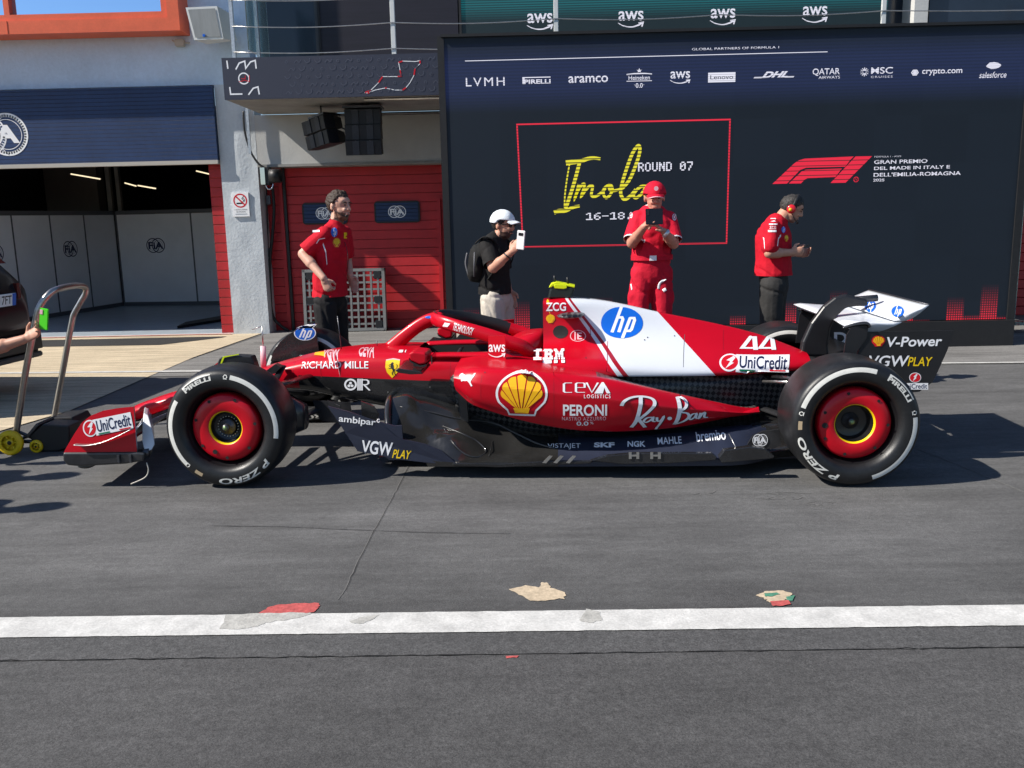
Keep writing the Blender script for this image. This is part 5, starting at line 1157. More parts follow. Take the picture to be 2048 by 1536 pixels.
# --- wheels
def sidewall(tree_mb, mats, C, side, items_fn):
    pass
def make_wheel(xc, yo, yi, hub, marks, front):
    """yo: the tyre face towards the viewer, yi: the far face"""
    root = empty('wheel', (xc, (yo + yi) / 2, .36), parent=car)
    w = abs(yi - yo); h0 = -w / 2
    pr = [(.232, h0 + .040), (.244, h0 + .014), (.262, h0 + .004), (.292, h0), (.318, h0 + .003), (.336, h0 + .012), (.3475, h0 + .032), (.355, h0 + .068), (.3595, h0 + .115)]
    pr = pr + [(r, -h) for r, h in reversed(pr)]
    pr2 = [(r, h, 1 if r > .341 else 0) for r, h in pr]
    b = MB(); b.lathe(pr2, 96); tm = ['rubber', 'rubber_tread']; sk = Skin(b, tm)
    for k, f in enumerate(b.f): pass
    def arc(a0, a1, r0, r1, m_, ys=1):
        V = []; n = max(6, int(abs(a1 - a0) / 2.2))
        for i in range(n + 1):
            a = radians(lerp(a0, a1, i / n))
            for r in (r0, (r0 + r1) / 2, r1):
                o = Vector((r * cos(a), -.4 * ys, r * sin(a))); hh, no, _, _ = sk.tree.ray_cast(o, Vector((0, ys, 0))); V.append(hh + no * .0012)
        Fs = []
        for i in range(n):
            for j in range(2): q = 3 * i + j; Fs.append((q, q + 1, q + 4, q + 3))
        sk.out.add(V, Fs, sk.mi(m_), True)
    def circ_text(mk, a0, a1, r0, r1, ys=1):
        for k, (sh, mt) in enumerate(mk.items):
            sh = slice2(sh, .06, .5); V = []
            for u, v in sh[0]:
                a = radians(lerp(a0, a1, u)); r = lerp(r0, r1, v); o = Vector((r * cos(a), -.4 * ys, r * sin(a))); hh, no, _, _ = sk.tree.ray_cast(o, Vector((0, ys, 0))); V.append(hh + no * (.0012 + .0006 * k))
            sk.out.add(V, sh[1], sk.mi(mt), True)
    P = Mark().a(T('PIRELLI', off=.04), 'tyre_white', (.0, 0, 1, .66)).a(poly([(0, .66), (.09, .66), (.09, .8), (1, .8), (1, .98), (0, .98)]), 'tyre_white')
    Z = word('P ZERO', 'tyre_white', off=.03, shear=.15)
    for ys in (1, -1):
        for a0, a1 in marks['arcs']: arc(a0, a1, .299, .324, 'tyre_white', ys)
    circ_text(P, *marks['pirelli'], .292, .330); circ_text(Z, *marks['pzero'], .292, .329)
    a0 = marks['tan']; circ_text(Mark().a(poly([(0, 0), (1, 0), (1, 1), (0, 1)]), 'tyre_tan'), a0, a0 - 9, .297, .318)
    for a_ in marks['tags']: circ_text(Mark().a(ring(.5, .5, .3, .45, 6), 'tyre_white').a(stroke([(.1, .1), (.9, .1)], .12), 'tyre_white'), a_ + 2.6, a_ - 2.6, .296, .326)
    o = sk.flush().build('tyre', tm, root, fixn=True)
    # rim
    b = MB(); b.lathe([(.234, h0 + .040), (.236, h0 + .048), (.222, h0 + .055), (.214, h0 + .11), (.2, h0 + .13), (.0, h0 + .13)], 64); b.lathe([(.234, -h0 - .04), (.236, -h0 - .048), (.21, -h0 - .06), (.205, -h0 - .08), (.0, -h0 - .08)], 64)
    b.build('rim', 'rim_black', root)
    if hub:
        ri = .096 if front else .108; dp = .085 if front else .14
        b = MB(); cm = ['disc_red', 'disc_yellow', 'rim_black', 'cockpit_black']
        b.lathe([(.203, h0 + .11, 0), (.203, h0 + .07, 0), (.199, h0 + .052, 0), (.188, h0 + .042, 0), (.15, h0 + .036, 0), (ri + .010, h0 + .038, 0), (ri + .004, h0 + .041, 1), (ri - .001, h0 + .046, 1), (ri - .003, h0 + .056, 2), (ri - .012 if front else ri - .014, h0 + .075, 2), (ri - .02, h0 + dp, 2), (.0, h0 + dp, 2)], 72)
        for a_, r_, rr in marks['holes']:
            c = (r_ * cos(radians(a_)), h0 + .0355 if r_ < .17 else h0 + .0385, r_ * sin(radians(a_))); b.lathe([(0, -.0018), (rr, -.0018)], 14, 3, c=c)
        b.build('wheel_cover', cm, root)
        b = MB(); d0 = h0 + dp; b.lathe([(0, d0 - .05), (.017, d0 - .05), (.022, d0 - .04), (.022, d0 - .02), (.045, d0 - .02), (.05, d0 - .005)], 20); b.build('hub_nut', 'metal_dark', root)
        b = MB(); b.sphere((0, d0 - .05, 0), .014, sc=(1, .7, 1)); b.build('hub_cap', 'hub_green', root)
        b = MB()
        for k in range(22): a_ = 2 * pi * k / 22; b.lathe([(0, d0 - .004), (.0035, d0 - .004), (.0035, d0 + .004)], 6, c=(.06 * cos(a_), 0, .06 * sin(a_)))
        b.build('bolt_ring', 'metal_light', root)
    # brake drum inboard
    b = MB(); sgn = 1 if yo < 0 else -1
    b.lathe([(.0, sgn * (w / 2 - .02)), (.19, sgn * (w / 2 - .02)), (.20, sgn * (w / 2 - .06))], 40); b.build('brake_duct', 'carbon', root)
    return root
FM = dict(arcs=[(78, -10), (147, 222)], pirelli=(133, 99), pzero=(-36, -99), tan=-118, tags=[83, -137], holes=[(118, .178, .0095), (67, .178, .0095), (8, .178, .0095), (-42, .178, .0095), (-91, .178, .0095), (-144, .178, .0095), (164, .178, .0095), (-117, .158, .014)])
RM = dict(arcs=[(161, 73), (8, -72)], pirelli=(60, 26), pzero=(-106, -168), tan=184, tags=[167, 13], holes=[(104, .178, .009), (47, .178, .009), (-2, .178, .009), (-50, .178, .009), (-106, .178, .009), (-153, .178, .009), (158, .178, .009), (182, .165, .016)])
make_wheel(0, -1.0, -.68, True, FM, True); make_wheel(3.575, -1.0, -.59, True, RM, False)
make_wheel(0, .68, 1.0, False, FM, True); make_wheel(3.575, .59, 1.0, False, RM, False)
# --- wheel-arch deflectors over the front tyres
pts = [(541, 722), (547, 702), (560, 684), (577, 669), (592, 661), (606, 656), (624, 656), (632, 662), (636, 690), (641, 722)]
b = MB(); pk = kp(pts, .63); b.prism(pk, lambda u, v, t: Vector((u, t, v)), .63, .645)
up_ = pk[:7]; b.loft([[Vector((u, .63, v)) for u, v in up_], [Vector((u, .82, v + .012)) for u, v in up_]], closed=False, cap=False)
dm = ['carbon_worn']; sk = Skin(b, dm); sk.stick(HP('blue_mark', 'white_mark', 'white_mark'), (588, 651, 632, 681)); sk.stick(Mark().a(poly([(0, 0), (1, 0), (1, 1), (0, 1)]), 'black_mark'), (589.2, 660, 591, 712), cell=None, lift=.001)
sk.flush().build('wheel_deflector', dm, car)
slab('wheel_deflector', [(437, 738), (446, 713), (478, 708), (509, 710), (514, 722), (520, 742), (512, 756), (446, 756)], -.68, -.60, 'black_paint', car, -.62, .006)
slab('deflector_edge', [(446, 713), (462, 710.5), (478, 708), (478, 709.5), (463, 712), (449, 715), (440, 737), (437.5, 737)], -.685, -.68, 'lime', car, -.682)
# --- suspension arms
def arm(name, P, r=.014, m_='carbon', fl=2.2):
    b = MB(); b.tube(P, r, 10, flat=(r * fl, r, (1, 0, 0))); return b.build(name, m_, car)
for s in (-1, 1):
    arm('wishbone', [(.30, s * .24, .535), (.02, s * .72, .505)], .013, 'carbon_worn', 2.8); arm('wishbone', [(-.22, s * .17, .50), (-.02, s * .72, .505)], .012)
    arm('wishbone', [(.45, s * .24, .36), (.03, s * .72, .22)]); arm('wishbone', [(-.16, s * .17, .37), (-.02, s * .72, .22)]); arm('pushrod', [(.12, s * .22, .60), (.02, s * .70, .26)], .011); arm('track_rod', [(-.1, s * .19, .46), (-.1, s * .70, .40)], .011)
    arm('wishbone', [(3.25, s * .2, .50), (3.58, s * .64, .52)], .013, 'carbon_worn'); arm('wishbone', [(3.85, s * .1, .46), (3.62, s * .64, .52)]); arm('wishbone', [(3.2, s * .22, .30), (3.58, s * .64, .22)]); arm('wishbone', [(3.9, s * .1, .30), (3.62, s * .64, .22)]); arm('driveshaft', [(3.6, s * .1, .36), (3.6, s * .64, .36)], .02, 'metal_dark', 1)
arm('track_rod', [K(1527, 763, -.3), K(1580, 764, -.62)], .009, 'metal_light', 1.2)
b = MB(); q = [K(570, 760, -.55), K(610, 758, -.4), K(660, 752, -.3)]
for x0, y0, x1, y1, yc, m_ in ((508, 728, 526, 738, -.27, 0),): pass
slab('wing_mirror_stay', [(535, 740), (553, 727), (565, 733), (552, 746), (543, 747)], -.30, -.24, 'carbon', car, -.27)
# brake cooling scoop inboard of the near front wheel
b = MB(); b.loft([superring(x, .07, zt, zb, 3, 16, -.58) for x, zt, zb in ((.16, .50, .2), (.26, .47, .22), (.36, .42, .26))]); b.build('brake_scoop', 'carbon', car)
# --- nose probe and aerials
prb = MB(); a = K(527, 735, 0); c = K(526, 692, 0); d = K(524, 652, 0); e = K(505, 659, 0); prb.tube([a, c], .014, 8, 0, flat=(.02, .01, (1, 0, 0))); prb.tube([c, d], .005, 6, 1); prb.tube([d, e], .003, 6, 1); prb.build('pitot_tube', ['pink_mark', 'metal_light'], car)
b = MB(); b.tube([K(683, 701, 0), K(675, 632, 0)], .0035, 6); b.build('aerial', 'metal_dark', car)
b = MB(); b.tube([K(754, 695, 0), K(754, 682, 0)], .003, 6); b.build('aerial', 'metal_dark', car)
# --- mirrors
for s in (-1, 1):
    mr = empty('mirror', (0, 0, 0), parent=car); yk = -.60
    def yy(y0, y1): return (y0, y1) if s < 0 else (-y1, -y0)
    def slb(nm, pts, y0, y1, m_, bev=0):
        b = MB(); pp = kp(pts, (y0 + y1) / 2); a_, c_ = yy(y0, y1); b.prism(pp, lambda u, v, t: Vector((u, t, v)), a_, c_); o = b.build(nm, m_, mr)
        if bev: md = o.modifiers.new('b', 'BEVEL'); md.width = bev; md.segments = 3; md.limit_method = 'ANGLE'
        return o
    slb('housing', [(824, 712), (823, 702), (832, 698), (856, 701), (859, 708), (858, 722), (845, 725), (828, 717)], -.68, -.48, 'red_paint', .012)
    slb('trim', [(823, 712), (829, 718), (845, 726), (858, 723.5), (857, 727), (844, 729), (826, 719)], -.678, -.482, 'plastic_black')
    slb('stay', [(827, 716), (834, 718), (834, 733), (827, 732)], -.60, -.585, 'plastic_black'); slb('vane', [(800, 733), (806, 728), (850, 734), (854, 739), (830, 740), (808, 737)], -.70, -.38, 'carbon_worn', .004)
    slb('fin', [(802, 731), (808, 721), (818, 718), (826, 726), (852, 733), (853, 738)], -.405, -.385, 'red_paint')
    b = MB(); b.box((1.176, s * .58, .70), (.006, .17, .05)); b.build('glass', 'mirror_glass', mr)
# --- upright side winglets
for s in (-1, 1):
    b = MB(); pk = kp([(976, 673), (1011, 671), (1012, 729), (976, 727)], -.44)
    b.prism(pk, lambda u, v, t: Vector((u, s * (.41 + .30 * (u - 1.49)) + t, v)), -.009, .009); wm_ = ['red_paint']
    if s < 0: sk = Skin(b, wm_); sk.stick(AWS('white_mark'), (977, 689, 1011, 716)); sk.flush()
    o = b.build('side_winglet', wm_, car)
    if s > 0: break
# --- front wing
fw = empty('front_wing', (0, 0, 0), parent=car)
def wing_el(le, te, zle, zte, th, y0, y1, n=28, sw=lambda y: 0, lift=lambda y: 0):
    rings = []
    for i in range(n + 1):
        y = lerp(y0, y1, i / n); a = abs(y); xl, xt = le(a), te(a); zl, zt_ = zle(a), zte(a); r = []
        K_ = 8
        for j in range(K_ + 1): t = j / K_; r.append(Vector((lerp(xl, xt, t), y, lerp(zl, zt_, t) + th * 1.0 * (t ** .5) * (1 - t) * 1.3 - .018 * sin(pi * t))))
        for j in range(K_, -1, -1): t = j / K_; r.append(Vector((lerp(xl, xt, t), y, lerp(zl, zt_, t) - th * .9 * (t ** .5) * (1 - t) - .018 * sin(pi * t) - .003)))
        rings.append(r)
    b = MB(); b.loft(rings, smooth=True); return b
wing_el(lambda a: -1.07 + .16 * a, lambda a: -.86 + .10 * a, lambda a: .16 - .03 * a, lambda a: .18 - .01 * a, .02, -.96, .96).build('main_plane', 'carbon', fw)
wing_el(lambda a: -.89 + .10 * a, lambda a: -.78 + .16 * a * a, lambda a: .19 - .01 * a, lambda a: .24 + .02 * a, .014, -.96, .96).build('flap', 'red_paint', fw)
wing_el(lambda a: -.80 + .13 * a, lambda a: -.72 + .16 * a * a, lambda a: .245 + .01 * a, lambda a: .27 + .07 * a, .012, -.96, .96).build('flap', 'white_paint', fw)
wing_el(lambda a: -.74 + .12 * a, lambda a: -.69 + .22 * a ** 3, lambda a: .285 + .04 * a, lambda a: .30 + .10 * a, .01, -.96, -.5).build('flap', 'white_paint', fw); wing_el(lambda a: -.74 + .12 * a, lambda a: -.69 + .22 * a ** 3, lambda a: .285 + .04 * a, lambda a: .30 + .10 * a, .01, .5, .96).build('flap', 'white_paint', fw)
for s in (-1, 1):
    pw_ = [(268, 818), (279, 824), (291, 848), (303, 874), (309, 889), (305, 899), (292, 902), (283, 884), (274, 850)]
    pk = kp(pw_, -.93); cx_ = sum(u for u, v in pk) / len(pk); b = MB()
    b.loft([[Vector((u - .22 * t, s * (lerp(.955, .50, t) - .5 * max(0, v - .2)), (v if v < .3 else .3 + (v - .3) * .72) * lerp(1, .86, t))) for u, v in pk] for t in (0, .3, .65, 1)], smooth=False); o = b.build('flap', 'white_paint', fw)
    md = o.modifiers.new('b', 'BEVEL'); md.width = .006; md.segments = 2; md.limit_method = 'ANGLE'
ep_top = [(128, 905), (134, 893), (148, 868), (163, 845), (180, 832), (205, 822), (235, 817), (265, 814)]
ep_pts = ep_top + [(272, 880), (275, 908)]
for s in (-1, 1):
    b = MB(); pk = kp(ep_pts, -.97); b.prism(pk, lambda u, v, t: Vector((u, s * (.97 - .06 * max(0, v - .18)) + t, v)), -.006, .006, 0, 1); em_ = ['red_paint', 'metal_light']
    if s < 0: sk = Skin(b, em_); sk.stick(UNI(), (166, 833, 265, 867), rot=.2); sk.flush()
    ep = b.build('endplate', em_, fw)
    b = MB(); pk = kp([(126, 905), (275, 904), (290, 906), (288, 922), (250, 928), (160, 933), (135, 931), (126, 921)], -.98); b.prism(pk, lambda u, v, t: Vector((u, t, v)), s * .985, s * .90); o = b.build('footplate', 'carbon', ep)
    md = o.modifiers.new('b', 'BEVEL'); md.width = .012; md.segments = 3; md.limit_method = 'ANGLE'
    q = [K(x, y, -.985) for x, y in ((152, 888), (176, 889), (205, 884), (240, 870), (266, 857))]; b = MB(); b.tube([Vector((v.x, s * .995, v.z)) for v in smooth_path(q)], 0, 8, flat=(.004, .022, (0, 0, 1))); b.build('dive_plane', 'metal_light', ep)
    for x in (238, 262): c = K(x, 917, -.985); b = MB(); b.box((c.x, s * .985, c.z), (.02, .02, .05), bev=.004); b.build('bracket', 'metal_dark', ep)
    c = K(288, 908, -.95); b = MB(); b.tube([(c.x - .03, s * .94, c.z), (c.x + .03, s * .94, c.z + .01)], .022, 10); b.build('bracket', 'metal_dark', ep)
for s in (-1, 1):
    b = MB(); b.prism([(-.98, .17), (-.62, .24), (-.55, .33), (-.75, .33)], lambda u, v, t: Vector((u, s * .09 + t, v)), -.012, .012); b.build('nose_pylon', 'carbon', fw)
b = MB(); q = [K(x, y, -.97) for x, y in ((293, 925), (297, 940), (290, 955), (262, 968))]; b.tube(smooth_path([(v.x, v.y, max(v.z, .012)) for v in q]), .004, 6); b.build('strap', 'bottom_bar', fw)
# --- rear wing
rw = empty('rear_wing', (0, 0, 0), parent=car)
ep_n = [(1728, 664), (1822, 662), (1908, 661), (1893, 702), (1876, 740), (1864, 764), (1838, 783), (1808, 786), (1700, 770), (1698, 735), (1712, 715)]
for s in (-1, 1):
    b = MB(); pk = kp(ep_n, -.54); b.prism(pk, lambda u, v, t: Vector((u, s * .54 + t, v)), -.007, .007); rm_ = ['black_paint']
    if s < 0:
        sk = Skin(b, rm_); sk.stick(PEC('red_mark', 'red_mark', 'orange_mark'), (1743, 671, 1770, 693)); sk.stick(word('V-Power', 'white_mark', off=.02, shear=.2), (1774, 673, 1884, 693), rot=.02)
        sk.stick(Mark().a(T('VGW', off=.015, shear=.2), 'white_mark'), (1738, 711, 1819, 733)); sk.stick(Mark().a(T('PLAY', off=.01, shear=.25), 'yellow_mark'), (1815, 714, 1865, 732))
        sk.stick(Mark().a(disc(.5, .5, .5), 'white_mark').a(disc(.5, .5, .44), 'red_mark').a(poly([(.3, .15), (.45, .55), (.36, .6), (.62, .88), (.7, .8), (.55, .5), (.62, .46)]), 'white_mark'), (1818, 745, 1842, 765)); sk.stick(Mark().a(poly([(0, 0), (1, 0), (1, 1), (0, 1)]), 'white_mark').a(T('UniCredit', off=.012), 'darkblue_mark', (.04, .14, .96, .9)), (1804, 766, 1856, 779)); sk.flush()
    else:
        sk = Skin(b, rm_); sk.stick(word('DC', 'white_mark', off=.03), (1668, 664, 1722, 688)); sk.flush()
    b.build('endplate', rm_, rw)
def rwing(name, le, te, th, mts, y0=-.5, y1=.5, n=20, marks=None):
    rings = []
    for i in range(n + 1):
        y = lerp(y0, y1, i / n); a = abs(y) / .54; xl, zl = le(a); xt, zt_ = te(a); r = []
        for j in range(9): t = j / 8; r.append(Vector((lerp(xl, xt, t), y, lerp(zl, zt_, t) + th * (t ** .5) * (1 - t) * 1.6 - .05 * sin(pi * t) * (xt - xl))))
        for j in range(8, -1, -1): t = j / 8; r.append(Vector((lerp(xl, xt, t), y, lerp(zl, zt_, t) - th * (t ** .5) * (1 - t) - .14 * sin(pi * t) * (xt - xl) - .004)))
        rings.append(r)
    b = MB(); b.loft(rings); b.m = [0] * len(b.f)
    if marks: sk = Skin(b, mts); marks(sk); sk.flush()
    return b.build(name, mts, rw)
pL = K(1672, 652, -.5); pT = K(1800, 652, -.5); fL = K(1745, 644, -.5); fT = K(1872, 613, -.5)
print('rear wing', pL, pT, fL, fT)
rwing('main_plane', lambda a: (3.71 - .13 * a, .83 + .05 * a), lambda a: (3.95, .872), .03, ['white_paint'], -.53, .53)
def fl_marks(sk):
    for bx in ((1729, 600, 1752, 622), (1783, 612, 1808, 634)): sk.stick(HP(), bx, rot=0)
rwing('flap', lambda a: (3.90, .885), lambda a: (4.10, .972), .022, ['white_paint'], -.53, .53, marks=fl_marks)
b = MB(); b.tube([(4.10, -.53, .974), (4.10, .53, .974)], 0, 8, flat=(.012, .003, (1, 0, 0))); b.build('gurney', 'metal_dark', rw)
for s in (-1, 1):
    P = [(3.62, s * .51, .84), (3.68, s * .53, .86), (3.74, s * .545, .868), (3.76, s * .547, .85)]
    b = MB(); b.tube(smooth_path(P), 0, 10, flat=(.012, .028, (0, 0, 1))); b.build('wing_tip', 'carbon_worn', rw)
    b = MB(); b.prism([(3.63, .80), (3.655, .845), (3.70, .862), (3.755, .865), (3.745, .78), (3.69, .70), (3.65, .6), (3.61, .6)], lambda u, v, t: Vector((u, s * .548 + t, v)), -.006, .006); b.build('tip_plate', 'black_paint', rw)
b = MB(); b.prism(kp([(1598, 712), (1603, 682), (1620, 645), (1645, 612), (1668, 594), (1690, 588), (1732, 597), (1735, 612), (1712, 612), (1690, 615), (1672, 632), (1660, 655), (1655, 690), (1656, 712)], 0), lambda u, v, t: Vector((u, t, v)), -.03, .03); o = b.build('swan_neck', 'black_paint', rw)
md = o.modifiers.new('b', 'BEVEL'); md.width = .018; md.segments = 3; md.limit_method = 'ANGLE'
b = MB(); b.tube([(3.84, 0, .955), (3.98, 0, .965)], .022, 10); b.build('actuator', 'carbon', rw)
for z, xx in ((.58, 3.72), (.50, 3.82)): 
    b = MB(); b.loft([[Vector((xx + u, y, z + v)) for u, v in ((0, 0), (.06, .022), (.16, .05), (.16, .045), (.06, .002))] for y in (-.53, .53)]); b.build('beam_wing', 'black_paint', rw)
b = MB(); b.box((4.16, 0, .38), (.03, .1, .07)); b.build('rain_light', 'tail_red', car)

# ------------------------------------------------------------------ people
mat('skin', (.52, .27, .185), .5, noise=(30, .9, 1.06), spec=.35); mat('skin_pale', (.56, .32, .235), .5, noise=(30, .9, 1.06), spec=.35); mat('skin_ruddy', (.52, .24, .17), .5, noise=(30, .88, 1.06), spec=.35)
mat('hair_brown', (.035, .018, .010), .6, noise=(60, .6, 1.4), bump=(90, .8, .01)); mat('hair_grey', (.024, .021, .019), .6, noise=(40, .3, 2.2), bump=(90, .8, .01)); mat('hair_dark', (.015, .011, .009), .6, bump=(90, .8, .01)); mat('hair_white', (.4, .38, .35), .6)
mat('beard', (.17, .085, .055), .6, noise=(80, .6, 1.3)); mat('beard_dark', (.06, .03, .022), .6, noise=(80, .6, 1.3)); mat('stubble', (.34, .19, .14), .6, noise=(80, .7, 1.2))
def cloth(name, col, **k): return mat(name, col, .82, noise=(7, .82, 1.08), bump=(11, .6, .02), spec=.25, **k)
cloth('shirt_red', (.5, .006, .02)); cloth('shirt_crew_red', (.6, .008, .03)); cloth('trouser_red', (.52, .008, .028)); cloth('shirt_black', (.013, .012, .012)); cloth('trouser_black', (.016, .015, .016)); cloth('trouser_grey', (.032, .031, .03)); cloth('shorts_beige', (.52, .47, .4)); cloth('cap_white', (.72, .76, .8)); cloth('cap_red', (.58, .008, .03)); cloth('shirt_blue', (.05, .07, .13)); cloth('backpack_black', (.012, .012, .012))
mat('shoe_dark', (.02, .02, .02), .6); mat('shoe_white', (.6, .6, .58), .6); mat('sunglass', (.01, .008, .008), .1); mat('eye_dark', (.015, .01, .008), .3); mat('lip', (.36, .14, .11), .5); mat('phone_black', (.008, .008, .01), .15); mat('phone_white', (.7, .7, .7), .3); mat('phone_green', (.08, .62, .02), .4); mat('watch', (.6, .6, .6), .3, metal=.8); mat('headset_red', (.6, .012, .02), .3, coat=.4)

class Fig:
    def __init__(s): s.mb = MB()
    def seg(s, a, b_, r0, r1, flat=None, n=14):
        a = Vector(a); b_ = Vector(b_); d = b_ - a; L = d.length
        d = d / L if L > 1e-6 else Vector((0, 0, 1)); rings = []
        if flat is None: u = Vector((1, 0, 0)) if abs(d.x) < .8 else Vector((0, 1, 0)); kx = ky = 1
        else: u = Vector(flat[0]); kx, ky = flat[1], flat[2]
        u = (u - d * u.dot(d)).normalized(); v = d.cross(u)
        prof = [(-cos(t) * r0, sin(t) * r0) for t in (.25, .6, 1.0, 1.35)] + [(L * t, lerp(r0, r1, t)) for t in (0, .25, .5, .75, 1)] + [(L + cos(t) * r1, sin(t) * r1) for t in (1.35, 1.0, .6, .25)]
        for h, r in prof: rings.append([a + d * h + u * (r * kx * cos(2 * pi * k / n)) + v * (r * ky * sin(2 * pi * k / n)) for k in range(n)])
        s.mb.loft(rings); return s
    def chain(s, P, R, flat=None):
        for i in range(len(P) - 1): s.seg(P[i], P[i + 1], R[i], R[i + 1], flat)
        return s
    def ball(s, c, r, M=None):
        b = MB(); b.sphere((0, 0, 0), 1, n=16, sc=r); s.mb.add([(Vector(c) + (M @ q if M else q)) for q in b.v], b.f, 0, True); return s
    def hand(s, w_, d, n, side, curl=.35, spread=.0, k=1.0):
        """wrist, pointing direction, palm normal, +1/-1 for the thumb side"""
        w_ = Vector(w_); d = Vector(d).normalized(); n = Vector(n); n = (n - d * n.dot(d)).normalized(); t = d.cross(n) * side
        s.seg(w_, w_ + d * .03 * k, .026 * k, .028 * k, (t, 1.15, .75)); s.seg(w_ + d * .03 * k, w_ + d * .082 * k, .033 * k, .037 * k, (t, 1.15, .42))
        for i, (o, L) in enumerate(((.03, .072), (.010, .08), (-.011, .074), (-.031, .058))):
            p = w_ + d * .09 * k + t * o * k; dd = d.copy(); nn = n.copy(); r = (.0095, .0095, .009, .008)[i] * k; c = curl * (1 + .12 * i)
            for q in range(3):
                dd, nn = dd * cos(c) + nn * sin(c), nn * cos(c) - dd * sin(c); e = p + dd * L * k * (.46, .3, .26)[q]; s.seg(p, e, r, r * .93, n=8); p = e; r *= .93
        p = w_ + d * .028 * k + t * .03 * k; q = p + (d * .6 + t * .65 + n * .35).normalized() * .04 * k; s.seg(p, q, .014 * k, .0115 * k, n=8); e = q + (d * .9 + t * .1 + n * .4).normalized() * .032 * k; s.seg(q, e, .0112 * k, .0095 * k, n=8)
        return s
    def build(s, name, mats, parent, vox=.0065, it=3, colour=None, extra=None, cuts=()):
        o = s.mb.build(name, mats, parent); md = o.modifiers.new('r', 'REMESH'); md.mode = 'VOXEL'; md.voxel_size = vox; md.use_smooth_shade = True
        if it: sm = o.modifiers.new('s', 'SMOOTH'); sm.iterations = it; sm.factor = .5
        bake(o)
        if cuts:
            bm = bmesh.new(); bm.from_mesh(o.data)
            for c, no, rad in cuts:   # trim: everything past the plane (near the point) goes
                c = Vector(c); no = Vector(no).normalized(); vs = {v for v in bm.verts if (v.co - c).length < rad and (rad > .3 or ((v.co - c) - no * (v.co - c).dot(no)).length < .088)}
                g = list(vs) + [e for e in bm.edges if e.verts[0] in vs and e.verts[1] in vs] + [f for f in bm.faces if all(v in vs for v in f.verts)]
                bmesh.ops.bisect_plane(bm, geom=g, plane_co=c, plane_no=no, clear_outer=True)
            bm.to_mesh(o.data); bm.free()
        if name in ('shirt', 'trousers', 'shorts'):
            nor = [v.normal.copy() for v in o.data.vertices]
            for v, nn in zip(o.data.vertices, nor):   # folds in the cloth
                c = v.co; k = mnoise.noise(Vector((c.x * 4.5 + c.z * 2.5, c.y * 4.5 - c.z * 2.0, c.z * (7.5 if name == 'shirt' else 5)))); k3 = mnoise.noise(Vector((c.x * 3, c.y * 3, c.z * 3 + 7)))
                v.co = c + nn * (-.011 * max(0, 1 - abs(k) * 5) ** 1.5 * (.4 + .9 * max(0, k3 + .3)) + .005 * k3)
        me = o.data
        me.materials.clear()
        for q in ([mats] if isinstance(mats, str) else mats): me.materials.append(MATS[q])
        for p in me.polygons:
            p.use_smooth = True
            p.material_index = colour(p.center, p.normal) if colour else 0
        if extra:
            k = mb_of(o); extra(k); m2 = k.mesh(name, list(me.materials)); o.data = m2
        return o
def rot_basis(f, pitch=0, roll=0):
    """matrix whose x axis is the facing direction, y the left, z up (nodding down by pitch)"""
    f = Vector((f[0], f[1], 0)).normalized(); l_ = Vector((-f.y, f.x, 0)); u = Vector((0, 0, 1))
    R = Matrix((f, l_, u)).transposed(); return R @ Matrix.Rotation(pitch, 3, 'Y') @ Matrix.Rotation(roll, 3, 'X')
def add_head(fg, c, R, k=1.0):
    h = lambda x, y, z: Vector(c) + R @ Vector((x, y, z)) * k
    def ball(p, r): fg.ball(h(*p), [q * k for q in r], R)
    ball((-.008, 0, .03), (.098, .076, .088)); ball((.018, 0, -.028), (.072, .062, .082)); ball((.045, 0, -.085), (.036, .034, .028)); ball((.03, 0, -.075), (.052, .052, .035))
    ball((.06, 0, .048), (.03, .052, .026)); ball((.083, .026, -.022), (.012, .018, .016)); ball((.083, -.026, -.022), (.012, .018, .016))
    fg.seg(h(.086, 0, .026), h(.106, 0, -.014), .010 * k, .0135 * k, n=8); ball((.101, 0, -.02), (.014, .017, .010)); fg.seg(h(.086, -.016, -.052), h(.086, .016, -.052), .009 * k, .009 * k, n=8); fg.seg(h(.080, -.014, -.066), h(.080, .014, -.066), .010 * k, .010 * k, n=8)
    for s in (-1, 1): ball((-.008, s * .078, -.004), (.019, .010, .032))
def head_marks(kb, c, R, mats, k=1.0, brow='hair_brown', glasses=False):
    h = lambda x, y, z: Vector(c) + R @ Vector((x, y, z)) * k
    for s in (-1, 1):
        b = MB(); b.sphere((0, 0, 0), 1, n=10, sc=(.006 * k, .0125 * k, .0055 * k)); kb.add([h(.0865, s * .030, .014) + R @ q for q in b.v], b.f, mats.index('eye_dark'), True)
        b = MB(); b.tube([h(.090, s * .012, .031), h(.0905, s * .03, .037), h(.082, s * .05, .031)], .0045 * k, 6); kb.merge(b, mats.index(brow))
    b = MB(); b.tube([h(.0945, -.021, -.0585), h(.0975, 0, -.0575), h(.0945, .021, -.0585)], .0035 * k, 6); kb.merge(b, mats.index('lip'))
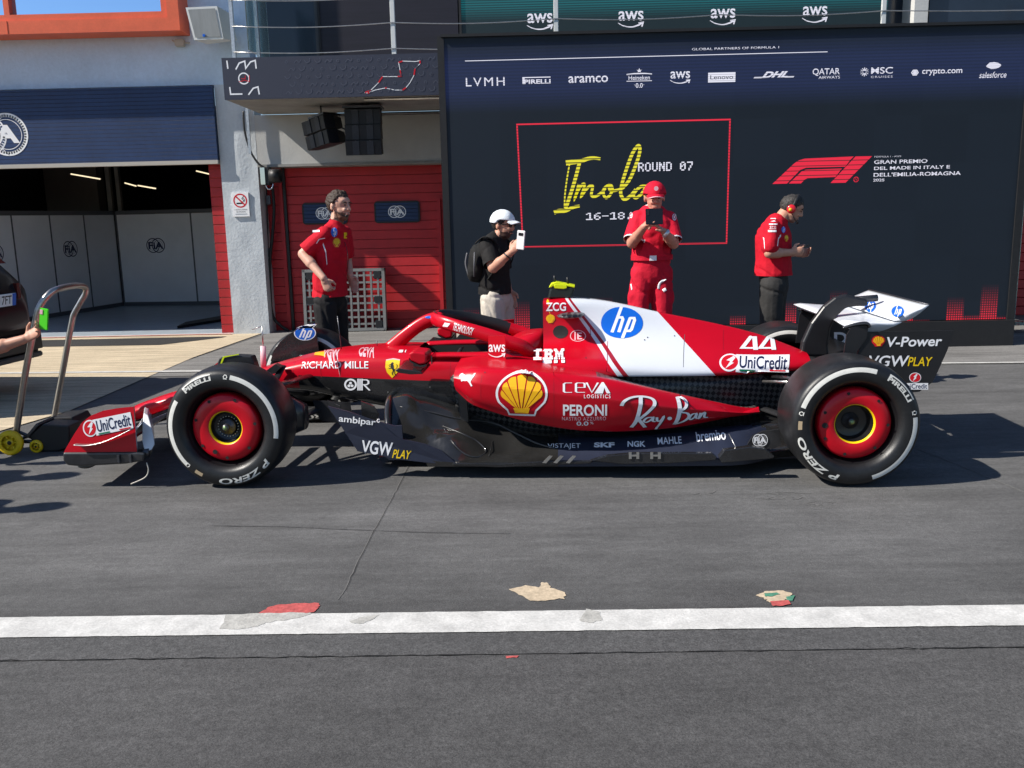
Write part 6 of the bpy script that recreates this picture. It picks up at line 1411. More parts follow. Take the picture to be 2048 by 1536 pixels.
def hair_cap(name, c, R, m_, parent, k=1.0, zf=.055, zb=-.05, thick=.010, rough=.004, seed=0, front=.07):
    """a shell over the skull down to a hairline that is high in front and low at the neck"""
    b = MB(); V = []; Fs = []; n, mm = 44, 30
    def lim_(q):
        v = lerp(zb, zf, min(1, max(0, (q.x + .03) / (front + .03)))) + (.010 if rough else 0) * mnoise.noise(q * 45 + Vector((seed, 0, 0)))
        if abs(q.y) > .06 and -.03 < q.x < .022: v = max(v, .012)
        return v
    for i in range(mm + 1):
        a = pi * .80 * i / mm
        for j in range(n):
            t = 2 * pi * j / n; d = Vector((sin(a) * cos(t), sin(a) * sin(t), cos(a))); q = Vector((d.x * .098, d.y * .076, d.z * .088)) + Vector((-.008, 0, .03))
            tp = 1 if not rough else min(1, max(.12, (q.z - lim_(q)) / .035 + .12))
            V.append(q + d * (thick + rough * mnoise.noise(d * 6 + Vector((seed, 0, 0))) * 2 + rough * mnoise.noise(d * 15)) * tp)
    for i in range(mm):
        for j in range(n):
            ids = (i * n + j, i * n + (j + 1) % n, (i + 1) * n + (j + 1) % n, (i + 1) * n + j); cc = sum((V[q] for q in ids), Vector()) / 4
            if cc.z > lim_(cc): Fs.append(ids)
    b.add([Vector(c) + R @ (q * k) for q in V], Fs, 0, True); o = b.build(name, m_, parent, fixn=True)
    md = o.modifiers.new('t', 'SOLIDIFY'); md.thickness = .014; md.offset = -1; bake(o); return o
def legs(fg, J, r=(.095, .066, .05), side=None):
    for s in ('R', 'L'): fg.seg(J['hip' + s], J['knee' + s], r[0], r[1]); fg.seg(J['knee' + s], J['ank' + s], r[1], r[2])
def shoe(fg, a, f, m_=None):
    a = Vector((a.x, a.y, 0)); f = Vector((f[0], f[1], 0)).normalized(); fg.seg(a + Vector((0, 0, .05)) - f * .05, a + f * .16 + Vector((0, 0, .03)), .048, .036, (f.cross(Vector((0, 0, 1))), 1, .85)); fg.ball(a + Vector((0, 0, .07)), (.05, .05, .06))
def jz(base, P):
    return {k: (W(v[0], v[1], base[1] + (v[2] if len(v) > 2 else 0)) - Vector((base[0], base[1], 0))) for k, v in P.items()}
def torso(fg, J, w_=.19, d=.115, f=None, waist=.16, hem=None, belly=0):
    f = Vector(f); lat = Vector((-f[1], f[0], 0)) if len(f) == 3 else None
    lat = Vector((-f.y, f.x, 0)); fg.seg(J['neck'] - Vector((0, 0, .05)), J['chest'], .085, .145, (lat, 1.1, .8)); sh = (J['shR'] + J['shL']) / 2
    fg.seg(J['shR'], J['shL'], .062, .062); fg.seg(sh - Vector((0, 0, .03)), J['chest'], w_ * .78, w_ * .92, (lat, 1, d / w_)); fg.seg(J['chest'], J['waist'], w_ * .9, waist, (lat, 1, d / waist + belly))
    if hem is not None: fg.seg(J['waist'], hem - Vector((0, 0, .16)), waist, waist * 1.1, (lat, 1, d / waist + belly + .04))

# --- man in red team shirt, hand on hip
def person_1():
    B = (-1.46, 7.4); f = Vector((.84, -.54, 0)); root = empty('person', (B[0], B[1], 0)); tag(root, 'person in red team shirt and black trousers with headset microphone looking right', 'person')
    J = jz(B, dict(head=(679, 413), neck=(672, 452), shR=(648, 469, -.10), shL=(688, 468, .13), chest=(664, 500), waist=(660, 555), hem=(659, 592), elR=(606, 508, -.12), wrR=(647, 556, -.26), elL=(694, 520, .2), wrL=(700, 550, .10), hipR=(650, 606, -.08), hipL=(672, 606, .10), kneeR=(656, 692, -.1), kneeL=(680, 692, .12), ankR=(652, 782, -.06), ankL=(682, 778, .16)))
    R = rot_basis(f, .06); k = 1.02; fg = Fig(); add_head(fg, J['head'], R, k); fg.seg(J['neck'], J['head'] - Vector((0, 0, .06)) - f * .02, .06, .054)
    fg.chain([J['shR'], J['elR'], J['wrR']], [.05, .042, .029]); fg.chain([J['shL'], J['elL'], J['wrL']], [.05, .042, .029]); fg.seg(J['elR'], lerp(J['elR'], J['wrR'], .4), .042, .043); fg.hand(J['wrR'], Vector((.35, .1, -1)), Vector((.3, 1, 0)), 1, .75); fg.hand(J['wrL'], Vector((.35, -.1, -1)), Vector((-.3, -1, 0)), -1, .25)
    fg.seg(J['shR'], J['shL'], .05, .05); fg.seg(J['neck'] - Vector((0, 0, .04)), J['waist'], .06, .09); fg.seg(J['waist'], J['hem'], .1, .1); legs(fg, J, (.08, .055, .042))
    hc = J['head']; Ri = R.transposed(); ms = ['skin_pale', 'beard', 'eye_dark', 'hair_brown', 'lip']
    def col(c, n):
        q = Ri @ (c - hc) / k
        return 1 if (q.z < -.04 and q.x > -.005 and q.z > -.14 and abs(q.y) < .1 and (q.z < -.045 - .0 * abs(q.y))) and not (q.x > .085 and -.062 < q.z < -.048) else 0
    fg.build('body', ms, root, colour=col, extra=lambda kb: head_marks(kb, hc, R, ms, k))
    hair_cap('hair', hc, R, 'hair_brown', root, k, zf=.085, zb=-.045, thick=.011, rough=.007, front=.05)
    fs = Fig(); torso(fs, J, .185, .125, f, .155, J['hem'] - Vector((0, 0, .02))); fs.seg(J['shR'], lerp(J['shR'], J['elR'], .95), .072, .074); fs.seg(J['shL'], lerp(J['shL'], J['elL'], .95), .072, .07); fs.seg(J['neck'] - Vector((0, 0, .02)), J['neck'] + Vector((0, 0, .012)), .082, .066)
    sm_ = ['shirt_red', 'white_mark']
    def marks(kb):
        sk = Skin(kb, sm_); off = Vector((B[0], B[1], 0)); sk.tree = kb.bvh()
        def st(mk, bx, rot=0):
            x0, y0, x1, y1 = bx; d = ray((x0 + x1) / 2, (y0 + y1) / 2).normalized(); h, no, _, _ = sk.tree.ray_cast(CAM - off, d)
            if h is None: return
            dep = (h - (CAM - off)).dot(FWD); wu = (x1 - x0) * dep / F_PX; hv = (y1 - y0) * dep / F_PX; u, v = RGT * cos(rot) + UPV * sin(rot), UPV * cos(rot) - RGT * sin(rot)
            sk.lay(mk, lambda a, q: h + u * ((a - .5) * wu) + v * ((q - .5) * hv), d, .03, .004, (wu, hv))
        st(HP(), (662, 455, 675, 474)); st(PEC('orange_mark', 'red_mark', 'yellow_mark'), (666, 476, 681, 494)); st(Mark().a(poly([(0, 0), (1, 0), (1, 1), (0, 1)]), 'yellow_mark'), (688, 465, 694, 477))
        st(word('ZCG', 'white_mark', off=.01), (627, 452, 640, 458), .2); st(Mark().a(poly([(0, 0), (1, 0), (1, 1), (0, 1)]), 'white_mark'), (625, 460, 639, 464), .05); st(Mark().a(poly([(0, 0), (1, 0), (1, 1), (0, 1)]), 'white_mark'), (631, 448, 643, 450.5), .25); st(Mark().a(poly([(0, 0), (1, .2), (1, 1), (0, .8)]), 'white_mark'), (651, 441, 660, 446), .3)
        st(Mark().a(stroke([(1, .9), (.3, .7), (0, 0)], .12), 'white_mark'), (633, 475, 650, 487)); st(Mark().a(stroke([(0, 1), (.7, .6), (1, .0)], .16), 'white_mark'), (646, 488, 654, 529)); sk.flush()
    fs.build('shirt', sm_, root, .008, 5, extra=marks, cuts=[(J['hem'], (0, 0, -1), .5)] + [(lerp(J['sh' + q], J['el' + q], 0.86), J['el' + q] - J['sh' + q], .125) for q in 'RL'])
    o = [q for q in root.children if q.name.startswith('shirt')][0]
    for q in sm_[len(o.data.materials):]: o.data.materials.append(MATS[q])
    ft = Fig(); ft.seg(J['waist'] - Vector((0, 0, .09)), J['hem'] - Vector((0, 0, .03)), .135, .14, (Vector((.54, .84, 0)), 1, .8)); legs(ft, J, (.10, .08, .07)); ft.build('trousers', 'trouser_black', root, .008, 5)
    fo = Fig(); shoe(fo, J['ankR'], f); shoe(fo, J['ankL'], f); fo.build('shoes', 'shoe_dark', root, .008, 3)
    hs = MB(); q = lambda x, y, z: J['head'] + R @ Vector((x, y, z)) * k
    hs.tube([q(.0, -.088, .0), q(.03, -.09, -.03), q(.08, -.07, -.062), q(.1, -.045, -.07)], .003, 6); hs.sphere(q(.105, -.035, -.07), .011); hs.tube(smooth_path([q(-.01, -.086, -.02), q(-.03, -.085, -.08), J['shL'] + Vector((.0, -.12, .0)), J['waist'] + Vector((.18, -.12, .2)), J['waist'] + Vector((.16, -.1, .05))]), .0025, 6); hs.build('headset_microphone', 'plastic_black', root)
person_1()

# --- visitor in white cap filming with a phone
def person_2():
    B = (-.12, 7.5); f = Vector((.86, -.5, 0)); root = empty('person', (B[0], B[1], 0)); tag(root, 'person in white cap, sunglasses, black shirt and beige shorts filming with a phone', 'person')
    J = jz(B, dict(head=(1006, 451), neck=(993, 479), shR=(974, 490, -.12), shL=(1003, 486, .14), chest=(987, 515), waist=(989, 560), hem=(992, 587), elR=(986, 536, -.24), wrR=(1022, 505, -.34), elL=(1008, 545, .16), wrL=(1018, 580, .10), hipR=(985, 602, -.08), hipL=(1004, 602, .09), kneeR=(993, 690, -.1), kneeL=(1012, 690, .12), ankR=(990, 775, -.06), ankL=(1012, 772, .14)))
    R = rot_basis(f, .12); k = .95; fg = Fig(); add_head(fg, J['head'], R, k); fg.seg(J['neck'], J['head'] - Vector((0, 0, .06)) - f * .02, .056, .052)
    fg.chain([J['shR'], J['elR'], J['wrR']], [.05, .044, .028]); fg.seg(J['elR'], lerp(J['elR'], J['wrR'], .4), .042, .043); fg.chain([J['shL'], J['elL'], J['wrL']], [.05, .042, .028]); fg.hand(J['wrR'], Vector((.62, -.1, .8)), Vector((.5, .85, -.2)), 1, .6); fg.hand(J['wrL'], Vector((.3, 0, -1)), Vector((-.2, -1, 0)), -1, .3)
    fg.seg(J['shR'], J['shL'], .05, .05); fg.seg(J['neck'] - Vector((0, 0, .04)), J['waist'], .06, .085); fg.seg(J['waist'], J['hem'], .09, .1); legs(fg, J, (.075, .055, .04))
    hc = J['head']; Ri = R.transposed(); ms = ['skin', 'beard_dark', 'eye_dark', 'hair_dark', 'lip']
    def col(c, n):
        q = Ri @ (c - hc) / k
        return 1 if (q.z < -.05 and q.x > .005 and q.z > -.12 and abs(q.y) < .09) or (q.x > .08 and -.05 < q.z < -.036 and abs(q.y) < .03) else 0
    fg.build('body', ms, root, colour=col, extra=lambda kb: head_marks(kb, hc, R, ms, k, 'hair_dark'))
    hair_cap('hair', hc, R, 'hair_dark', root, k, zf=.06, zb=-.055, thick=.006, rough=.003)
    fs = Fig(); torso(fs, J, .18, .125, f, .15, J['hem'] - Vector((0, 0, .02))); fs.seg(J['shR'], lerp(J['shR'], J['elR'], .95), .072, .076); fs.seg(J['shL'], lerp(J['shL'], J['elL'], .95), .072, .072); fs.seg(J['neck'] - Vector((0, 0, .03)), J['neck'] - Vector((0, 0, .005)), .075, .066); fs.build('shirt', 'shirt_black', root, .008, 5, cuts=[(J['hem'], (0, 0, -1), .5)] + [(lerp(J['sh' + q], J['el' + q], 0.86), J['el' + q] - J['sh' + q], .125) for q in 'RL'])
    ft = Fig(); ft.seg(J['waist'] - Vector((0, 0, .08)), J['hem'] - Vector((0, 0, .04)), .135, .14, (Vector((.5, .86, 0)), 1, .85))
    for s in 'RL': ft.seg(J['hip' + s], lerp(J['hip' + s], J['knee' + s], .98), .105, .098)
    ft.build('shorts', 'shorts_beige', root, .008, 4)
    fo = Fig(); shoe(fo, J['ankR'], f); shoe(fo, J['ankL'], f); fo.build('shoes', 'shoe_white', root, .008, 3)
    cp = hair_cap('cap', hc, R, 'cap_white', root, k, zf=.058, zb=.02, thick=.02, rough=.0, front=.02)
    h = lambda x, y, z: hc + R @ Vector((x, y, z)) * k
    b = MB(); b.grid(lambda u, v: h(.085 + .085 * u * (1 - (2 * v - 1) ** 2 * .55), (v - .5) * .15 * (1 - .12 * u), .062 - .018 * u - .022 * (2 * v - 1) ** 2), 8, 14); o = b.build('cap_peak', 'cap_white', root); md = o.modifiers.new('t', 'SOLIDIFY'); md.thickness = .005; bake(o)
    b = MB()
    for s in (-1, 1): b.sphere((0, 0, 0), 1, n=12, sc=(.008, .028, .019), M=Matrix.Translation(h(.094, s * .032, .014)) @ R.to_4x4()); b.tube([h(.088, s * .06, .018), h(.0, s * .084, .012)], .003, 6)
    b.tube([h(.1, -.012, .02), h(.1, .012, .02)], .003, 6); b.build('sunglasses', 'sunglass', root)
    b = MB(); w_ = J['wrR']; b.lathe([(.033, -.006), (.036, 0), (.033, .006)], 16, axis='Z', M=Matrix.Translation(w_ - Vector((.03, 0, .028))) @ Matrix.Rotation(.7, 4, 'Y')); b.build('wristband', 'plastic_black', root)
    c = W(1041.5, 480, 7.1); ph = MB(); M = Matrix.Translation(c) @ Matrix.Rotation(radians(-30), 4, 'Z') @ Matrix.Rotation(radians(6), 4, 'Y'); ph.box((0, 0, 0), (.072, .009, .15), 0, M, bev=.004); ph.box((-.0, -.006, .045), (.04, .004, .022), 1, M); ph.box((.0, .0055, 0), (.066, .002, .14), 1, M); o = ph.build('phone', ['phone_white', 'phone_black']); tag(o, 'white phone held up by the person in the white cap', 'phone')
    bp = empty('backpack', (B[0] - .28, B[1] + .05, .9)); tag(bp, 'black backpack worn by the person in the white cap', 'backpack'); o_ = Vector(bp.location) - Vector((B[0], B[1], 0))
    fb = Fig(); c = W(956, 527, 7.48) - Vector(bp.location); fb.ball(c + Vector((0, .02, 0)), (.085, .15, .17)); fb.ball(c + Vector((-.04, .02, -.06)), (.06, .12, .1)); fb.ball(c + Vector((.03, .02, .06)), (.07, .14, .12)); fb.build('bag', 'backpack_black', bp, .009, 4)
    b = MB(); zz = Vector((B[0], B[1], 0)) - Vector(bp.location)
    for s, sh in ((-1, J['shR']), (1, J['shL'])): b.tube(smooth_path([sh + zz + Vector((-.09, .02, .02)), sh + zz + Vector((-.01, .04 * s - .02, .068)), sh + zz + Vector((.09, -.03, .0)), sh + zz + Vector((.09, -.05, -.14)), sh + zz + Vector((.0, -.02, -.28))]), 0, 8, flat=(.022, .006, (0, 1, 0)))
    b.build('strap', 'backpack_black', bp)
    b = MB(); b.tube(smooth_path([c + Vector((-.085, -.02, .09)), c + Vector((-.1, -.03, .0)), c + Vector((-.075, -.04, -.1))]), .009, 6); b.tube([c + Vector((-.02, -.13, .1)), c + Vector((-.03, -.14, -.1))], .006, 6, 0); b.build('buckle', 'partition_seam', bp)
person_2()

# --- official all in red, facing the viewer
def person_3():
    B = (1.13, 7.4); f = Vector((-.05, -1, 0)); root = empty('person', (B[0], B[1], 0)); tag(root, 'person all in red with red cap photographing with a black tablet in both hands', 'person')
    J = jz(B, dict(head=(1309, 396), neck=(1306, 430), shR=(1276, 438, .02), shL=(1337, 437, .02), chest=(1306, 465), waist=(1304, 500), hem=(1303, 512), elR=(1264, 486, -.10), wrR=(1288, 454, -.30), elL=(1347, 487, -.10), wrL=(1329, 464, -.30), hipR=(1284, 545), hipL=(1323, 545), kneeR=(1272, 665, -.06), kneeL=(1325, 662, -.04), ankR=(1268, 770), ankL=(1328, 770)))
    R = rot_basis(f, .2); k = .98; fg = Fig(); add_head(fg, J['head'], R, k); fg.seg(J['neck'], J['head'] - Vector((0, 0, .06)) - f * .02, .058, .054)
    for s in 'RL': fg.chain([J['sh' + s], J['el' + s], J['wr' + s]], [.052, .046, .03]); fg.seg(J['el' + s], lerp(J['el' + s], J['wr' + s], .4), .044, .045)
    fg.hand(J['wrR'], Vector((.55, -.15, .75)), Vector((.8, .1, -.55)), -1, .6); fg.hand(J['wrL'], Vector((-.75, -.15, .6)), Vector((-.5, .1, -.85)), 1, .6)
    fg.seg(J['shR'], J['shL'], .05, .05); fg.seg(J['neck'] - Vector((0, 0, .04)), J['waist'], .06, .09); fg.seg(J['waist'], J['hem'], .1, .1); legs(fg, J, (.08, .055, .042))
    hc = J['head']; ms = ['skin_ruddy', 'stubble', 'eye_dark', 'hair_white', 'lip']; fg.build('body', ms, root, extra=lambda kb: head_marks(kb, hc, R, ms, k, 'hair_white'))
    hair_cap('hair', hc, R, 'hair_grey', root, k, zf=.06, zb=-.03, thick=.004, rough=.002)
    fs = Fig(); torso(fs, J, .205, .125, f, .165, J['hem'] - Vector((0, 0, .02)), .06); fs.seg(J['shR'], lerp(J['shR'], J['elR'], 1.0), .072, .082); fs.seg(J['shL'], lerp(J['shL'], J['elL'], 1.0), .072, .082); fs.seg(J['neck'] - Vector((0, 0, .03)), J['neck'] + Vector((0, 0, .01)), .084, .07)
    sm_ = ['shirt_crew_red', 'white_mark']; jj = J
    def col(c, n):
        for s in 'RL':
            a, b_ = jj['sh' + s], jj['el' + s]; d = (b_ - a); t = (c - a).dot(d) / d.length_squared
            if .85 < t < .93 and (c - (a + d * t)).length < .1: return 1
        if jj['neck'].z + .078 < c.z: return 1
        return 0
    def marks(kb):
        sk = Skin(kb, sm_); off = Vector((B[0], B[1], 0)); em_ = Mark().a(disc(.5, .5, .5), 'white_mark').a(ring(.5, .5, .2, .36, 16), 'red_mark')
        for bx in ((1259, 424, 1265, 436), (1345, 427, 1353, 441)):
            x0, y0, x1, y1 = bx; d = ray((x0 + x1) / 2, (y0 + y1) / 2).normalized(); h, no, _, _ = sk.tree.ray_cast(CAM - off, d)
            if h is None: continue
            dep = (h - (CAM - off)).dot(FWD); sk.lay(em_, lambda a, q: h + RGT * ((a - .5) * (x1 - x0) * dep / F_PX) + UPV * ((q - .5) * (y1 - y0) * dep / F_PX), d, .03, .004, (.05, .05))
        sk.flush()
    o = fs.build('shirt', sm_, root, .008, 5, colour=col, extra=marks, cuts=[(J['hem'], (0, 0, -1), .5)] + [(lerp(J['sh' + q], J['el' + q], 0.9), J['el' + q] - J['sh' + q], .125) for q in 'RL'])
    for q in sm_[len(o.data.materials):]: o.data.materials.append(MATS[q])
    ft = Fig(); ft.seg(J['waist'] + Vector((0, 0, -.02)), (J['hipR'] + J['hipL']) / 2, .158, .15, (Vector((1, 0, 0)), 1, .78)); legs(ft, J, (.094, .084, .078)); ft.ball(lerp(J['hipR'], J['kneeR'], .42) + Vector((-.06, -.02, 0)), (.04, .05, .08)); ft.ball(lerp(J['hipL'], J['kneeL'], .42) + Vector((.06, -.02, 0)), (.04, .05, .08))
    tm = ['trouser_red', 'white_mark']
    def tmarks(kb):
        tree = kb.bvh(); off = Vector((B[0], B[1], 0))
        def line(P, w_):
            Q = []
            for x, y in P:
                d = ray(x, y).normalized(); h, no, _, _ = tree.ray_cast(CAM - off, d)
                if h is not None: Q.append(h - d * .004)
            if len(Q) > 1: kb.merge(MB().tube(smooth_path(Q, 4), 0, 8, flat=(w_, .004, (1, 0, .3))), 1)
        line([(1258, 558), (1262, 568), (1264, 580)], .006); line([(1317, 578), (1319, 568), (1325, 562), (1332, 559)], .010); line([(1326, 582), (1332, 578)], .014)
    ft.build('trousers', tm, root, .008, 5, extra=tmarks)
    b = MB(); c = (J['waist'] + J['hem']) / 2 + Vector((0, 0, -.0)); M = Matrix.Translation(c); b.loft([[Vector((.172 * cos(a), .135 * sin(a), z)) + c for a in [2 * pi * i / 32 for i in range(32)]] for z in (-.055, -.015)], cap=False); b.box(c + Vector((-.01, -.137, -.035)), (.055, .012, .04), 1); b.build('belt', ['trouser_red', 'white_mark'], root)
    fo = Fig(); shoe(fo, J['ankR'], f); shoe(fo, J['ankL'], f); fo.build('shoes', 'shoe_dark', root, .008, 3)
    hair_cap('cap', hc, R, 'cap_red', root, k, zf=.05, zb=.02, thick=.02, rough=.0, front=.02); h = lambda x, y, z: hc + R @ Vector((x, y, z)) * k
    b = MB(); b.grid(lambda u, v: h(.085 + .07 * u * (1 - (2 * v - 1) ** 2 * .55), (v - .5) * .15 * (1 - .12 * u), .058 - .02 * u - .02 * (2 * v - 1) ** 2), 8, 14, mat=lambda u, v: 1 if u > .86 else 0); o = b.build('cap_peak', ['cap_red', 'pink_mark'], root); md = o.modifiers.new('t', 'SOLIDIFY'); md.thickness = .005; bake(o)
    b = MB(); b.add([h(.112 - .35 * y * y - .25 * (z - .1), y, z) for y, z in [(.018 * cos(a), .098 + .018 * sin(a)) for a in [2 * pi * i / 16 for i in range(16)]]], [tuple(range(16))]); b.build('cap_badge', 'pink_mark', root)
    b = MB(); b.lathe([(.034, -.013), (.037, -.01), (.037, .01), (.034, .013)], 16, axis='Z', M=Matrix.Translation(J['wrL'] + Vector((.012, .0, -.012))) @ Matrix.Rotation(-.9, 4, 'Y')); b.build('watch', 'watch', root)
    c = W(1308.5, 433, 7.04); tb = MB(); M = Matrix.Translation(c) @ Matrix.Rotation(radians(-12), 4, 'X'); tb.box((0, 0, 0), (.135, .01, .125), 0, M, bev=.004); tb.box((-.05, -.006, .03), (.018, .004, .04), 1, M); o = tb.build('tablet', ['phone_black', 'plastic_black']); tag(o, 'square black tablet held by the person in the red cap', 'tablet')
person_3()

# --- engineer with red ear defenders reading his phone
def person_4():
    B = (2.16, 7.6); f = Vector((.97, -.24, 0)); root = empty('person', (B[0], B[1], 0)); tag(root, 'person in red team shirt and dark trousers with head bent over a phone', 'person')
    J = jz(B, dict(head=(1583, 418), neck=(1558, 444), shR=(1544, 455, -.15), shL=(1556, 452, .17), chest=(1547, 478), waist=(1547, 530), hem=(1547, 550), elR=(1539, 506, -.19), wrR=(1580, 505, -.16), elL=(1556, 508, .2), wrL=(1588, 506, .04), hipR=(1545, 573, -.09), hipL=(1550, 573, .09), kneeR=(1541, 665, -.09), kneeL=(1548, 662, .1), ankR=(1534, 775, -.07), ankL=(1548, 772, .1)))
    R = rot_basis(f, .45); k = .93; fg = Fig(); add_head(fg, J['head'], R, k); fg.seg(J['neck'], J['head'] + R @ Vector((-.03, 0, -.05)), .06, .056)
    for s in 'RL': fg.chain([J['sh' + s], J['el' + s], J['wr' + s]], [.052, .045, .03]); fg.seg(J['el' + s], lerp(J['el' + s], J['wr' + s], .4), .044, .046)
    fg.hand(J['wrR'], Vector((1, .02, .08)), Vector((0, 1, .15)), 1, .62); fg.hand(J['wrL'], Vector((1, -.25, .02)), Vector((0, -1, .25)), -1, .5)
    fg.seg(J['shR'], J['shL'], .05, .05); fg.seg(J['neck'] - Vector((0, 0, .04)), J['waist'], .06, .09); fg.seg(J['waist'], J['hem'], .1, .1); legs(fg, J, (.08, .055, .042))
    hc = J['head']; Ri = R.transposed(); ms = ['skin', 'stubble', 'eye_dark', 'hair_dark', 'lip']
    fg.build('body', ms, root, colour=lambda c, n: 1 if ((q := Ri @ (c - hc)).z < -.05 and q.x > .0 and q.z > -.13 and abs(q.y) < .09) else 0, extra=lambda kb: head_marks(kb, hc, R, ms, k, 'hair_dark'))
    hair_cap('hair', hc, R, 'hair_grey', root, k, zf=.07, zb=-.05, thick=.010, rough=.005, front=.06)
    fs = Fig(); torso(fs, J, .19, .14, f, .165, J['hem'] - Vector((0, 0, .02)), .05); fs.seg(J['shR'], lerp(J['shR'], J['elR'], .74), .074, .078); fs.seg(J['shL'], lerp(J['shL'], J['elL'], .98), .072, .072); fs.seg(J['neck'] - Vector((.02, 0, .05)), J['neck'] + Vector((.01, 0, .0)), .09, .068)
    sm_ = ['shirt_red', 'white_mark']
    def marks(kb):
        sk = Skin(kb, sm_); off = Vector((B[0], B[1], 0))
        def st(mk, bx, rot=0):
            x0, y0, x1, y1 = bx; d = ray((x0 + x1) / 2, (y0 + y1) / 2).normalized(); h, no, _, _ = sk.tree.ray_cast(CAM - off, d)
            if h is None: return
            dep = (h - (CAM - off)).dot(FWD); wu = (x1 - x0) * dep / F_PX; hv = (y1 - y0) * dep / F_PX; u, v = RGT * cos(rot) + UPV * sin(rot), UPV * cos(rot) - RGT * sin(rot)
            sk.lay(mk, lambda a, q: h + u * ((a - .5) * wu) + v * ((q - .5) * hv), d, .03, .004, (wu, hv))
        sq = Mark().a(poly([(0, 0), (1, 0), (1, 1), (0, 1)]), 'white_mark')
        st(word('ZCG', 'white_mark', off=.01), (1539, 452, 1552, 458)); st(sq, (1536, 460, 1553, 464)); st(sq, (1538, 447, 1555, 449.5)); st(sq, (1541, 436, 1552, 443)); st(PEC('orange_mark', 'red_mark', 'yellow_mark'), (1569, 470, 1577, 483)); st(HP(), (1563, 453, 1571, 466)); st(Mark().a(stroke([(0, 1), (.5, .6), (.7, 0)], .2), 'white_mark'), (1525, 468, 1531, 497)); st(Mark().a(stroke([(1, 1), (.3, .7), (0, 0)], .2), 'white_mark'), (1555, 470, 1562, 492)); sk.flush()
    o = fs.build('shirt', sm_, root, .008, 5, extra=marks, cuts=[(J['hem'], (0, 0, -1), .5)])
    for q in sm_[len(o.data.materials):]: o.data.materials.append(MATS[q])
    ft = Fig(); ft.seg(J['waist'] - Vector((0, 0, .06)), (J['hipR'] + J['hipL']) / 2, .14, .145, (Vector((.24, .97, 0)), 1, .85)); legs(ft, J, (.108, .088, .078)); ft.build('trousers', 'trouser_grey', root, .008, 5)
    fo = Fig(); shoe(fo, J['ankR'], f); shoe(fo, J['ankL'], f); fo.build('shoes', 'shoe_dark', root, .008, 3)
    h = lambda x, y, z: hc + R @ Vector((x, y, z)) * k
    hs = empty('ear_defenders', Vector((B[0], B[1], 0))); tag(hs, 'red ear defenders with microphone on the bent head of the person with phone', 'headset')
    hs.location = Vector((B[0], B[1], 0))
    for s in (-1, 1):
        b = MB(); b.lathe([(0, -.022), (.026, -.022), (.036, -.012), (.038, .0), (.03, .018), (0, .018)], 20, M=Matrix.Translation(h(-.005, s * .098, -.004)) @ R.to_4x4() @ Matrix.Rotation(0 if s < 0 else pi, 4, 'Z')); 
        if s < 0: b.lathe([(0, -.025), (.014, -.025), (.014, -.02)], 12, 1, M=Matrix.Translation(h(-.012, s * .098, -.012)) @ R.to_4x4())
        b.build('ear_cup', ['headset_red', 'orange_mark'], hs)
    b = MB(); b.tube([h(.0 + .0 * a, .098 * cos(a), .02 + .118 * sin(a)) for a in [pi * i / 16 for i in range(17)]], 0, 8, flat=(.012, .005, (.9, 0, -.4))); b.build('headband', 'plastic_black', hs)
    b = MB(); b.tube([h(.01, -.1, -.03), h(.07, -.085, -.075), h(.1, -.03, -.085)], .0035, 6); b.sphere(h(.102, -.02, -.085), .013); b.build('microphone', 'plastic_black', hs)
    c = W(1603, 497, 7.52); ph = MB(); M = Matrix.Translation(c) @ Matrix.Rotation(radians(-15), 4, 'Z') @ Matrix.Rotation(radians(-28), 4, 'Y'); ph.box((0, 0, 0), (.14, .07, .010), 0, M, bev=.003); ph.box((0, 0, -.006), (.13, .06, .002), 1, M); o = ph.build('phone', ['phone_black', 'metal_dark']); tag(o, 'black phone held low by the person with the bent head', 'phone')
person_4()

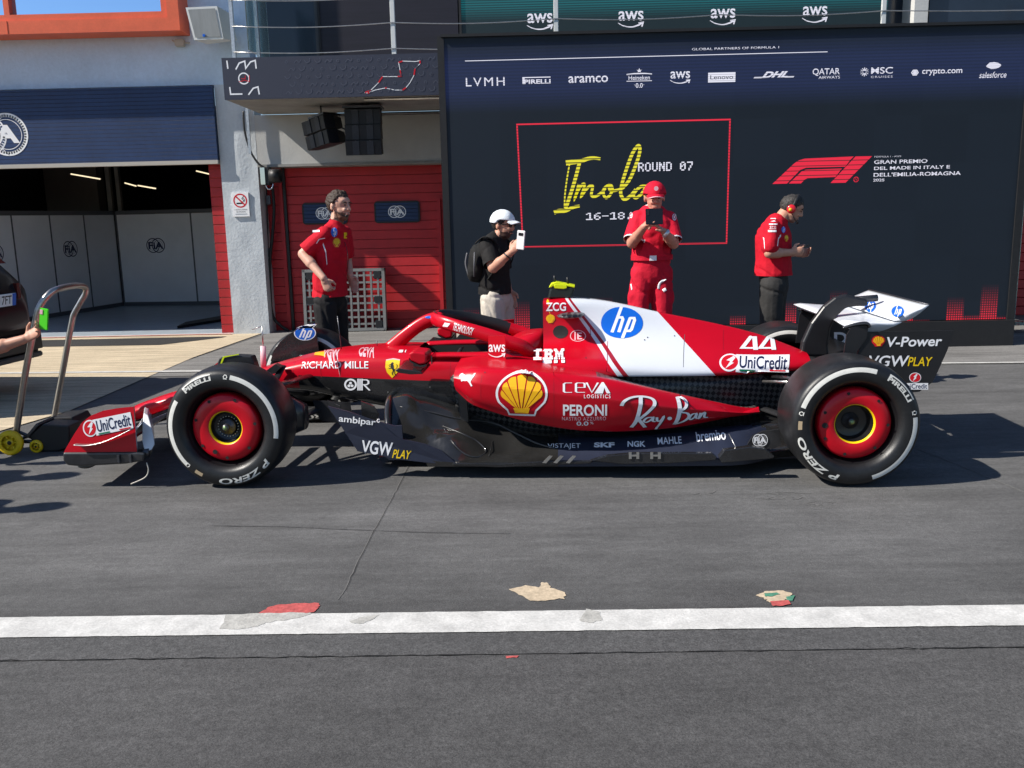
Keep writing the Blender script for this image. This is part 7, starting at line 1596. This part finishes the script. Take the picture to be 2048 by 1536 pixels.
# --- onlooker at the left edge, mostly out of the picture
def person_5():
    B = (-3.95, 5.75); f = Vector((.98, .15, 0)); root = empty('person', (B[0], B[1], 0)); tag(root, 'person leaning in at the left edge with an outstretched bare forearm', 'person')
    L = lambda x, y, z: Vector((x, y, z))
    J = dict(head=L(.38, 0, 1.16), neck=L(.24, 0, 1.08), shR=L(.14, -.18, 1.02), shL=L(.16, .18, 1.04), chest=L(.08, 0, .96), waist=L(-.12, 0, .86), hem=L(-.2, 0, .82), elL=L(.40, .22, .76), hipR=L(-.25, -.1, .80), hipL=L(-.25, .1, .80), kneeR=L(.05, -.14, .46), kneeL=L(-.02, .14, .46), ankR=L(-.16, -.12, .1), ankL=L(-.22, .14, .1), elR=L(.12, -.3, .72), wrR=L(.16, -.24, .5))
    w_ = W(50, 678, 5.75); J['wrL'] = w_ - Vector((B[0], B[1], 0)); e = W(-28, 702, 5.75); J['elL'] = e - Vector((B[0], B[1], 0)); hd = W(-42, 556, 5.85); J['head'] = hd - Vector((B[0], B[1], 0)); J['neck'] = J['head'] - Vector((.14, 0, .09))
    R = rot_basis(f, .25); fg = Fig(); add_head(fg, J['head'], R); fg.seg(J['neck'], J['head'] + R @ Vector((-.02, 0, -.06)), .06, .055)
    for s in 'RL': fg.chain([J['sh' + s], J['el' + s], J['wr' + s]], [.052, .046, .03])
    fg.seg(J['elL'], lerp(J['elL'], J['wrL'], .45), .046, .047); fg.hand(J['wrL'], Vector((.75, 0, .42)), Vector((-.2, -.85, .5)), -1, .45, k=1.05); fg.hand(J['wrR'], Vector((.2, 0, -1)), Vector((0, 1, 0)), 1, .3)
    fg.chain([J['neck'], J['chest'], J['waist'], J['hem']], [.08, .1, .1, .1]); legs(fg, J, (.08, .055, .042)); ms = ['skin', 'eye_dark', 'hair_dark', 'lip']; fg.build('body', ms, root, extra=lambda kb: head_marks(kb, J['head'], R, ms, 1, 'hair_dark')); hair_cap('hair', J['head'], R, 'hair_dark', root, thick=.014, rough=.006)
    fs = Fig(); torso(fs, J, .19, .13, f, .16, J['hem']); fs.seg(J['shR'], lerp(J['shR'], J['elR'], .7), .07, .07); fs.seg(J['shL'], lerp(J['shL'], J['elL'], .6), .07, .07); fs.build('shirt', 'shirt_blue', root, .009, 4, cuts=[(J['hem'], (0, 0, -1), .5)] + [(lerp(J['sh' + q], J['el' + q], 0.75), J['el' + q] - J['sh' + q], .125) for q in 'RL'])
    ft = Fig(); ft.seg(J['hem'], (J['hipR'] + J['hipL']) / 2, .14, .145); legs(ft, J, (.105, .085, .075)); ft.build('trousers', 'trouser_grey', root, .009, 4); fo = Fig(); shoe(fo, J['ankR'], f); shoe(fo, J['ankL'], f); fo.build('shoes', 'shoe_dark', root, .009, 3)
    c = W(88, 638, 5.72); ph = MB(); M = Matrix.Translation(c) @ Matrix.Rotation(radians(-10), 4, 'Z') @ Matrix.Rotation(radians(10), 4, 'Y'); ph.box((0, 0, 0), (.062, .011, .14), 0, M, bev=.004); ph.box((-.016, -.007, .045), (.02, .004, .03), 1, M); o = ph.build('phone', ['phone_green', 'pink_mark']); tag(o, 'bright green phone in the hand behind the trolley handle', 'phone')
person_5()

def bystander(name_loc, label, f, seed):
    """someone standing outside the picture whose shadow falls into it"""
    root = empty('person', (name_loc[0], name_loc[1], 0)); tag(root, label, 'person'); L = lambda x, y, z: Vector((x, y, z))
    J = dict(head=L(.03, 0, 1.64), neck=L(0, 0, 1.5), shR=L(0, -.17, 1.41), shL=L(0, .17, 1.41), chest=L(.02, 0, 1.28), waist=L(.01, 0, 1.06), hem=L(0, 0, .93), elR=L(-.03, -.23, 1.13), wrR=L(.02, -.22, .88), elL=L(-.03, .23, 1.13), wrL=L(.02, .22, .88), hipR=L(0, -.09, .9), hipL=L(0, .09, .9), kneeR=L(.03, -.1, .5), kneeL=L(.0, .1, .5), ankR=L(0, -.1, .09), ankL=L(-.04, .1, .09))
    R = rot_basis(f, .1); fg = Fig(); add_head(fg, J['head'], R); fg.seg(J['neck'], J['head'] - Vector((0, 0, .07)), .06, .055)
    for q in 'RL': fg.chain([J['sh' + q], J['el' + q], J['wr' + q]], [.05, .043, .03]); fg.hand(J['wr' + q], Vector((.1, 0, -1)), Vector((0, -.8 if q == 'L' else .8, 0)), 1 if q == 'R' else -1, .5)
    fg.chain([J['neck'], J['chest'], J['waist'], J['hem']], [.06, .09, .09, .09]); legs(fg, J, (.08, .055, .042)); ms = ['skin', 'eye_dark', 'hair_dark', 'lip']; fg.build('body', ms, root, extra=lambda kb: head_marks(kb, J['head'], R, ms, 1, 'hair_dark')); hair_cap('hair', J['head'], R, 'hair_dark', root, seed=seed)
    fs = Fig(); torso(fs, J, .19, .13, Vector(f), .155, J['hem'])
    for q in 'RL': fs.seg(J['sh' + q], lerp(J['sh' + q], J['el' + q], .9), .07, .072)
    fs.build('shirt', 'shirt_blue' if seed else 'shirt_black', root, .009, 4, cuts=[(J['hem'], (0, 0, -1), .5)])
    ft = Fig(); ft.seg(J['waist'] - Vector((0, 0, .05)), (J['hipR'] + J['hipL']) / 2, .135, .14); legs(ft, J, (.1, .08, .07)); ft.build('trousers', 'trouser_grey', root, .009, 4); fo = Fig(); shoe(fo, J['ankR'], f); shoe(fo, J['ankL'], f); fo.build('shoes', 'shoe_dark', root, .009, 3)
bystander((-4.80, 4.86), 'person standing outside the left edge, its shadow the farther of two on the asphalt', (1, 0, 0), 0)
bystander((-4.56, 4.24), 'person standing outside the left edge, its shadow the nearer of two on the asphalt', (1, .1, 0), 1)

# ------------------------------------------------------------------ the steel trolley with yellow wheels
tr = empty('trolley', (-3.3, 6.2, 0)); tag(tr, 'stainless steel trolley handle on yellow wheels left of the racing car nose', 'trolley'); to = Vector(tr.location)
q = [W(30, 882, 5.95), W(52, 740, 5.95), W(72, 640, 5.95), W(80, 612, 5.96), W(98, 588, 6.0), W(116, 578, 6.08), W(142, 572, 6.3), W(160, 571, 6.5), W(170, 575, 6.58), W(171, 586, 6.6), W(160, 606, 6.6), W(148, 628, 6.6), W(143, 648, 6.6), (W(126, 740, 6.6)), W(106, 848, 6.6)]
b = MB(); b.tube([v - to for v in smooth_path(q, 6)], .0215, 14); b.build('handle', 'steel_tube', tr)
def twheel(name, x, y, Y, r, w_):
    c = W(x, y, Y) - to; c.z = r; b = MB(); b.lathe([(r * .62, -w_ / 2), (r * .8, -w_ / 2), (r, -w_ / 2 + .004), (r, w_ / 2 - .004), (r * .8, w_ / 2), (r * .62, w_ / 2)], 28, c=c)
    b.lathe([(0, -w_ * .35), (r * .3, -w_ * .35), (r * .32, w_ * .3), (0, w_ * .3)], 16, c=c)
    for k in range(6): a = 2 * pi * k / 6; b.tube([c + Vector((r * .2 * cos(a), 0, r * .2 * sin(a))), c + Vector((r * .75 * cos(a), 0, r * .75 * sin(a)))], r * .09, 6)
    b.lathe([(r * .6, 0), (r * .25, 0.0)], 16, c=c + Vector((0, w_ * .2, 0)))
    o = b.build('wheel', 'yellow_plastic', tr); b = MB(); b.lathe([(0, -w_ * .5), (r * .16, -w_ * .5), (r * .18, 0)], 12, c=c); b.build('axle', 'plastic_black', o); return c
c1 = twheel('wheel', 22, 893, 5.9, .086, .035); c2 = twheel('wheel', 75, 904, 5.95, .045, .035)
b = MB(); b.tube([c1 + Vector((0, .04, 0)), c2 + Vector((0, .04, .02)), c2 + Vector((.25, .2, .03))], .014, 8); b.tube([c1 + Vector((0, 0, 0)), c1 + Vector((.1, .75, 0))], .012, 8); b.tube([W(34, 862, 5.95) - to, W(75, 880, 6.0) - to], .012, 8); b.build('frame', 'metal_dark', tr)
bx = empty('skid_block', (-3.1, 6.2, 0)); tag(bx, 'black skid block sitting between the trolley and the front wing', 'block'); bo = Vector(bx.location)
def wslab(nm, pts, Y0, Y1, m_, root, off, bev=.01):
    b = MB(); pp = [(W(x, y, (Y0 + Y1) / 2).x, max(.004, W(x, y, (Y0 + Y1) / 2).z)) for x, y in pts]; b.prism(pp, lambda u, v, t: Vector((u, t, v)) - off, Y0, Y1); o = b.build(nm, m_, root); md = o.modifiers.new('b', 'BEVEL'); md.width = bev; md.segments = 2; md.limit_method = 'ANGLE'; return o
wslab('shell', [(70, 866), (98, 843), (150, 846), (150, 890), (128, 900), (108, 914), (90, 898)], 5.95, 6.12, 'plastic_black', bx, bo); wslab('top_plate', [(114, 842), (122, 828), (160, 827), (167, 838), (166, 846), (116, 847)], 6.15, 6.4, 'plastic_black', bx, bo, .006); wslab('edge', [(72, 862), (92, 838), (97, 842), (75, 868)], 5.94, 6.2, 'metal_dark', bx, bo, .004)
b = MB(); b.tube([W(116, 848, 6.28) - bo, W(163, 848, 6.28) - bo], .006, 6); b.build('rod', 'metal_light', bx)

# ------------------------------------------------------------------ dark estate car at the left edge
sv = empty('parked_car', (-4.78, 7.72, 0), radians(-6)); tag(sv, 'black car at the left edge seen from its rear quarter with white number plate', 'car')
PRF = [(-4.3, .72, .62, .42), (-4.1, .84, .78, .30), (-3.4, .92, .92, .24), (-2.9, .93, 1.02, .22), (-2.3, .92, 1.48, .22), (-1.7, .91, 1.59, .22), (-.9, .91, 1.60, .22), (-.5, .90, 1.53, .24), (-.25, .88, 1.38, .26), (-.08, .86, 1.18, .30), (-.0, .82, 1.05, .36), (.04, .74, .82, .42)]
b = MB(); rings = []
for i in range(61):
    x = lerp(-4.3, .04, i / 60); w_, zt, zb = interp(PRF, x); r = []
    for v in superring(x, w_, zt, zb, 4.2, 40):
        t = max(0, (v.z - .95) / .55); r.append(Vector((v.x, v.y * (1 - .22 * min(t, 1)), v.z)))
    rings.append(r)
b.loft(rings); b.build('body', 'suv_paint', sv)
b = MB(); b.grid(lambda u, v: Vector((lerp(-.46, -.12, u) + .012, lerp(-.66, .66, v) * lerp(1.0, 1.08, u), lerp(1.49, 1.18, u) + .022)), 6, 8); b.build('rear_window', 'suv_glass', sv)
b = MB(); b.box((-.40, 0, 1.535), (.3, 1.3, .03), bev=.01); b.build('spoiler', 'suv_paint', sv)
for s in (-1, 1):
    b = MB(); b.loft([[Vector((.02 - .16 * t * t, s * lerp(.64, .87, t), z)) for z in (.78, 1.02)] + [Vector((-.05 - .18 * t * t, s * lerp(.64, .86, t), z)) for z in (1.02, .78)] for t in (0, .25, .5, .75, 1)], smooth=False); b.build('tail_light', 'tail_red', sv)
b = MB(); b.box((.075, 0, .47), (.10, 1.62, .26), bev=.05); b.box((.09, 0, .34), (.08, 1.5, .05), 1, bev=.01); b.build('bumper', ['suv_paint', 'suv_grey'], sv)
b = MB(); ms = ['sign_white']; M = Matrix.Translation((.062, .28, .88)) @ Matrix.Rotation(radians(90), 4, 'Z') @ Matrix.Rotation(radians(8), 4, 'X'); b.box((0, 0, 0), (.52, .012, .112), 0, M); pk = Mark().a(T('7FT', off=.008), 'black_mark', (.62, .16, .88, .86)).a(poly([(.9, 0), (1, 0), (1, 1), (.9, 1)]), 'blue_mark').a(poly([(0, 0), (.08, 0), (.08, 1), (0, 1)]), 'blue_mark')
panel([(pk, (-.26, -.056, .26, .056))], lambda a, q, t: M @ Vector((a, -.006 - t, q)), b, ms, .002); b.build('number_plate', ms, sv, fixn=False)
b = MB(); b.box((.055, 0, .985), (.02, .5, .014)); b.build('boot_trim', 'metal_dark', sv)
for x in (-.95, -3.5):
    for s in (-1, 1):
        wr = empty('wheel', (x, s * .80, .335), parent=sv); b = MB(); b.lathe([(.21, -.11), (.24, -.115), (.31, -.11), (.335, -.08), (.335, .08), (.31, .11), (.24, .115), (.21, .11)], 40); b.build('tyre', 'rubber', wr); b = MB(); b.lathe([(.21, -.09), (.0, -.06)], 20); b.lathe([(.21, .09), (.0, .06)], 20); b.build('rim', 'metal_dark', wr)
